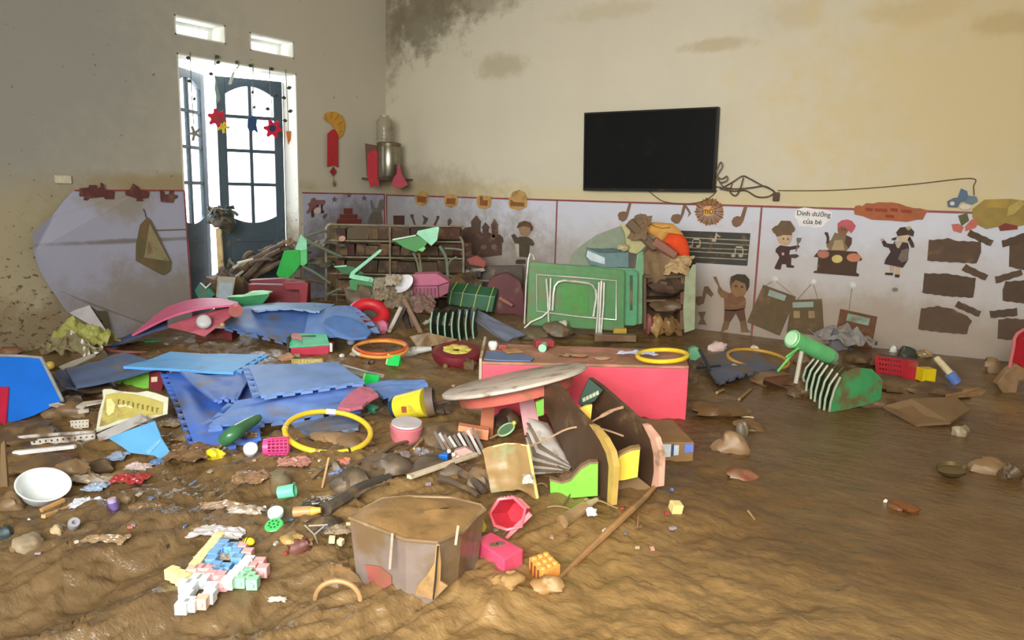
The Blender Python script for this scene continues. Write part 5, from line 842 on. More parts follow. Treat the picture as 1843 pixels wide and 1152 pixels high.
# green leaf-wrapped box with strings
gb = B(850, 575)+FW*.35
r = T('wrapped_box', 'dark green wrapped box tied with four pale yellow strings', 'box', U(850, 562, gb))
fz = [(806, 524), (892, 534), (886, 563), (804, 547)]
m = MB(); a_ = [U(x, y, gb) for x, y in fz]; c_ = [U(816, 508, gb+FW*.14), U(897, 519, gb+FW*.14), U(893, 552, gb+FW*.14), U(812, 540, gb+FW*.14)]
m.add(a_+c_, [(0, 1, 2, 3), (7, 6, 5, 4), (0, 4, 5, 1), (1, 5, 6, 2), (2, 6, 7, 3), (3, 7, 4, 0)]); ob('wrapping', m, M((24, 98, 62), .14, .4), r, bev=.008)
for t in (.08, .32, .6, .9):
    q = [c_[0]+(c_[1]-c_[0])*t, a_[0]+(a_[1]-a_[0])*t, a_[3]+(a_[2]-a_[3])*(t-.02)]; ob('string', MB().tube([q[0]+UP*.006, q[1]+UP*.006-FW*.006, q[2]-FW*.008], .0045, 6), M((206, 206, 122), .1, .5), r)
def shells(label, grp, n, arc, vec, th, col, step, rim=(206, 214, 198)):
    for k in range(n):
        r = T('chair_shell', ORD[k]+' '+label, 'chair shell', arc(1, k), grp)
        m = MB(); m.sheet(lambda u, v: arc(u, k)+vec*v, 12, 2, th); ob('shell', m, M(col, .18, .45), r, smooth=True)
        ob('rim', MB().tube([arc(u/12, k) for u in range(13)], .0065, 8), M(rim, .25, .4), r, smooth=True)
gs_ = B(815, 618)
shells('dark green chair shell from the pole in the stack under the wrapped box', 'chair shells stacked under the wrapped box', 7, lambda u, k: U(778+12.6*k-3*math.sin(math.pi*u), 561+2*math.sin(k)+(52+.6*k)*u, gs_+FW*.02*k), FW*.22+RT*.02, .004, (30, 82, 68), 0, (150, 186, 166))
blk('green_core', 'dark green block filling the shell stack under the wrapped box', 'block', 818, 616, 74, 46, 40, (26, 70, 58), b=gs_+FW*.16, mud=.2) if False else None
for i, (p1, p2, rr, c, lab) in enumerate([((700, 600), (722, 555), 4, (196, 190, 180), 'bright metal strip leaning left of the brown pole'), ((706, 600), (730, 556), 2.5, (84, 74, 68), 'dark rod leaning beside the bright metal strip'), ((726, 540), (760, 606), 5, (138, 112, 92), 'brown wooden pole leaning in the middle of the heap'), ((738, 600), (726, 560), 5, (52, 38, 36), 'dark broken plank behind the brown pole'), ((690, 604), (716, 572), 2, (180, 176, 168), 'thin pale rod by the red ring seat')]):
    stick('leaning_strip', lab, 'strip', p1, p2, rr, c, b=B(725, 606)+FW*(.05*i), mud=.25, taper=1)
lump('dark_pouch', 'dark brown leather pouch among the leaning strips', 'pouch', 740, 598, 40, 50, (60, 42, 36), b=B(740, 606)+FW*.25, mud=.3)
flat1('cardboard_flap', 'tan cardboard flap lying beside the orange hoops', 'cardboard', [(737, 607, .06), (770, 600, .12), (822, 612, .05), (802, 618, .03), (752, 628, .02)], (172, 146, 112), .006, .35)
crump('foil_bag', 'shiny silver foil bag on the tan cardboard flap', 'bag', 788, 600, 44, 20, (176, 172, 158), mud=.25, rough=.25, amp=.35, lift=.06)
# maroon chairs and bits behind the wrapped box
for lab, poly, d, c in (('dark maroon plastic chair back standing behind the slate mat', [(874, 520), (884, 500), (900, 494), (918, 494), (936, 506), (944, 530), (944, 588), (900, 582), (878, 560)], 6.9, (92, 26, 36)), ('second maroon chair back peeping over the first', [(882, 506), (890, 496), (912, 490), (922, 496), (918, 512), (886, 516)], 7.1, (110, 34, 42)), ('dark brown open crate behind the maroon chairs', [(826, 480), (942, 478), (942, 530), (826, 526)], 7.3, (70, 56, 46))):
    poly1('maroon_chair' if 'chair' in lab else 'dark_crate', lab, 'chair' if 'chair' in lab else 'crate', poly, Dp(d), c, .06, .22, .5, .01)
stick('tan_dowel', 'tan wooden dowel slanting across the maroon chair', 'dowel', (898, 538), (922, 552), 4, (166, 112, 98), b=Dp(6.8), mud=.2)
for lab, poly, c in (('red and white cloth roll on the dark brown crate', [(838, 466), (858, 460), (876, 470), (872, 482), (846, 476)], (150, 70, 62)), ('grey plate edge beside the red cloth roll', [(836, 486), (870, 482), (874, 488), (838, 494)], (160, 146, 134)), ('black pot on the dark brown crate', [(842, 484), (866, 486), (866, 500), (846, 502)], (40, 36, 34))):
    poly1('crate_oddment', lab, 'household oddment', poly, Dp(7.15), c, .08, .2, .6, .006)
for y in (505, 545): stick('rack_wire', '%s pale wire bar crossing in front of the dark brown crate' % ('upper' if y < 520 else 'lower'), 'wire', (832, y), (900, y+4), 1.6, (140, 124, 108), b=Dp(7.1), mud=.3, taper=1, group='wire bars by the dark crate')
for y in (515, 556): lump('wedged_bundle', 'mud-soaked bundle wedged behind the wrapped box, %s one' % ('upper' if y < 530 else 'lower'), 'bundle', 840, y+18, 60, 44, (72, 58, 46), b=Dp(7.0), group='bundles behind the wrapped box')
# what lies on and beside the folded tables
gq = bg_+FW*.10
poly1('grey_board', 'grey-green board with a rounded top behind the folded tables', 'board', zg([(850, 530), (862, 490), (900, 450), (960, 400), (1050, 340), (1220, 275), (1250, 300), (1260, 420), (1265, 520), (1230, 590), (850, 560)]), gq+FW*.1, (126, 138, 118), .015, .12, .6)
r = T('teal_box', 'open teal box with a white band resting on the folded tables', 'box', U(1095, 475, gq))
ob('box_side', pprism(zg([(965, 500), (980, 435), (1060, 465), (1160, 470), (1280, 470), (1280, 580), (1100, 582), (1000, 560)]), gq, .0, .06), M((92, 124, 124), .22, .5), r); ob('white_band', pprism(zg([(968, 500), (976, 455), (1105, 510), (1105, 560), (1000, 530)]), gq, -.004, .006), M((186, 200, 208), .12, .5), r); ob('box_opening', pprism(zg([(975, 440), (1090, 445), (1170, 440), (1260, 468), (1150, 476), (1060, 474)]), gq, -.006, .03), M((58, 86, 92), .2, .6), r)
poly1('cream_card', 'folded cream card standing between the board and the plush', 'card', zg([(1222, 262), (1240, 255), (1290, 280), (1330, 330), (1380, 390), (1408, 420), (1375, 455), (1340, 480), (1290, 470), (1265, 440), (1262, 380), (1250, 320)]), gq-FW*.01, (178, 172, 122), .02, .18, .7)
lump('cream_paper', 'small crumpled cream paper on the teal box', 'paper', 1120, 448, 22, 10, (178, 170, 132), b=gq-FW*.04, mud=.15)
pb = gq+FW*.05; r = T('plush_cushion', 'mustard and orange plush cushion slumped on the cabinet', 'cushion', U(1190, 490, pb))
def puff(name, poly, d, th, col, mud, par, b): 
    cx_, cy_ = sum(p[0] for p in poly)/len(poly), sum(p[1] for p in poly)/len(poly); m = MB(); n_ = len(poly); L0 = [U(x, y, b+FW*d) for x, y in poly]; cc = U(cx_, cy_, b+FW*(d-th))
    rings = [[p+(cc-p)*t+(-FW)*0 for p in L0] for t in (0,)]
    vs = list(L0); fs = []
    for i, (t, o) in enumerate(((.12, .45), (.35, .8), (.7, .97))): vs += [p+(np.array(U(cx_, cy_, b+FW*d))-p)*t-FW*th*o for p in L0]
    vs.append(cc); 
    for i in range(3): fs += [(i*n_+k, i*n_+(k+1) % n_, (i+1)*n_+(k+1) % n_, (i+1)*n_+k) for k in range(n_)]
    fs += [(3*n_+k, 3*n_+(k+1) % n_, 4*n_) for k in range(n_)]; fs.append(tuple(range(n_))); m.add(vs, fs); return ob(name, m, M(col, mud, .9, bump=.3), par, smooth=True)
puff('mustard_panel', zn([(200, 300), (300, 330), (440, 325), (600, 335), (730, 345), (810, 420), (860, 480), (800, 470), (690, 470), (620, 560), (560, 580), (500, 500), (430, 470), (330, 430)]), .0, .05, (204, 152, 78), .15, r, pb)
puff('orange_panel', zn([(690, 470), (800, 462), (862, 490), (905, 560), (930, 660), (925, 770), (880, 790), (800, 740), (720, 650), (620, 560)]), -.01, .05, (216, 72, 28), .08, r, pb)
ob('seam', MB().tube([U(*zn([q])[0], pb-FW*.05) for q in ((440, 335), (520, 380), (600, 400), (700, 390))], .004, 6), M((150, 104, 52), .2, .8), r)
crump('brown_blanket', 'muddy brown blanket trailing across the plush cushion', 'blanket', 1152, 412, 34, 30, (120, 98, 74), b=pb-FW*.08, mud=.35, rough=.9, amp=.15, rx=55, rz=-30)
stick('cushion_roll', 'rolled brown cloth edge across the plush cushion', 'cloth roll', (1132, 402), (1178, 448), 9, (112, 92, 70), b=pb-FW*.1, mud=.3, taper=.9)
stick('pink_roll', 'dull pink cloth roll below the orange plush panel', 'cloth roll', (1176, 436), (1215, 462), 9, (150, 104, 90), b=pb-FW*.11, mud=.3, taper=.8)
lump('dirty_toy', 'dirty beige soft toy under the plush cushion', 'soft toy', 1186, 492, 62, 56, (136, 112, 82), b=pb-FW*.02, mud=.3, rough=.9)
crump('lace_cloth', 'cream lace edge hanging off the cabinet', 'cloth', 1218, 480, 50, 26, (178, 152, 110), b=pb-FW*.1, mud=.25, rough=.9, amp=.2, rx=50, rz=-30)
r = T('low_cabinet', 'low muddy brown cabinet beside the folded tables', 'cabinet', U(1205, 598, bg_+FW*.02))
wd = M((92, 70, 48), .35, .6); gx = bg_+FW*.06
ob('cabinet_top', pprism(zg([(1395, 640), (1740, 640), (1740, 660), (1395, 660)]), gx, 0, .3), wd, r); ob('back_panel', pprism(zg([(1400, 655), (1700, 655), (1690, 1040), (1400, 1040)]), gx, .25, .01), M((86, 64, 44), .3, .7), r); ob('shelf_board', pprism(zg([(1398, 820), (1695, 820), (1695, 838), (1398, 838)]), gx, .02, .24), wd, r); ob('side_board', pprism(zg([(1668, 650), (1702, 650), (1690, 1040), (1660, 1040)]), gx, 0, .25), M((112, 82, 60), .3, .6), r); ob('side_board', pprism(zg([(1392, 650), (1412, 650), (1412, 1040), (1392, 1040)]), gx, 0, .25), wd, r)
poly1('standing_board', 'pale green standing panel at the end of the low cabinet', 'panel', zg([(1735, 600), (1760, 560), (1780, 560), (1775, 760), (1770, 1040), (1695, 1065), (1685, 900), (1700, 640)]), bg_-FW*.02, (150, 160, 128), .015, .2, .6)
for i, (x, y, w, h, c, lab) in enumerate([(1182, 592, 26, 30, (158, 124, 70), 'round yellowish gourd on the cabinet floor'), (1205, 594, 26, 28, (136, 104, 62), 'brown gourd beside the yellowish one on the cabinet floor'), (1168, 590, 16, 26, (120, 62, 52), 'dull red lump at the cabinet corner'), (1222, 596, 20, 22, (116, 88, 54), 'small brown lump beside the pale green panel'), (1205, 555, 70, 22, (96, 76, 54), 'muddy cloth heap on the upper cabinet shelf'), (1200, 520, 60, 24, (84, 66, 54), 'dark rag on the upper cabinet shelf')]):
    lump('cabinet_lump', lab, 'lump', x, y, w, h, c, b=gx+FW*.05, mud=.25)
blk('wood_offcut', 'brown plank offcut lying before the folded tables', 'plank', 1106, 613, 76, 12, 20, (110, 78, 56), b=B(1105, 616), mud=.35); blk('yellow_block', 'small yellow block between the table legs and the cabinet', 'block', 1115, 600, 24, 10, 12, (180, 150, 58), b=B(1115, 606), mud=.2)
for x, y, w, h, c, lab in ((1005, 598, 50, 18, (104, 92, 76), 'muddy rag between the white table legs'), (1014, 588, 14, 14, (190, 186, 172), 'small white cup between the white table legs'), (960, 606, 50, 16, (98, 90, 66), 'muddy green rag at the foot of the folded tables')): lump('leg_rag', lab, 'rag' if 'rag' in lab else 'cup', x, y, w, h, c, b=bg_-FW*.1, mud=.3)
# ================================================================== MIDDLE OF THE ROOM
hb = B(685, 645)
hoop('orange hoop lying on top of the yellow-orange one beside the red ring seat', 687, 624, 46, 13, hb+FW*.05+UP*.03, (206, 92, 48), .012, 3, .1)
hoop('yellow-orange hoop under the orange one', 685, 628, 49, 15, hb, (228, 160, 72), .011, 2, .15, tape=[(185, 40, (226, 214, 190))])
hoop('large yellow hoop with taped joints standing among the front mats', 591, 776, 78, 38, B(591, 806)+UP*.03, (226, 196, 52), .012, -2, .1, tape=[(82, 14, (222, 226, 222)), (-62, 3, (60, 50, 20)), (176, 6, (206, 190, 130)), (-104, 4, (150, 120, 60))])
btop = atz(1190, 645, hB+.02)
hoop('yellow hoop resting on the end of the red bench', 1192, 640, 45, 11, atz(1192, 642, hB+.03), (222, 190, 40), .012, 2, .1)
hoop('dusty yellow hoop on the muddy mat near the boy cut-out', 1364, 646, 54, 16, B(1364, 660)+UP*.03, (190, 146, 54), .012, -8, .2)
# melon-like cushion
r = T('round_cushion', 'dark red round cushion with a yellow-green petal centre', 'cushion', B(822, 650)); Xm, p = DF(822, 637, B(822, 652)+UP*.05, .36)
k = mpp(p); ob('cushion_body', MB().lathe([(0, -.05), (.10, -.07), (.19, -.055), (.215, -.01), (.205, .035), (.16, .055), (.11, .04), (.09, .015), (0, .01)], 36, Xm @ Matrix.Diagonal((46*k/.215,)*3+(1,))), M((116, 30, 40), .2, .6), r, smooth=True)
for i in range(7):
    a = 2*math.pi*i/7; m = MB(); m.ball((.062*math.cos(a), .062*math.sin(a), .026), (.042, .036, .016), 12, Xm); ob('petal', m, M((204, 196, 92), .12, .7), r, smooth=True)
def house(label, px, py, w, h, rz):
    b = B(px, py); k = mpp(b); w *= k; h *= k; r = T('roof_block', label, 'toy block', b, 'green roof blocks'); Xm = X(b+UP*.005, rz); m = MB()
    m.add([Xm @ Vector(q) for q in ((-w/2, -w*.42, 0), (w/2, -w*.42, 0), (w/2, w*.42, 0), (-w/2, w*.42, 0), (-w/2, w*.02, h), (w/2, w*.02, h))], [(0, 3, 2, 1), (0, 1, 5, 4), (2, 3, 4, 5), (1, 2, 5), (3, 0, 4)]); ob('block', m, M((34, 214, 96), .04, .4), r, bev=.003)
    ob('edge', MB().tube([Xm @ Vector((-w/2-.003, -w*.42, .006)), Xm @ Vector((-w/2-.003, w*.02, h))], .005, 6), M((206, 230, 170), .05, .5), r); return r
house('green triangular roof block standing in the brown puddle', 710, 658, 23, 19, -14); house('green triangular roof block lying on the blue mats', 670, 696, 29, 22, -20)
r = T('handle_case', 'toy case with a green top, carrying slot and red front', 'toy case', B(557, 638)); cb_ = B(557, 640)
zh = Zm(505, 595, 11.52)
def hc(poly, d, th, nm, c, mud=.1, bev=.003): return ob(nm, pprism(zh(poly), cb_, d, th), M(c, mud, .45, sc=5), r, bev=bev)
hc([(200, 370), (1005, 310), (1005, 470), (930, 510), (280, 515), (205, 470)], 0, .16, 'case_front', (190, 46, 76), .12, .006)
m = MB(); tp = [U(*q[:2], cb_+FW*q[2]) for q in [(*zh([(185, 365)])[0], -.005), (*zh([(1010, 305)])[0], -.005), (*zh([(950, 110)])[0], .14), (*zh([(440, 100)])[0], .15), (*zh([(300, 90)])[0], .15), (*zh([(180, 160)])[0], .12)]]; m.prism(tp, (0, 0, .012)); ob('case_top', m, M((92, 196, 150), .2, .5, mudc=(150, 160, 150), sc=5), r)
m = MB(); tp = [U(*q[:2], cb_+FW*q[2])+UP*.014 for q in [(*zh([(430, 160)])[0], .12), (*zh([(725, 150)])[0], .12), (*zh([(720, 168)])[0], .11), (*zh([(440, 178)])[0], .11)]]; m.prism(tp, (0, 0, .004)); ob('carrying_slot', m, M((36, 52, 50), .1, .6), r)
m = MB(); tp = [U(*q[:2], cb_+FW*q[2])+UP*.013 for q in [(*zh([(185, 190)])[0], .09), (*zh([(340, 215)])[0], .07), (*zh([(440, 270)])[0], .03), (*zh([(440, 200)])[0], .08), (*zh([(380, 110)])[0], .14), (*zh([(260, 100)])[0], .14)]]; m.prism(tp, (0, 0, .003)); ob('salmon_patch', m, M((204, 124, 124), .12, .5), r)
hc([(1012, 260), (1070, 275), (1072, 440), (1018, 450)], .0, .02, 'white_tag', (214, 218, 216), .1); hc([(120, 150), (170, 190), (180, 460), (125, 470)], .02, .12, 'case_end', (62, 60, 52), .3)
r = T('letter_strip', 'small yellow board strip with pale raised letters behind the blue mats', 'letter strip', B(553, 660)); lb = B(553, 660)
sp_ = [(524, 647), (580, 646), (582, 657), (524, 658)]; ob('strip', pprism(sp_, lb, 0, .02), M((188, 170, 84), .2, .6), r); pt = U(552, 652, lb-FW*.004)
text3('ALEOVO', .042, Matrix.Rotation(AZ, 4, 'Z') @ Matrix.Rotation(math.radians(90), 4, 'X'), float(pt[0]), float(pt[1]), float(pt[2]), 0, M((226, 218, 166), .05, .6), r)
lump('tan_lump', 'tan broken wood piece beside the lettered strip', 'wood piece', 516, 648, 24, 14, (182, 140, 110), mud=.2)
for nm, lab, x, y, w, h, c in (('soap_bar', 'pale grey oval soap near the orange hoops', 632, 620, 16, 9, (178, 184, 190)), ('soap_bar', 'thin grey soap sliver in front of the orange hoops', 636, 640, 16, 6, (176, 166, 150)), ('paper_bit', 'tiny white paper bit before the orange hoops', 615, 643, 9, 6, (226, 224, 214))): lump(nm, lab, 'soap' if 'soap' in nm else 'paper', x, y, w, h, c, mud=.1, sink=.1, bump=.1)
flat1('broken_rail', 'long broken white plastic rail at the edge of the puddle', 'rail', [(612, 662, .13), (618, 658, .14), (660, 670, .08), (692, 676, .03), (690, 680, .02), (650, 677, .05)], (194, 190, 184), .008, .2)
q_ = B(745, 642); r = T('plastic_bottle', 'crushed clear plastic bottle lying in the brown puddle', 'bottle', q_)
ob('bottle_body', cyl_between(U(716, 642, q_)+UP*.01, U(750, 633, q_)+UP*.01, 9*mpp(q_), 8*mpp(q_)), M((206, 208, 202), .2, .2, alpha=.65), r, smooth=True); ob('bottle_neck', cyl_between(U(750, 633, q_)+UP*.01, U(777, 630, q_)+UP*.01, 7*mpp(q_), 4*mpp(q_)), M((214, 216, 214), .1, .2, alpha=.6), r, smooth=True)
for nm, lab, x, y, w, h, c in (('mud_stub', 'dark muddy stub beside the dark red cushion', 846, 663, 24, 20, (78, 60, 40)), ('mud_stub', 'small brown stub sticking out of the puddle', 802, 662, 8, 8, (120, 92, 60)), ('mud_stub', 'tiny dark stub in the puddle near the roof block', 668, 655, 12, 10, (70, 54, 42))): lump(nm, lab, 'stub', x, y, w, h, c)
# yellow bucket
q_ = B(742, 752); r = T('toy_bucket', 'yellow toy bucket lying on its side with a brown square patch', 'bucket', q_)
pA, pM, pE = U(703, 738, q_), U(716, 733, q_), U(768, 724, q_-FW*.05); k = mpp(q_)
ob('bucket_body', cyl_between(pM, pE, 22*k, 27*k), M((224, 210, 54), .06, .4), r, smooth=True); ob('bucket_base', cyl_between(pA, pM, 14*k, 22*k), M((36, 62, 90), .15, .45), r, smooth=True); ob('bucket_rim', cyl_between(pE, U(782, 722, q_-FW*.05), 28*k, 26*k, wall=.012), M((104, 90, 84), .35, .6), r, smooth=True)
v_ = (C-pM)/np.linalg.norm(C-pM); ob('patch', pprism([(722, 733), (731, 732), (732, 742), (723, 743)], q_-FW*27*k*1.25, 0, .012), M((150, 62, 34), .15, .6), r)
stick('bucket_handle', 'dark muddy stick behind the yellow bucket', 'stick', (782, 732), (822, 722), 4, (70, 54, 44), b=B(800, 745), mud=.5)
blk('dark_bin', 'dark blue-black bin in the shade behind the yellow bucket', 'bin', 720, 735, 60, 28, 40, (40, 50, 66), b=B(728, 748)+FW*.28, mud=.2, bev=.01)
lump('teal_cup', 'small teal cup lying by the yellow hoop and the yellow bucket', 'cup', 670, 738, 24, 13, (70, 160, 124), b=B(672, 742), mud=.2, bump=.1)
q_ = B(732, 793); k = mpp(q_); r = T('round_tin', 'round pink cake tin with a muddy white lid', 'tin', q_); Xm, p = DF(732, 764, q_, .40); 
ob('tin_side', MB().lathe([(0, -30*k), (27*k, -29*k), (30*k, -20*k), (31*k, -2*k), (29*k, 0), (0, 0)], 32, Xm), M((204, 116, 124), .2, .5), r, smooth=True); ob('tin_lid', MB().lathe([(0, .002), (28*k, .002), (29*k, .005), (28*k, .012), (0, .012)], 32, Xm), M((196, 190, 194), .2, .45), r, smooth=True)
# small things on the bench top
on = lambda px, py, dz=0: atz(px, py, hB+dz)
one('white_cup', 'small white round cup on the bench end', 'cup', MB().lathe([(0, 0), (.018, 0), (.026, .02), (.026, .036), (.018, .046), (0, .048)], 18, Matrix.Translation([float(c) for c in on(887, 629)])), M((210, 218, 214), .08, .35), smooth=True)
blk('red_block', 'small dark red block beside the white cup', 'toy block', 905, 628, 16, 8, 12, (140, 44, 50), b=on(905, 629)); flat1('blue_cloth', 'dusty blue cloth laid along the bench edge', 'cloth', [(871, 648, hB+.004), (876, 634, hB+.004), (925, 634, hB+.004), (962, 646, hB+.004), (955, 651, hB+.004), (900, 650, hB+.004)], (96, 116, 158), .006, .3)
flat1('tan_paper', 'tan paper scrap beside the dusty blue cloth', 'paper', [(904, 630, hB+.012), (930, 628, hB+.012), (942, 634, hB+.012), (912, 636, hB+.012)], (186, 138, 84), .003, .2)
blk('red_cube', 'red cube box at the back of the bench top', 'box', 978, 623, 34, 12, 26, (146, 40, 48), b=on(978, 625), rz=12); one('mint_cup', 'pale mint cup lying against the red cube', 'cup', cyl_between(on(976, 627, .02), on(980, 622, .02), .022, .02), M((150, 206, 176), .08, .4), smooth=True)
crump('silver_pouch', 'white and blue plastic pouch beside the yellow hoop on the bench', 'pouch', 1146, 640, 66, 14, (166, 180, 206), b=on(1146, 644), mud=.15, rough=.25, amp=.12, lift=.0)
for x, y, w, h, lab in ((1034, 640, 60, 6, 'long smear of mud on the middle of the bench top'), (1085, 646, 30, 6, 'short smear of mud near the silver pouch on the bench top'), (1172, 653, 24, 6, 'mud crumb under the hoop on the bench top')): lump('mud_smear', lab, 'mud clod', x, y, w, h, (150, 116, 84), b=on(x, y+2), mud=.4, deep=.4)
# ================================================================== LEFT SIDE
q_ = atz(60, 757, .05)-FW*0; bq_ = B(30, 768)
r = T('blue_board', 'bright blue plastic board with a red panel leaning at the wall', 'board', bq_)
sl = lambda poly, d=0: [U(x, y, bq_+FW*(.0+(768-y)*.0022+d)) for x, y in poly]
m = MB(); m.prism(sl([(-40, 640), (40, 642), (73, 645), (96, 690), (112, 722), (84, 737), (60, 748), (30, 758), (-40, 768)]), FW*.02); ob('board_face', m, M((24, 108, 214), .04, .4, sc=3), r)
ob('edge_trim', MB().tube(sl([(-40, 639), (40, 641), (74, 644), (97, 690), (113, 722)], -.005), .008, 8), M((150, 154, 156), .3, .5), r, smooth=True); m = MB(); m.prism(sl([(-40, 696), (15, 697), (9, 768), (-40, 772)], -.014), FW*.01); ob('red_panel', m, M((178, 34, 64), .05, .4, sc=3), r)
crump('tulle_bag', 'sheer yellow-green net bag heaped against the wall', 'bag', 150, 622, 90, 40, (170, 172, 92), b=B(150, 650)+FW*.15, mud=.25, rough=.5, amp=.45, alpha=.8)
crump('clear_wrap', 'clear shiny wrapping below the yellow-green net bag', 'wrapping', 130, 640, 90, 30, (150, 142, 108), b=B(130, 652), mud=.35, rough=.15, amp=.35, alpha=.75)
lump('muddy_heap', 'muddy bundle under the yellow-green net bag', 'bundle', 130, 655, 110, 40, (112, 92, 62), b=B(130, 655)+FW*.12); lump('pink_rag', 'small dusty pink rag at the foot of the wall', 'rag', 15, 640, 40, 18, (150, 110, 84), mud=.4)
flat1('white_strip', 'curved white plastic strip in front of the net bag', 'strip', [(106, 662, .08), (130, 652, .09), (170, 638, .1), (172, 642, .1), (140, 657, .09), (112, 667, .08)], (196, 192, 180), .008, .2)
one('yellow_ball', 'small yellow plastic ball beside the blue board', 'ball', MB().ball(tuple(U(90, 658, B(90, 668))), 8*mpp(B(90, 668)), 16), M((214, 186, 84), .1, .4), smooth=True)
gbx = B(235, 712); r = T('wedge_box', 'green wedge-shaped box with a dark red label end', 'box', gbx)
ob('box_body', pprism([(196, 694), (236, 678), (268, 670), (268, 703), (232, 706), (200, 702)], gbx+FW*.1, 0, .08), M((122, 198, 70), .06, .45), r, bev=.004); ob('label_end', pprism([(268, 670), (290, 669), (294, 690), (290, 707), (267, 704)], gbx+FW*.1, -.004, .09), M((124, 32, 44), .1, .5), r, bev=.004); ob('white_label', pprism([(272, 679), (283, 678), (283, 687), (272, 688)], gbx+FW*.1, -.008, .004), M((220, 206, 170), .05, .6), r)
ob('leaf_print', pprism([(206, 697), (215, 692), (220, 686), (223, 693), (230, 695), (222, 698), (218, 703)], gbx+FW*.1, -.004, .004), M((56, 92, 40), .1, .6), r)
rb_ = B(240, 782); zR = Zm(170, 690, 11.52)
r = T('printed_sack', 'yellow-printed woven sack with white edges propped on the mud', 'sack', rb_)
def sk(poly, d, th, nm, c, mud=.2): 
    m = MB(); m.prism([U(x, y, rb_+FW*(.02+(782-y)*.0016+d)) for x, y in zR(poly)], FW*th); return ob(nm, m, M(c, mud, .6, sc=8), r)
sk([(165, 150), (185, 125), (330, 120), (560, 170), (880, 195), (1080, 160), (1250, 200), (1530, 300), (1510, 640), (1420, 660), (1100, 760), (600, 800), (50, 1010), (35, 960), (90, 600), (180, 300)], 0, .006, 'sack_sheet', (196, 198, 176), .2)
sk([(235, 240), (420, 200), (800, 225), (1000, 270), (1250, 340), (1420, 400), (1400, 650), (1000, 660), (800, 700), (480, 760), (250, 860), (100, 900), (160, 620)], -.004, .003, 'print_field', (176, 164, 84), .3)
sk([(250, 330), (340, 310), (430, 440), (400, 600), (290, 680), (245, 600)], -.007, .003, 'print_leaf', (206, 206, 140), .2)
for i in range(9): x = 480+i*100; y = 330+i*22; sk([(x, y), (x+34, y+5), (x+30, y+105), (x-2, y+100)] if i % 2 else [(x, y), (x+50, y+8), (x+46, y+30), (x+20, y+28), (x+16, y+104), (x-2, y+102)], -.0075, .003, 'print_mark', (118, 110, 54), .1)
sk([(480, 450), (640, 430), (800, 490), (790, 520), (640, 480), (500, 500)], -.0075, .003, 'print_swoosh', (214, 200, 150), .1)
for nm, lab, poly, c in (('plastic_plate', 'pale curved plastic plate edge left of the sack', [(137, 734, .1), (150, 726, .11), (184, 722, .11), (184, 726, .11), (155, 732, .1), (150, 738, .09)], (172, 164, 152)), ('plastic_plate', 'thin pale plastic strip under the curved plate edge', [(140, 741, .06), (160, 738, .07), (160, 742, .06), (142, 745, .05)], (190, 178, 162)), ('plastic_plate', 'pale flattened scrap next to the blue board corner', [(88, 731, .05), (105, 727, .06), (122, 732, .04), (118, 736, .03)], (176, 162, 146))): flat1(nm, lab, 'plastic plate', poly, c, .008, .25)
def perf(name, label, cat, poly, b, col, nu, nv, d=0, mud=.3):      # plastic wall with punched holes
    P4 = [U(x, y, b+FW*d) for x, y in poly]; m = MB()
    m.sheet(lambda u, v: bil(P4, u, v), nu*3, nv*3, .005, keep=lambda u, v: not (int(u*nu*3) % 3 == 1 and int(v*nv*3) % 3 == 1)); return m
lid = B(143, 774); one('drain_lid', 'white plastic cup side pierced with round holes', 'strainer', perf('', '', '', [(127, 757), (160, 755), (160, 769), (128, 772)], lid, 0, 5, 2), M((206, 200, 186), .15, .5))
cb_ = B(70, 830); r = T('plastic_crate', 'big white plastic crate sunk in mud, its pierced rim showing', 'crate', cb_)
bk_ = B(100, 800)+FW*.02; whc = M((196, 190, 182), .42, .5, mudc=(96, 78, 60))
ob('pierced_wall', perf('', '', '', [(24, 794), (172, 780), (172, 800), (30, 815)], bk_, 0, 14, 2), whc, r)
ob('rim', MB().tube(smooth_pts([U(x, y, bk_) for x, y in ((2, 850), (3, 820), (6, 800), (16, 791), (60, 785), (172, 777))]), .008, 8), whc, r, smooth=True)
ob('rail', pprism([(21, 813), (132, 802), (134, 808), (23, 821)], B(70, 826), 0, .02), M((214, 214, 214), .15, .4), r, bev=.003); ob('side_wall', pprism([(1, 800), (8, 792), (14, 880), (8, 900), (0, 880)], B(8, 896)+FW*.05, 0, .01), M((104, 90, 72), .6, .6), r)
for x, y, w, h, lab, c in ((60, 845, 110, 20, 'long clod of mud and rags inside the white crate', (92, 70, 52)), (140, 850, 60, 30, 'muddy tan rag bundle inside the white crate', (120, 98, 70)), (110, 828, 40, 12, 'dark red rag in the white crate', (104, 54, 46))): lump('crate_rag', lab, 'rag', x, y, w, h, c, b=B(x, y+6), mud=.55)
q_ = B(78, 906); k = mpp(q_); Xm, p = DF(78, 872, q_, .68, 0); R_ = 45*k
one('white_basin', 'empty white plastic basin tilted towards the door corner', 'basin', MB().lathe([(0, -.62*R_), (.66*R_, -.62*R_), (.72*R_, -.58*R_), (R_*.97, -.03*R_), (R_*1.03, -.02*R_), (R_*1.04, .02*R_), (R_, .03*R_), (.94*R_, 0), (.70*R_, -.52*R_), (.62*R_, -.57*R_), (0, -.57*R_)], 44, Xm), M((218, 226, 230), .05, .3), smooth=True)
fb = B(250, 840); flz = lambda y: fb+FW*(832-y)*.003
m = MB(); m.prism([U(x, y, flz(y)) for x, y in ((194, 788), (278, 758), (290, 789), (314, 829), (296, 831), (277, 820), (234, 815), (218, 803))], FW*.006); r = T('blue_folder', 'sky blue plastic folder lying open on the rubbish', 'folder', fb); ob('cover', m, M((104, 178, 234), .05, .4, sc=4), r)
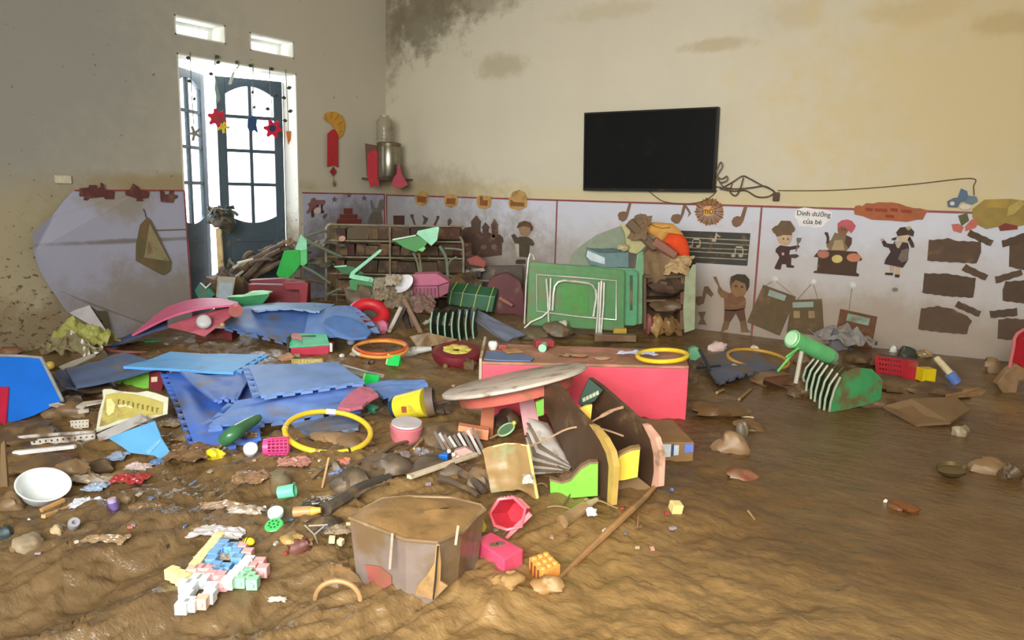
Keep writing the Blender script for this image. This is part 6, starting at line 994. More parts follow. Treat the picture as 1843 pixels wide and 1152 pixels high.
m = MB(); m.prism([U(x, y, flz(y)-FW*.004) for x, y in ((262, 812), (288, 790), (291, 793), (268, 818))], FW*.004); ob('crease', m, M((132, 196, 240), .05, .4), r); m = MB(); m.prism([U(x, y, flz(y)+FW*.01) for x, y in ((174, 782), (252, 745), (265, 757), (194, 790), (178, 794))], FW*.01); ob('grey_spine', m, M((178, 176, 178), .3, .5), r)
for nm, lab, x, y, w, h, c, mu in (('plastic_bag', 'crumpled pale blue bag under the blue folder', 213, 826, 34, 28, (140, 156, 180), .2), ('plastic_bag', 'crumpled grey and white bag below the folder corner', 250, 846, 44, 22, (178, 160, 156), .25), ('plastic_bag', 'bright blue crumpled wrapper at the folder edge', 283, 836, 22, 18, (92, 126, 176), .15), ('plastic_bag', 'wet crimson bag half sunk below the folder', 232, 870, 58, 24, (150, 46, 52), .25), ('plastic_bag', 'pale blue crumpled tissue right of the white basin', 174, 882, 40, 24, (146, 164, 188), .2), ('plastic_bag', 'shiny white crumpled film below the white basin', 158, 914, 60, 26, (188, 192, 206), .1), ('plastic_bag', 'grey crumpled film beside the toothed blue mat', 308, 765, 40, 26, (140, 128, 122), .35), ('plastic_bag', 'wet brown film glinting below the bright blue mat', 345, 822, 76, 50, (112, 86, 62), .4), ('plastic_bag', 'wet clear film glinting on the mud below the yellow toy', 452, 866, 60, 34, (140, 110, 84), .4), ('plastic_bag', 'silvery wet film behind the linking cubes', 385, 966, 120, 26, (170, 166, 166), .3), ('plastic_bag', 'clear film beside the upper linking cubes', 418, 970, 40, 20, (166, 154, 150), .25), ('plastic_bag', 'wet film on the slope right of the yellow toy', 400, 920, 90, 20, (150, 128, 108), .4), ('plastic_bag', 'small white foil scrap below the linking cubes', 500, 1086, 30, 10, (200, 192, 180), .1)):
    crump(nm, lab, 'plastic bag', x, y, w, h, c, mud=mu, rough=.12, amp=.18, sc=12)
def lath(name, label, p1, p2, w_px, col, b1_=None, b2_=None, th=.012, lift=.012, mud=.15, cat='batten', group=None):
    a = (B(*p1) if b1_ is None else U(*p1, b1_))+UP*lift; c = (B(*p2) if b2_ is None else U(*p2, b2_))+UP*lift; L_ = np.linalg.norm(c-a); d = (c-a)/L_; s_ = np.cross(d, UP); s_ /= np.linalg.norm(s_)
    return one(name, label, cat, MB().box((L_/2, 0, 0), (L_, w_px*mpp(a), th), XF(a, d, s_)), M(col, mud, .6, sc=14), group, bev=.002)
lath('yellow_batten', 'upper of two yellowish wooden battens below the white basin', (74, 925), (116, 905), 9, (190, 146, 92)); lath('yellow_batten', 'lower of two yellowish wooden battens below the white basin', (78, 936), (132, 917), 9, (204, 160, 104))
q_ = B(133, 955); Xm, p = DF(133, 943, q_, .9, 0); k = mpp(q_); one('tape_roll', 'small grey roll of tape standing below the battens', 'tape roll', MB().lathe([(4*k, -.012), (10*k, -.012), (11*k, 0), (10*k, .012), (4*k, .012), (4*k, -.012)], 24, Xm), M((150, 150, 158), .2, .4), smooth=True)
q_ = B(206, 916); k = mpp(q_); r = T('purple_jar', 'small purple jar standing in the mud', 'jar', q_); ob('jar_body', MB().lathe([(0, 0), (9*k, 0), (10*k, .01), (9.5*k, 15*k), (0, 15*k)], 18, X(q_, 0, 6, -8)), M((104, 88, 150), .2, .4), r, smooth=True); ob('jar_lid', MB().lathe([(0, 15*k), (8*k, 15*k), (8*k, 22*k), (0, 23*k)], 18, X(q_, 0, 6, -8)), M((180, 160, 190), .2, .4), r, smooth=True)
for nm, lab, x, y, w, h, c, mu in (('stone', 'tan stone below the tape roll', 104, 958, 26, 16, (164, 142, 104), .3), ('stone', 'long grey stone half sunk at the edge of the rubbish', 54, 982, 48, 24, (140, 126, 102), .4), ('stone', 'small beige pebble beside the long grey stone', 26, 990, 20, 10, (146, 122, 90), .4), ('teal_rag', 'dark teal rag at the picture edge below the basin', 8, 966, 30, 24, (50, 66, 70), .3), ('stone', 'brown lump right of the purple jar', 228, 905, 24, 18, (112, 88, 58), .4), ('white_chip', 'tiny white chip beside the long grey stone', 52, 937, 6, 5, (220, 212, 200), .0)):
    lump(nm, lab, 'rag' if 'rag' in nm else 'stone' if 'stone' in nm else 'chip', x, y, w, h, c, mud=mu)
for nm, lab, x, y, w, h, c, mu in (('rubbish_clod', 'dark clod of rubbish behind the white crate', 60, 785, 100, 26, (84, 66, 50), .5), ('rubbish_clod', 'dark clod between the blue board and the sack', 120, 745, 70, 30, (80, 66, 56), .5), ('rubbish_clod', 'dark clod under the dusty denim mat', 170, 706, 90, 24, (78, 64, 54), .4), ('rubbish_clod', 'brown clod at the foot of the white basin', 20, 915, 50, 30, (84, 70, 56), .5), ('rubbish_clod', 'brown clod right of the crate under the folder', 180, 850, 60, 30, (88, 70, 54), .5), ('rubbish_clod', 'dark clod right of the folder', 330, 795, 40, 24, (96, 78, 58), .5)): lump(nm, lab, 'mud clod', x, y, w, h, c, mud=mu)
# ================================================================== FRONT AND CENTRE
# mud-filled tub
ft = B(780, 1079); ht = float(U(787, 978, ft)[2]); zt_ = Zm(540, 840, 3.686)
tub = T('mud_tub', 'big many-sided plastic tub brimming with mud, split down one side', 'tub', ft)
topo = zt_([(330, 345), (430, 280), (540, 220), (720, 205), (1000, 212), (1200, 262), (1225, 290), (1180, 325), (1075, 440), (910, 508), (700, 490), (600, 450)])
TP = [atz(x, y, ht) for x, y in topo]; cc = sum(TP)/len(TP); BP = [np.array([cc[0]+(p[0]-cc[0])*.86, cc[1]+(p[1]-cc[1])*.86, ft[2]-.06])-FW*.035 for p in TP]; n_ = len(TP)
m = MB(); m.add(TP+BP, [(i, (i+1) % n_, n_+(i+1) % n_, n_+i) for i in range(n_)]+[tuple(range(2*n_-1, n_-1, -1))]); ob('tub_wall', m, M((134, 120, 112), .42, .2, alpha=.88, sc=5), tub)
ob('rim', MB().tube([p+UP*.002 for p in TP], .006, 8, True), M((150, 126, 92), .6, .5), tub, smooth=True)
m = MB(); vs = [p+(p-cc)*.015+UP*.004 for p in TP]; fs = []
for j, t in enumerate((.25, .5, .75)): vs += [p+(cc-p)*t+UP*(.014+.03*float(fbm(p[0]*9+t*7, p[1]*9, 5, 3))) for p in TP]
vs.append(cc+UP*.018)
for j in range(3): fs += [(j*n_+i, j*n_+(i+1) % n_, (j+1)*n_+(i+1) % n_, (j+1)*n_+i) for i in range(n_)]
fs += [(3*n_+i, 3*n_+(i+1) % n_, 4*n_) for i in range(n_)]; m.add(vs, fs); ob('mud_fill', m, M((144, 112, 70), .3, .4, bump=.8, mudc=(108, 80, 48)), tub, smooth=True)
ob('mud_skin', pprism(zt_([(905, 515), (925, 520), (935, 640), (930, 760), (980, 790), (885, 885), (770, 850), (770, 800), (850, 710), (890, 640)]), ft-FW*.03, -.012, .006), M((170, 134, 86), .3, .5), tub)
ob('split', pprism(zt_([(908, 530), (922, 530), (912, 640), (905, 760), (888, 888), (878, 880), (890, 760), (900, 640)]), ft-FW*.046, -.012, .004), M((40, 30, 22), .1, .8), tub)
ob('red_patch', pprism(zt_([(430, 650), (560, 660), (635, 700), (632, 800), (540, 770), (450, 730)]), ft+FW*.06, 0, .004), M((176, 66, 62), .35, .5), tub) if False else None
for x0, x1, y0, y1 in ((614, 632, 440, 680), (1050, 1072, 390, 520)): ob('pleat', MB().tube([U(*zt_([(x0 if k < 1 else x0-8, y0)])[0], ft+FW*.02) if k < 1 else U(*zt_([(x0-18, y1)])[0], ft) for k in (0, 1)], .004, 6), M((176, 164, 148), .35, .25), tub)
W4 = [TP[0], TP[11], BP[11], BP[0]]; o4 = np.cross(W4[1]-W4[0], W4[3]-W4[0]); o4 = o4/np.linalg.norm(o4); o4 = o4 if np.dot(o4, FW) < 0 else -o4
m = MB(); m.prism([bil(W4, u, v)+o4*.002 for u, v in ((.32, .52), (.7, .46), (1.0, .52), (1.0, .86), (.7, .86), (.42, .76))], o4*.003); ob('red_patch', m, M((150, 84, 76), .5, .3, sc=6), tub)
# basket, box, blocks beside the tub
q_ = B(915, 968); k = mpp(q_); r = T('toy_basket', 'pinkish red toy basket lying open beside the mud tub', 'basket', q_); red = M((214, 66, 84), .12, .35, sc=12)
hx = [(-31, -6), (-14, -31), (12, -34), (33, -14), (26, 18), (0, 24), (-22, 16)]; fr_ = [U(912+x, 940+y, q_-FW*.02)+UP*.02 for x, y in hx]; bk2 = [U(934+x*.72, 926+y*.72, q_+FW*.09)+UP*.0 for x, y in hx]; n_ = len(hx)
m = MB(); m.add(fr_+bk2, [(i, (i+1) % n_, n_+(i+1) % n_, n_+i) for i in range(n_)]+[tuple(range(n_, 2*n_))]); o = ob('basket_shell', m, red, r); md = o.modifiers.new('t', 'SOLIDIFY'); md.thickness = .005
ob('basket_rim', MB().tube(fr_, .006, 8, True), M((230, 112, 124), .1, .35), r, smooth=True)
for i in range(4): a, b = fr_[1]+(fr_[2]-fr_[1])*(i+.5)/4, bk2[1]+(bk2[2]-bk2[1])*(i+.5)/4; ob('basket_rib', MB().tube([a+UP*.004, b+UP*.004], .003, 6), M((236, 150, 158), .05, .4), r)
for t in (.3, .6): ob('basket_rib', MB().tube([fr_[i]+(bk2[i]-fr_[i])*t+UP*.003 for i in (0, 1, 2, 3)], .003, 6), M((236, 150, 158), .05, .4), r)
ob('basket_partition', pprism([(909, 968), (926, 946), (952, 922), (958, 928), (930, 955), (914, 970)], q_-FW*.02, 0, .006), M((232, 130, 140), .1, .4), r)
q_ = B(907, 1020); hb2 = .045; r = T('pink_box', 'pink moulded box with two muddy holes beside the basket', 'box', q_)
tb4 = [atz(x, y, q_[2]+hb2) for x, y in ((856, 970), (884, 957), (942, 988), (907, 1007))]; m = MB(); m.prism(tb4, (0, 0, -hb2-.02)); ob('box_body', m, M((220, 84, 118), .14, .35, sc=12), r, bev=.005)
for u, v in ((.35, .45), (.62, .5)): c_ = bil(tb4, u, v); ob('hole', MB().lathe([(0, .0015), (.013, .0015), (.015, .0005), (.016, -.002), (0, -.002)], 16, Matrix.Translation([float(z) for z in c_]) @ Matrix.Diagonal((1, 1, 1, 1))), M((120, 92, 84), .5, .6), r)
q_ = B(978, 1038); r = T('orange_block', 'orange building block with studs and side grooves, half in mud', 'toy block', q_); hz = .042
tb5 = [atz(x, y, q_[2]+hz) for x, y in ((952, 1003), (984, 992), (1009, 1016), (976, 1032))]; m = MB(); m.prism(tb5, (0, 0, -hz-.02)); ob('block_body', m, M((232, 158, 78), .15, .4, sc=12), r, bev=.003)
for i in range(3):
    for j in range(3): c_ = bil(tb5, .18+.32*i, .18+.32*j); ob('stud', MB().lathe([(.0085, 0), (.0085, .005), (.007, .006), (0, .006)], 12, Matrix.Translation([float(z) for z in c_])), M((236, 170, 90), .15, .4), r, smooth=True)
for i in range(3): a = tb5[0]+(tb5[3]-tb5[0])*(.25+.25*i); ob('groove', MB().box((0, 0, 0), (.007, .006, .04), XF(a-UP*.024, tb5[3]-tb5[0], np.cross(UP, tb5[3]-tb5[0]))), M((120, 70, 30), .1, .7), r)
lump('mud_block', 'mud-coated toy block under the pink box', 'toy block', 915, 1052, 60, 30, (170, 134, 84), mud=.4); lump('mud_block', 'mud-coated lump under the orange block', 'mud clod', 985, 1058, 60, 26, (160, 124, 76), mud=.4)
poly1('yellow_wrapper', 'bright yellow wrapper corner poking out beside the tub', 'wrapper', [(860, 930), (866, 928), (876, 948), (872, 958), (862, 955)], B(868, 962), (220, 204, 80), .006, .15)
# linking cubes
zq_ = Zm(300, 940, 6.775); cz = .03
lk = T('linking_cubes', 'joined pastel linking cubes in a rectangle and ring on the mud', 'linking cubes', atz(395, 1040, .0))
A0, A1 = atz(*zq_([(650, 190)])[0], cz), atz(*zq_([(340, 560)])[0], cz); dA = (A1-A0)/np.linalg.norm(A1-A0); sz = float(np.linalg.norm(A1-A0))/6.0
base_c = MB().box((0, 0, 0), (sz*.96, sz*.96, sz*.96)); base_c.lathe([(sz*.24, sz*.48), (sz*.24, sz*.62), (0, sz*.62)], 10, Matrix.Rotation(math.radians(90), 4, 'Y'))
cm = {}
def cube_at(zx, zy, col, par, dz=0.0, yaw=0.0):
    if col not in cm:
        o = ob('snap_cube', base_c, M(col, .12, .4, sc=20), None, bev=.0012, loc=(0, 0, 0)); cm[col] = o.data; bpy.data.objects.remove(o)
    p = atz(*zq_([(zx, zy)])[0], cz+dz); o = bpy.data.objects.new('snap_cube', cm[col]); COL.objects.link(o); o.parent = par; o.location = [float(p[i])-par['_w'][i] for i in range(3)]; o.rotation_euler = (0, 0, math.atan2(dA[1], dA[0])+yaw)
YC, PC, WC, BC, GC, KC = (236, 222, 158), (232, 170, 172), (224, 232, 236), (112, 168, 224), (156, 218, 178), (238, 196, 172)
for p in [(636, 195), (584, 262), (532, 330), (472, 396), (418, 462), (362, 535)]: cube_at(*p, YC, lk)
for p in [(322, 606), (420, 590), (500, 590), (566, 650), (655, 680), (690, 752), (1135, 510), (1175, 590), (990, 392), (925, 318), (1040, 560)]: cube_at(*p, PC if p[0] != 322 else KC, lk)
for p in [(372, 710), (318, 770), (450, 722), (548, 815), (520, 905), (435, 970), (232, 782), (262, 850), (240, 915), (196, 1030), (300, 1000)]: cube_at(*p, WC if p != (435, 970) else KC, lk)
for p in [(1000, 490), (945, 550), (880, 610), (820, 670), (755, 735)]: cube_at(*p, WC, lk, .004)
for p in [(690, 285), (752, 335), (818, 325), (850, 392), (575, 410), (552, 480), (600, 555), (640, 610), (870, 465), (720, 580), (640, 350)]: cube_at(*p, BC, lk)
for p in [(970, 640), (905, 715), (1055, 735), (1010, 690)]: cube_at(*p, GC, lk)
lk2 = T('linking_cubes', 'short bar of three yellowish linking cubes lying apart', 'linking cubes', atz(322, 1035, .0))
for p in [(72, 622), (140, 660), (205, 700)]: cube_at(*p, YC, lk2, 0, 1.2)
q_ = B(447, 988); k = mpp(q_); r = T('bee_toy', 'small yellow toy bee with black stripes beside the linking cubes', 'toy', q_); Xb = X(U(448, 981, q_)+UP*.012, -18)
ob('body', MB().ball((0, 0, 0), (13*k, 8*k, 8*k), 16, Xb), M((232, 206, 40), .05, .35), r, smooth=True)
for t in (-.5, -.05): ob('stripe', MB().tube([Xb @ Vector((13*k*t, 8.2*k*math.sqrt(1-t*t)*math.cos(a*math.pi/8), 8.2*k*math.sqrt(1-t*t)*math.sin(a*math.pi/8))) for a in range(16)], 1.1*k, 6, True), M((40, 34, 24), 0, .5), r, smooth=True)
for x, y, rz, lab in ((597, 970, 10, 'cream cube on the mud behind the muddy bowl'), (613, 974, -20, 'second cream cube beside the first, nearer the tub'), (628, 946, 30, 'cream cube against the tub corner'), (642, 929, 15, 'tiny cream cube on the tub rim'), (1214, 912, 12, 'yellowish wooden cube alone on the smooth mud')):
    b_ = B(x, y+8); s_ = (12 if x < 1000 else 21); blk('small_cube', lab, 'toy cube', x, y+s_*.5, s_, s_, s_, (224, 204, 138) if x > 1000 else (222, 210, 170), rz, 8, 6, .1, b=b_, bev=.003)
# front-left toys
q_ = B(384, 826); k = mpp(q_); r = T('toy_banana', 'lumpy yellow plastic toy fruit at the tip of the bright blue mat', 'toy', q_)
Xb = X(q_+UP*.02, -6); mm = MB(); mm.ball((0, 0, 0), (20*k, 11*k, 12*k), 18, Xb, .5); ob('fruit', mm, M((226, 210, 40), .06, .4), r, smooth=True); ob('tip', MB().tube([Xb @ Vector((16*k, 0, 0)), Xb @ Vector((24*k, 0, 3*k))], [4*k, 2.5*k], 8), M((214, 196, 50), .1, .5), r, smooth=True)
q_ = B(430, 818); k = mpp(q_); r = T('toy_cucumber', 'long glossy green toy cucumber on the edge of the mats', 'toy', q_)
pp = smooth_pts([U(403, 806, q_)+UP*.03, U(420, 797, q_)+UP*.04, U(442, 786, q_+FW*.1)+UP*.05, U(468, 770, q_+FW*.2)+UP*.05], 5); ob('cucumber', MB().tube(pp, [k*14*math.sqrt(max(.05, 1-((i/(len(pp)-1)-.35)/.72)**2)) for i in range(len(pp))], 14), M((62, 116, 78), .12, .25), r, smooth=True)
q_ = B(452, 822); k = mpp(q_); Xm, p = DF(451, 808, q_, .92, 8); one('round_disc', 'white round bottle lid standing on edge by the green cucumber', 'lid', MB().lathe([(0, .010), (11*k, .010), (13*k, .006), (13*k, -.014), (11*k, -.014), (11*k, .002), (0, .002)], 26, Xm), M((214, 214, 224), .1, .4), smooth=True)
q_ = B(495, 826); k = mpp(q_); r = T('pink_basket', 'small hot pink lattice basket lying on its side', 'basket', q_); a = U(474, 808, q_)+UP*.008; c = U(519, 806, q_+FW*.02)+UP*.008; hot = M((232, 76, 142), .06, .4)
ob('basket_base', cyl_between(a, a+(c-a)*.22, 15*k, 16*k), hot, r, smooth=True)
dx = (c-a)/np.linalg.norm(c-a); sx = np.cross(dx, UP); sx /= np.linalg.norm(sx); ux = np.cross(sx, dx); ring = lambda t, n=24: [a+(c-a)*t+(sx*math.cos(2*math.pi*i/n)+ux*math.sin(2*math.pi*i/n))*(15.5+1.5*t)*k for i in range(n)]
for t in (.35, .52, .68, .84, 1.0): ob('hoop_bar', MB().tube(ring(t), 1.3*k, 6, True), hot, r, smooth=True)
for i in range(16): an = 2*math.pi*i/16; ob('long_bar', MB().tube([a+(c-a)*t+(sx*math.cos(an)+ux*math.sin(an))*(15.5+1.5*t)*k for t in (.2, 1.0)], 1.3*k, 6), hot, r)
q_ = B(517, 903); k = mpp(q_); one('mint_tube', 'mint green plastic tube lying in wet mud', 'tube', cyl_between(U(502, 892, q_)+UP*.01, U(531, 887, q_)+UP*.01, 12*k, 12.5*k, wall=.004), M((112, 218, 174), .05, .4), smooth=True)
q_ = B(496, 934); k = mpp(q_); Xm, p = DF(496, 923, q_+UP*.02, .74, 14); one('white_ring', 'white ring lid with a pale inside below the mint tube', 'lid', MB().lathe([(0, -.002), (11*k, -.002), (12*k, .006), (14.5*k, .006), (15*k, -.006), (0, -.008)], 28, Xm), M((216, 228, 232), .05, .35), smooth=True)
q_ = B(492, 957); k = mpp(q_); Xm, p = DF(493, 945, q_+UP*.015, .66, 22); r = T('strainer_disc', 'green pierced plastic disc overlapping the white ring lid', 'disc', q_)
ob('disc', MB().lathe([(0, .004), (16*k, .004), (18*k, 0), (16*k, -.004), (0, -.004)], 28, Xm), M((76, 190, 104), .05, .4), r, smooth=True)
for i in range(9): a_ = 2*math.pi*i/8; rr = 0 if i == 8 else 9*k; ob('hole', MB().lathe([(0, .0055), (2.1*k, .0055), (2.1*k, .003), (0, .003)], 8, Xm @ Matrix.Translation((rr*math.cos(a_), rr*math.sin(a_), 0))), M((36, 96, 54), .1, .7), r)
q_ = B(510, 884); k = mpp(q_); one('muddy_jar', 'dirty clear jar standing above the mint tube', 'jar', MB().lathe([(0, 0), (19*k, 0), (21*k, .012), (20*k, 30*k), (15*k, 40*k), (13*k, 46*k), (13*k, 48*k), (0, 48*k)], 22, X(q_+UP*-.01, 0, 12, -8)), M((126, 122, 100), .45, .15, alpha=.8), smooth=True)
q_ = B(550, 938); k = mpp(q_); r = T('tan_bottle', 'muddy tan bottle with a yellow cap lying in a puddle', 'bottle', q_); ob('bottle_body', cyl_between(U(529, 926, q_)+UP*.008, U(560, 924, q_)+UP*.008, 10*k, 10*k), M((176, 140, 92), .4, .4), r, smooth=True); ob('bottle_cap', cyl_between(U(560, 924, q_)+UP*.008, U(578, 922, q_)+UP*.008, 9*k, 5*k), M((214, 170, 76), .15, .4), r, smooth=True)
crump('blue_bag', 'dusty blue cloth bag bunched in the dark rubbish', 'bag', 612, 862, 42, 30, (112, 136, 186), mud=.25, amp=.3); lump('grey_lump', 'grey muddy lump under the dusty blue bag', 'lump', 604, 852, 30, 22, (104, 100, 92), mud=.4)
for i, (x, y, w, h, c, lab) in enumerate([(614, 834, 18, 9, (222, 112, 86), 'small salmon plastic bit behind the dusty blue bag'), (626, 828, 12, 6, (216, 120, 90), 'smaller salmon bit next to the first')]): lump('salmon_bit', lab, 'plastic bit', x, y, w, h, c, mud=.1)
stick('straw', 'thin tan stick upright in the mud left of the dusty blue bag', 'stick', (580, 882), (592, 828), 2.2, (190, 150, 104), b=B(582, 884), mud=.15, taper=1)
# dark bark and driftwood ridge behind the tub
for p1, p2, rr, c, lab in (((588, 926), (700, 868), 13, (72, 66, 58), 'black wet log lying behind the mud tub'), ((596, 912), (690, 872), 7, (96, 92, 86), 'grey wet stick on the black log'), ((640, 878), (842, 812), 9, (98, 84, 70), 'long grey driftwood pole behind the white lath'), ((680, 866), (780, 838), 6, (120, 104, 88), 'shorter driftwood stick beside the long pole'), ((600, 862), (730, 812), 5, (110, 92, 72), 'thin brown stick above the driftwood'), ((660, 838), (742, 800), 5, (124, 100, 76), 'brown branch pointing at the cake tin'), ((720, 828), (790, 786), 4, (112, 92, 72), 'small branch by the shiny strips'), ((560, 870), (610, 840), 4, (96, 80, 60), 'short stick left of the driftwood'), ((790, 872), (860, 902), 7, (86, 72, 58), 'dark stick behind the mud tub corner'), ((830, 862), (870, 894), 9, (80, 68, 58), 'dark stump beside the foil sheet'), ((745, 816), (775, 790), 3, (196, 160, 110), 'pale splinter pointing up to the tin'), ((640, 905), (700, 880), 4, (66, 58, 50), 'black twig on the wet log')):
    stick('driftwood', lab, 'driftwood', p1, p2, rr, c, mud=.35, bend=.012, lift=.02)
for x, y, w, h, c, lab in ((630, 878, 80, 44, (74, 66, 54), 'dark rubbish clod left of the driftwood'), (690, 852, 90, 40, (86, 74, 62), 'dark rubbish clod amid the driftwood'), (770, 855, 110, 30, (90, 76, 62), 'dark rubbish clod under the white lath'), (560, 940, 60, 24, (104, 82, 54), 'wet clod beside the tan bottle'), (590, 948, 60, 22, (60, 52, 42), 'black wet clod left of the tub'), (800, 800, 100, 36, (84, 70, 56), 'dark clod under the shiny strips'), (840, 748, 90, 40, (76, 64, 50), 'dark clod in the shade of the round table'), (790, 745, 50, 22, (70, 58, 46), 'dark clod between bucket and table'), (905, 780, 60, 40, (84, 66, 52), 'dark clod beneath the orange table leg'), (860, 880, 60, 40, (96, 80, 62), 'brown clod beside the foil sheet'), (640, 800, 60, 20, (112, 88, 60), 'brown clod inside the big yellow hoop'), (600, 792, 70, 14, (150, 122, 86), 'sandy ridge inside the big yellow hoop'), (1030, 880, 60, 40, (88, 68, 48), 'dark clod in front of the green wavy panel')): lump('rubbish_clod', lab, 'mud clod', x, y, w, h, c, b=B(x, y)+FW*(.14 if x in (905, 840) else 0), mud=.45)
lath('white_lath', 'long pale whitewashed lath lying across the driftwood', (736, 882), (856, 838), 12, (214, 198, 172), th=.014, lift=.05)
q_ = B(720, 842); k = mpp(q_); one('sandal', 'lilac-grey muddy sandal sole pointing up in the rubbish', 'sandal', MB().lathe([(0, 0), (20*k, 0), (21*k, .006), (19*k, .014), (0, .016)], 24, DF(722, 826, q_+UP*.03, .38, 24)[0]), M((176, 160, 172), .35, .5), smooth=True)
crump('grey_pot', 'grey crumpled plastic pot next to the sandal', 'pot', 758, 828, 40, 34, (150, 144, 150), mud=.3, amp=.4); crump('pink_flowers', 'bunch of small pink cloth flowers in the rubbish', 'flowers', 694, 846, 38, 24, (196, 156, 160), mud=.3, amp=.45); blk('white_tag', 'small white tag beside the grey plastic pot', 'tag', 723, 842, 14, 8, 4, (214, 206, 196), b=B(723, 846), rz=20)
q_ = B(794, 836); blk('blue_cube', 'bright blue block in front of the shiny strips', 'toy block', 794, 834, 28, 20, 18, (18, 116, 222), -8, 0, 0, .02, b=q_)
r = T('strip_fan', 'fan of clear shiny plastic strips above the bright blue block', 'plastic strips', B(805, 812))
for i in range(9): x0 = 780+i*8.5; ob('strip', pprism([(x0, 792-6*abs(i-3)*.5-4), (x0+4, 788-6*abs(i-3)*.5-4), (x0+32, 826), (x0+28, 829)], B(815, 830)+FW*(.02+.012*i), 0, .003), M((190, 188, 186) if i % 2 else (120, 112, 108), .15, .15), r)
r = T('tile_row', 'dusty pink plastic piece with white teeth beside the blue block', 'plastic piece', B(836, 836)); ob('plate', pprism([(818, 812), (838, 806), (852, 814), (850, 826), (830, 832), (812, 836), (814, 820)], B(836, 840), 0, .03), M((190, 152, 144), .2, .5), r, bev=.003)
for x, y in ((808, 812), (816, 818), (824, 823), (834, 824), (843, 821)): blk_ = MB(); blk_.box((0, 0, 0), (.014, .012, .012), X(U(x, y, B(836, 840)-FW*.02), 20, 15)); ob('tooth', blk_, M((226, 216, 204), .05, .4), r, bev=.002)
q_ = B(905, 800); Xm, p = DF(911, 773, q_+FW*.05, .52, 33); k = mpp(p); r = T('toy_magnifier', 'toy magnifying glass with a pale green rim by the orange leg', 'toy', U(890, 805, q_)); ob('rim', MB().tube([(17*k*math.cos(2*math.pi*i/30), 17*k*math.sin(2*math.pi*i/30), 0) for i in range(30)], .0045, 8, True, Xm), M((160, 206, 150), .1, .4), r, smooth=True); ob('lens', MB().lathe([(0, .001), (16.5*k, .001), (16.5*k, -.001), (0, -.001)], 28, Xm), M((120, 160, 124), .2, .1, alpha=.6), r); ob('handle', MB().tube([Xm @ Vector((-17*k, 0, 0)), Xm @ Vector((-40*k, -2*k, .01))], .006, 8), M((150, 118, 84), .3, .5), r); ob('bead', MB().ball(tuple(Xm @ Vector((19*k, 2*k, .004))), .011, 10), M((224, 214, 90), .05, .4), r, smooth=True)
# stack of warped pages and the foil sheet before the bookcase
pg = B(985, 850)
for i in range(9):
    m = MB(); P4 = [U(948-i*.5, 752+i*9, pg+FW*(.16-.01*i)), U(985+i*2, 762+i*8, pg+FW*(.2-.01*i)), U(1030-i*1, 838+i*1.5, pg+FW*.0), U(975-i*5, 800+i*7, pg-FW*.01*i)]
    m.sheet(lambda u, v: bil(P4, u, v)+UP*.03*math.sin(math.pi*u)*math.sin(math.pi*v), 6, 6, .004); one('warped_page', '%s warped %s page of the swollen stack before the bookcase' % (ORD[i] if i else 'topmost', 'pale grey' if i % 2 == 0 else 'dark grey'), 'page', m, M((196, 190, 184) if i % 2 == 0 else (128, 114, 102), .3, .6), 'swollen pages before the bookcase', smooth=True)
fq = B(925, 905); PF = [U(868, 812, fq+FW*.10), U(950, 803, fq+FW*.12), U(968, 885, fq+FW*.0), U(884, 890, fq-FW*.0)]; sd_ = 31
r = T('printed_sheet', 'stiff green-and-tan printed plastic sheet smeared with mud', 'sheet', fq); m = MB(); m.sheet(lambda u, v: bil(PF, u, v)+UP*(.02*math.sin(math.pi*u)+.02*float(fbm(u*3, v*3, 4, 3))-.03*u*v), 18, 16, .004); ob('sheet', m, M((150, 156, 118), .74, .3, mudc=(150, 118, 76), sc=9), r, smooth=True)
ob('edge_strip', MB().tube([bil(PF, 1, v)+UP*(.004-.03*v) for v in (0, .25, .5, .75, 1)], .006, 8), M((206, 196, 116), .2, .5), r, smooth=True); ob('edge_strip', MB().tube([bil(PF, u, 0)+UP*.018*math.sin(math.pi*u) for u in (0, .25, .5, .75, 1)], .004, 8), M((200, 190, 120), .2, .5), r, smooth=True)
crump('foil_scrap', 'glinting foil scrap on the corner of the printed sheet', 'foil', 950, 868, 20, 26, (214, 214, 206), b=fq-FW*.02, mud=.1, rough=.1, amp=.3)
q_ = B(1040, 948); r = T('muddy_bottle', 'mud-coated bottle lying in front of the green wavy panel', 'bottle', q_); k = mpp(q_); ob('bottle_body', cyl_between(U(1012, 944, q_)+UP*.01, U(1052, 918, q_+FW*.1)+UP*.01, 13*k, 12*k), M((160, 132, 94), .45, .3), r, smooth=True); ob('bottle_neck', cyl_between(U(1052, 918, q_+FW*.1)+UP*.01, U(1074, 904, q_+FW*.15)+UP*.01, 9*k, 5*k), M((176, 158, 128), .3, .3), r, smooth=True)
crump('white_scrap', 'small white paper scrap on the mud-coated bottle', 'paper', 1064, 928, 18, 18, (222, 224, 226), b=q_+FW*.05, mud=.05, amp=.4)
strip = smooth_pts([B(1004, 1046)+UP*.005, B(1050, 1004)+UP*.01, B(1110, 950)+UP*.015, B(1160, 905)+UP*.02, B(1186, 880)+UP*.03], 5); one('curved_strip', 'long curved wooden strip running from the bookcase into the mud', 'wood strip', MB().tube(strip, [.006+.006*math.sin(math.pi*i/(len(strip)-1)) for i in range(len(strip))], 8), M((160, 120, 78), .35, .5), smooth=True)
one('thin_reed', 'thin pale reed arching before the dark bookcase side', 'reed', MB().tube(smooth_pts([U(946, 806, pg-FW*.05), U(985, 790, pg-FW*.05), U(1022, 772, pg-FW*.06), U(1058, 768, pg-FW*.06), U(1090, 774, pg-FW*.06), U(1122, 785, pg-FW*.06)], 4), .004, 6), M((170, 140, 110), .2, .7), smooth=True)
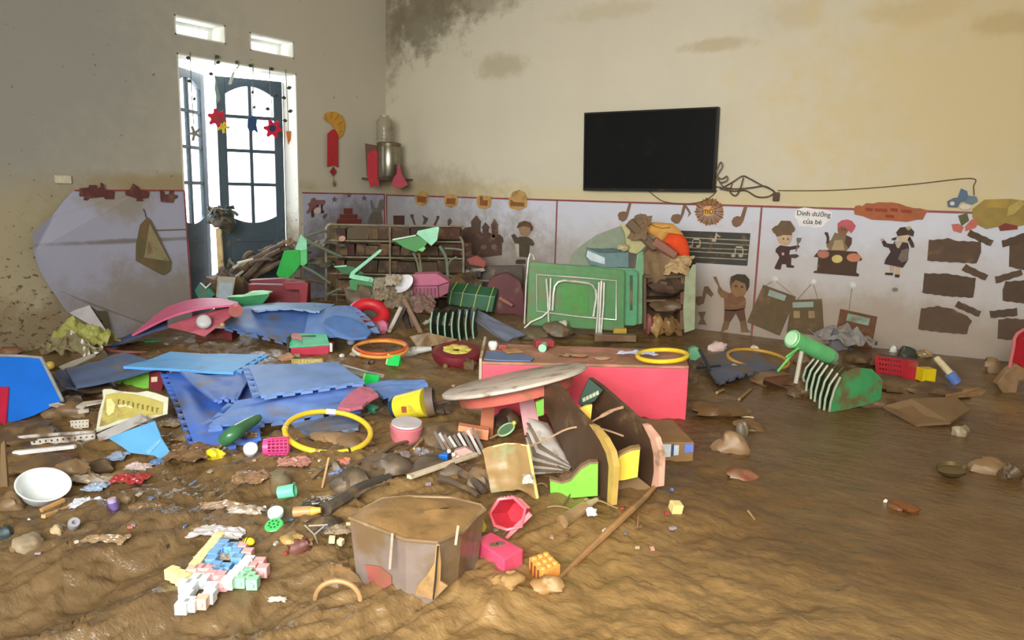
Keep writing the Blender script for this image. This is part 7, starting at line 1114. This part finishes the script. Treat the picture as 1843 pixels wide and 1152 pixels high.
one('flat_reed', 'pale flat strip laid across the bookcase sides', 'reed', MB().tube(smooth_pts([U(1060, 762, pg), U(1085, 748, pg), U(1105, 738, pg), U(1122, 733, pg)], 4), [.004]*4+[.008]*4+[.006]*5, 6), M((168, 134, 104), .2, .6), smooth=True)
one('grass_stalk', 'tan stalk pushed into the mud before the bookcase', 'stalk', MB().tube(smooth_pts([B(1010, 915), B(1035, 880)+UP*.03, U(1003, 838, B(1010, 900))], 4), .003, 6), M((120, 92, 64), .3, .8), smooth=True)
for p1, p2, lab in (((1050, 905), (1112, 920), 'thin root crossing below the bookcase'), ((985, 918), (1032, 924), 'thin twig beside the mud-coated bottle'), ((966, 878), (985, 882), 'white straw bit at the printed sheet')): stick('root', lab, 'twig', p1, p2, 2.0, (140, 110, 76), mud=.3, bend=.01)
# muddy carton with a torn blue label beside the bookcase
q_ = B(1215, 826); hc_ = float(U(1190, 792, q_)[2])-float(q_[2]); r = T('muddy_carton', 'mud-topped carton with a torn blue and white label', 'carton', q_)
tc = [atz(x, y, q_[2]+hc_) for x, y in ((1188, 796), (1250, 796), (1212, 756), (1150, 752))]; m = MB(); m.prism(tc, (0, 0, -hc_-.04)); ob('carton_body', m, M((138, 106, 66), .45, .6), r, bev=.006)
n0 = np.cross(UP, tc[1]-tc[0]); n0 = n0/np.linalg.norm(n0); n0 = n0 if np.dot(n0, FW) < 0 else -n0
def onf(u0, u1, z0, z1, nm, c): a = tc[0]+(tc[1]-tc[0])*u0; b = tc[0]+(tc[1]-tc[0])*u1; m = MB(); m.prism([a-UP*z0*hc_+n0*.001, b-UP*z0*hc_+n0*.001, b-UP*z1*hc_*.96+n0*.001, a-UP*z1*hc_+n0*.001], n0*.002); return ob(nm, m, M(c, .15, .4, sc=20), r)
onf(.02, .32, .1, .8, 'label_patch', (206, 216, 226)); onf(.34, .40, .1, .75, 'label_patch', (70, 84, 120)); onf(.41, .55, .15, .7, 'label_patch', (196, 208, 222)); onf(.72, .97, .1, .55, 'label_patch', (104, 128, 214))
lump('pinkish_rag', 'pinkish muddy rag between the carton and the red bench', 'rag', 1182, 752, 50, 18, (168, 130, 128), b=B(1185, 756)+FW*.1, mud=.3)
# half-sunk bowl and clods left of the tub
q_ = B(606, 1082); k = mpp(q_); Xm, p = DF(608, 1080, q_, .9); one('sunken_bowl', 'mud-caked bowl rim arching out of the mud left of the tub', 'bowl', MB().tube([Vector(p)+Vector(RT)*float(44*k*math.cos(math.pi*i/14))+Vector((0, 0, 1))*float(40*k*math.sin(math.pi*i/14)) for i in range(15)], 5*k, 8), M((176, 140, 92), .35, .5), smooth=True)
m = MB(); lumpy(m, (0, 0, 0), (60*k, 60*k, 48*k), X(U(600, 1060, q_+FW*.14)), .5, 22); one('mud_heap', 'rounded mud heap over the sunken bowl', 'mud heap', m, M((150, 116, 72), .4, .35, bump=.6), smooth=True)
lump('maroon_rag', 'dark maroon wet rag left of the cream cubes', 'rag', 545, 990, 44, 34, (96, 54, 44), mud=.3)
for p1, p2, c in (((548, 950), (566, 968), (150, 144, 126)), ((556, 952), (590, 950), (160, 152, 136)), ((566, 968), (584, 952), (130, 138, 150)), ((566, 968), (572, 984), (140, 130, 110))): stick('wire_twig', {548: 'slanting wire twig above the maroon rag', 556: 'level crossbar wire twig above the maroon rag'}.get(p1[0], 'bluish wire twig rising to the crossbar' if p2[0] == 584 else 'lowest wire twig touching the maroon rag'), 'twig', p1, p2, 1.8, c, b=B(566, 978), mud=.1, group='wire twigs above the maroon rag')
lump('yellow_sponge', 'flat yellowish sponge at the edge of the wet slope', 'sponge', 525, 972, 44, 14, (176, 146, 84), mud=.3)
# ================================================================== RIGHT SIDE
zS = Zm(1220, 560, 4.114)
gs2 = B(1500, 742); ARC = [([(1010, 350), (950, 420), (928, 490), (935, 520)]), ([(1042, 362), (985, 440), (955, 530), (950, 590)]), ([(1075, 382), (1015, 465), (988, 570), (985, 650)]), ([(1110, 400), (1050, 485), (1020, 600), (1012, 670)]), ([(1148, 428), (1088, 520), (1055, 630), (1048, 720)]), ([(1185, 460), (1125, 545), (1092, 650), (1082, 740)]), ([(1205, 488), (1160, 580), (1130, 680), (1122, 745)])]
def arcf(u, k): 
    P = ARC[k]; t = min(u*3, 2.999); i = int(t); f = t-i; x = P[i][0]+(P[i+1][0]-P[i][0])*f; y = P[i][1]+(P[i+1][1]-P[i][1])*f; a = zS([(x, y)])[0]; return U(a[0], a[1], gs2+FW*(.16-.025*k))
shells('pale-rimmed green chair shell from the green bucket in the toppled stack', 'chair shells in the toppled stack', 7, lambda u, k: arcf(u, k), RT*.10+FW*.16, .006, (64, 120, 82), 0, (156, 168, 142))
poly = zS([(1205, 488), (1255, 452), (1330, 420), (1440, 432), (1520, 512), (1502, 650), (1420, 690), (1240, 730), (1122, 750), (1130, 680), (1160, 580)]); r = T('chair_shell', 'outermost chair shell of the toppled stack, broad green back showing', 'chair shell', U(1510, 735, gs2)); m = MB(); m.prism([U(x, y, gs2+FW*(.02+(1.0-(735-y)/150)*-.02+(x-1490)*.0012)) for x, y in poly], FW*.012); ob('shell', m, M((62, 140, 86), .38, .5, mudc=(104, 84, 54)), r)
q_ = B(1450, 690); b_ = gs2+FW*.1; k = mpp(b_); r = T('green_bucket', 'pale green plastic bucket with two rods lying over the chair stack', 'bucket', U(1460, 655, b_)); pa, pc = U(1424, 609, b_-FW*.05), U(1491, 640, b_+FW*.05)
ob('bucket_body', cyl_between(pa, pc, 16*k, 15*k), M((96, 178, 112), .15, .35), r, smooth=True); ob('bucket_base', cyl_between(pa-(pc-pa)*.02, pa+(pc-pa)*.03, 12*k, 17*k), M((170, 216, 170), .1, .4), r, smooth=True); ob('bucket_rim', cyl_between(pc, pc+(pc-pa)*.12, 14*k, 13*k, wall=.006), M((110, 150, 122), .25, .25), r, smooth=True)
for p1, p2 in (((1434, 628), (1400, 668)), ((1438, 626), (1416, 642))): ob('rod', MB().tube([U(*p1, b_-FW*.06), U(*p2, b_-FW*.14)], 2.2*k, 8), M((112, 200, 108), .1, .4), r, smooth=True)
ob('rod', MB().tube([U(1443, 632, b_-FW*.08), U(1432, 690, b_-FW*.1)], 4*k, 8), M((170, 166, 150), .3, .5), r, smooth=True)
crump('grey_bag', 'bunched grey cloth bag on the pile behind the toppled stack', 'bag', 1515, 632, 80, 60, (134, 130, 128), b=B(1520, 660)+FW*.2, mud=.3, rough=.8, amp=.34, lift=.06); lump('grey_dome', 'dark grey rounded cap on the grey cloth bag', 'cap', 1516, 630, 44, 46, (98, 98, 102), b=B(1520, 660)+FW*.12+UP*.0, mud=.2, rough=.8)
for x, y, w, h, c, lab in ((1530, 656, 100, 34, (96, 76, 50), 'muddy heap under the grey cloth bag'), (1560, 655, 60, 24, (108, 84, 56), 'brown clod right of the grey cloth bag'), (1445, 712, 50, 26, (86, 66, 42), 'dark clod at the foot of the toppled stack'), (1605, 696, 110, 16, (92, 70, 44), 'dark clod under the red crate'), (1690, 706, 110, 16, (84, 62, 40), 'dark clod under the marker tube'), (1395, 690, 80, 20, (96, 70, 44), 'brown clod beside the wooden plank'), (1290, 742, 110, 22, (98, 72, 42), 'mud ridge right of the red bench'), (1350, 772, 56, 20, (104, 78, 48), 'mud ridge beside the rubber glove'), (1560, 722, 100, 22, (94, 70, 42), 'mud clod in front of the toppled stack'), (1650, 735, 90, 16, (90, 66, 40), 'low mud clod in front of the red crate'), (1450, 655, 40, 20, (90, 66, 42), 'dark clod left of the green bucket')): lump('rubbish_clod', lab, 'mud clod', x, y, w, h, c, mud=.45)
r = T('red_crate', 'crimson lattice crate behind the yellow cube', 'crate', B(1612, 682)); q_ = B(1612, 684); P4 = [U(1574, 640, q_+FW*.06), U(1652, 650, q_+FW*.0), U(1654, 686, q_), U(1576, 676, q_+FW*.06)]; m = MB(); m.sheet(lambda u, v: bil(P4, u, v), 30, 12, .006, keep=lambda u, v: not (int(u*30) % 2 == 1 and int(v*12) % 3 == 1 and .05 < u < .6)); ob('crate_front', m, M((160, 26, 38), .2, .4), r)
P4b = [U(1574, 640, q_+FW*.06), U(1652, 650, q_), U(1652, 646, q_+FW*.18), U(1582, 636, q_+FW*.24)]; m = MB(); m.prism(P4b, (0, 0, -.008)); ob('crate_floor', m, M((96, 40, 36), .4, .6), r)
blk('yellow_cube', 'bright yellow cube in front of the crimson crate', 'toy cube', 1665, 685, 25, 24, 22, (222, 196, 24), 6, 0, 0, .06, b=B(1665, 687))
q_ = B(1715, 698); k = mpp(q_); r = T('marker_tube', 'cream plastic tube with a blue end lying by the yellow cube', 'tube', q_); ob('tube_body', cyl_between(U(1686, 645, q_+FW*.12), U(1712, 674, q_), 6*k, 6.5*k), M((206, 192, 156), .2, .4), r, smooth=True); ob('blue_end', cyl_between(U(1709, 672, q_), U(1722, 689, q_-FW*.02), 10*k, 9*k), M((92, 120, 186), .2, .4), r, smooth=True)
r = T('wooden_spoon', 'tan wooden spoon lying on the dark mud', 'spoon', B(1735, 722)); q_ = B(1735, 724); m = MB(); m.prism([U(x, y, q_)+UP*.02 for x, y in ((1700, 719), (1728, 714), (1738, 708), (1760, 706), (1773, 712), (1764, 719), (1742, 721), (1722, 723), (1702, 724))], UP*.012-FW*.0); ob('spoon', m, M((172, 136, 92), .25, .6), r, bev=.002)
for nm, lab, x, y, w, h, c, mu, cat in (('white_flower', 'white plastic flower beside the crimson crate', 1606, 634, 12, 12, (220, 220, 216), .05, 'flower'), ('dark_lump', 'dark green lump behind the crimson crate', 1632, 646, 30, 24, (56, 62, 54), .3, 'lump'), ('cream_scrap', 'cream crumpled scrap behind the yellow cube', 1662, 642, 26, 14, (160, 138, 96), .25, 'scrap'), ('twine_coil', 'pale coil of twine at the foot of the wall near the red chair', 1786, 668, 34, 26, (140, 112, 76), .4, 'twine'), ('shiny_lump', 'shiny metallic lump alone on the mud below the spoon', 1728, 784, 26, 22, (150, 138, 112), .3, 'lump'), ('driftwood_chunk', 'pale driftwood chunk near the picture edge', 1780, 846, 64, 22, (132, 104, 70), .4, 'driftwood'), ('dark_clod', 'dark clod beside the pale driftwood chunk', 1818, 862, 40, 34, (80, 62, 38), .4, 'mud clod'), ('brown_leaf', 'reddish brown leaf lump alone on the smooth mud', 1626, 916, 60, 16, (112, 68, 34), .3, 'leaf'), ('white_chip', 'white chip at the end of the reddish brown leaf', 1594, 904, 7, 7, (226, 222, 206), .0, 'chip'), ('white_ball', 'white ball behind the dusty yellow hoop', 1357, 632, 16, 11, (214, 204, 184), .08, 'ball'), ('grey_egg', 'pale grey oval on the muddy mat before the dusty yellow hoop', 1317, 672, 38, 20, (172, 172, 178), .15, 'oval toy'), ('pink_petal', 'pale pink cloth flower near the mint chair', 1294, 630, 36, 22, (206, 180, 176), .15, 'cloth flower'), ('red_underfoot', 'dull red cloth barely showing through the smooth mud', 1335, 856, 60, 14, (126, 62, 48), .45, 'cloth'), ('rubber_glove', 'muddy pinkish rubber glove right of the carton', 1312, 812, 60, 34, (136, 108, 78), .4, 'glove'), ('grey_sock', 'grey wet sock beside the rubber glove', 1334, 790, 24, 40, (104, 96, 80), .35, 'sock')):
    lump(nm, lab, cat, x, y, w, h, c, mud=mu)
stick('pale_splinter', 'pale splinter on top of the grey wet sock', 'splinter', (1328, 752), (1356, 755), 2.2, (204, 182, 140), mud=.05); stick('twig_bit', 'bent twig bit alone on the smooth mud', 'twig', (1346, 924), (1358, 940), 2.2, (150, 122, 76), mud=.1); stick('twig_bit', 'thin twig standing near the curved strip', 'twig', (1147, 955), (1149, 932), 2, (120, 88, 50), b=B(1148, 956), mud=.1); stick('tan_twig', 'short tan twig left of the wooden plank', 'twig', (1330, 722), (1351, 704), 3, (150, 118, 78), mud=.2); stick('tan_twig', 'curved tan chip right of the red bench', 'chip', (1290, 710), (1302, 704), 3, (158, 128, 88), mud=.2)
flat1('wood_plank', 'brown wooden plank tilted out of the mud before the toppled stack', 'plank', [(1372, 693, .0), (1376, 684, .06), (1436, 676, .06), (1438, 700, .02), (1416, 700, .0)], (98, 66, 44), .016, .35)
flat1('mud_board', 'wide mud-coated board lying on the right', 'board', [(1590, 735, .02), (1640, 722, .07), (1720, 718, .07), (1745, 742, .03), (1710, 764, .01), (1650, 768, .0)], (118, 90, 60), .014, .5)
q_ = B(1712, 858); Xm, p = DF(1713, 844, q_, .42, -4); k = mpp(p); one('metal_bowl', 'dark metal bowl half full of mud on the right', 'bowl', MB().lathe([(0, -14*k), (14*k, -13*k), (25*k, -4*k), (29*k, 3*k), (27.5*k, 3*k), (23*k, -3*k), (0, -5*k)], 30, Xm), M((96, 80, 50), .35, .3, metal=.3), smooth=True)
q_ = B(1252, 692); r = T('mint_chair', 'dark chair with a mint plastic top beside the red bench', 'chair', q_); ob('seat_top', pprism([(1240, 640), (1244, 628), (1254, 625), (1262, 630), (1262, 642), (1252, 650), (1242, 648)], q_, 0, .06), M((96, 156, 118), .2, .5), r, bev=.006); ob('chair_side', pprism([(1240, 646), (1262, 646), (1258, 692), (1240, 700)], q_, .02, .05), M((66, 50, 36), .4, .6), r, bev=.004); ob('frame', MB().tube([U(1258, 628, q_), U(1270, 650, q_), U(1278, 668, q_)], .01, 8), M((48, 48, 54), .3, .5), r, smooth=True); ob('frame', MB().tube([U(1256, 662, q_), U(1296, 658, q_+FW*.1)], .008, 8), M((44, 42, 48), .3, .5), r, smooth=True)
# red chair at the picture edge
q_ = B(1830, 705); zE = Zm(1760, 580, 5.76); r = T('red_chair', 'red plastic chair with a pale rim at the picture edge', 'chair', q_)
ob('backrest', pprism(zE([(385, 170), (410, 120), (478, 78), (620, 70), (640, 480), (480, 480), (415, 430), (340, 460)]), q_, .02, .02), M((166, 26, 40), .2, .45), r, bev=.003); ob('rim', MB().tube([U(x, y, q_-FW*.0) for x, y in zE([(330, 470), (350, 360), (372, 250), (380, 170), (410, 118), (478, 74), (620, 64)])], .010, 8), M((196, 104, 104), .15, .5), r, smooth=True)
ob('muddy_seat', pprism(zE([(290, 520), (400, 430), (480, 480), (640, 470), (640, 600), (430, 610), (400, 740), (412, 850), (330, 990), (300, 960), (280, 760), (200, 640)]), q_, -.02, .05), M((150, 118, 88), .55, .6), r, bev=.006); ob('leg', pprism(zE([(340, 960), (420, 860), (520, 850), (640, 840), (640, 1080), (360, 1090)]), q_, .04, .05), M((64, 50, 40), .4, .7), r)
# scattered crumbs of rubbish: individual small pieces, each named by its look and the thing next to it
LM = [('white basin', 78, 875), ('purple jar', 206, 903), ('tape roll', 133, 943), ('sky blue folder', 250, 800), ('printed sack', 240, 735), ('pierced crate rim', 100, 800), ('yellow toy fruit', 384, 813), ('green cucumber', 436, 790), ('hot pink basket', 495, 808), ('mint tube', 517, 890), ('green pierced disc', 492, 945), ('tan bottle', 552, 926), ('wet log', 640, 900), ('dusty blue bag', 612, 862), ('big yellow hoop', 591, 812), ('cake tin', 732, 790), ('lilac sandal', 720, 830), ('bright blue block', 794, 822), ('printed sheet', 925, 860), ('mud-coated bottle', 1040, 925), ('open toy basket', 920, 930), ('orange block', 980, 1015), ('pastel linking cubes', 400, 1030), ('yellow bee', 448, 981), ('cream cubes', 605, 970), ('lone yellow cube', 1214, 908), ('blue-labelled carton', 1215, 800), ('orange hoops', 687, 626), ('roof block in the puddle', 710, 650), ('lettered strip', 553, 652), ('grey stone', 54, 972), ('toothed blue mat', 340, 800)]
CN = [('white', (206, 196, 180)), ('tan', (170, 150, 120)), ('brown', (120, 96, 66)), ('beige', (186, 170, 150)), ('dark', (84, 70, 54)), ('lilac-grey', (150, 140, 150)), ('pinkish', (196, 150, 140)), ('blue', (96, 124, 170)), ('red', (150, 60, 56))]
seen = {}
for i in range(150):
    px = rnd.uniform(15, 1230); py = rnd.uniform(640, 1000) if px > 350 else rnd.uniform(700, 1000)
    if 290 < px < 740 and 650 < py < 790 or 600 < px < 875 and 875 < py < 1090 or 840 < px < 1240 and py < 800 or 20 < px < 130 and 840 < py < 915: continue
    cn, cc_ = rnd.choice(CN); lm = min(LM, key=lambda q: (q[1]-px)**2+2*(q[2]-py)**2)[0]
    if (cn, lm) in seen: continue
    seen[(cn, lm)] = 1
    blk('rubbish_chip', 'tiny %s chip of rubbish by the %s' % (cn, lm), 'chip', px, py, rnd.uniform(4, 12), rnd.uniform(2, 6), rnd.uniform(3, 10), cc_, rnd.uniform(0, 90), rnd.uniform(-20, 20), 0, .2, group='small chips of rubbish in the mud', bev=0, sink=-.003)

WB = [('printed sack', 'dull', (150, 132, 110)), ('sky blue folder', 'silvery', (168, 164, 160)), ('hot pink basket', 'brown', (116, 90, 66)), ('mint tube', 'grey', (140, 130, 118)), ('white basin', 'clear', (150, 140, 126)), ('purple jar', 'brown', (120, 96, 70)), ('wet log', 'black', (64, 58, 52)), ('tan bottle', 'clear', (150, 134, 110)), ('green pierced disc', 'silvery', (170, 160, 146)), ('cake tin', 'brown', (112, 88, 64)), ('tape roll', 'dull', (140, 118, 90)), ('yellow toy fruit', 'clear', (146, 126, 100)), ('cream cubes', 'brown', (130, 100, 66)), ('blue-labelled carton', 'brown', (116, 90, 58)), ('yellow bee', 'silvery', (176, 168, 156)), ('big yellow hoop', 'pinkish', (170, 120, 110))]
lmd = {a: (b, c) for a, b, c in LM}
for nm, adj, c in WB:
    x, y = lmd[nm]; dx_, dy_ = rnd.choice([(-62, 26), (66, 18), (-50, -20), (58, 34)])
    if nm in ('wet log', 'cream cubes'): dx_, dy_ = -70, 12
    if nm == 'white basin': dx_, dy_ = 80, -6
    crump('wet_wrapper', '%s wet wrapper plastered on the mud by the %s' % (adj, nm), 'wrapper', x+dx_, y+dy_, rnd.uniform(40, 80), rnd.uniform(14, 26), c, mud=.38, rough=.1, amp=.14, sc=12, group='wet wrappers in the mud')
for o in bpy.data.objects:
    if '_w' in o: del o['_w']
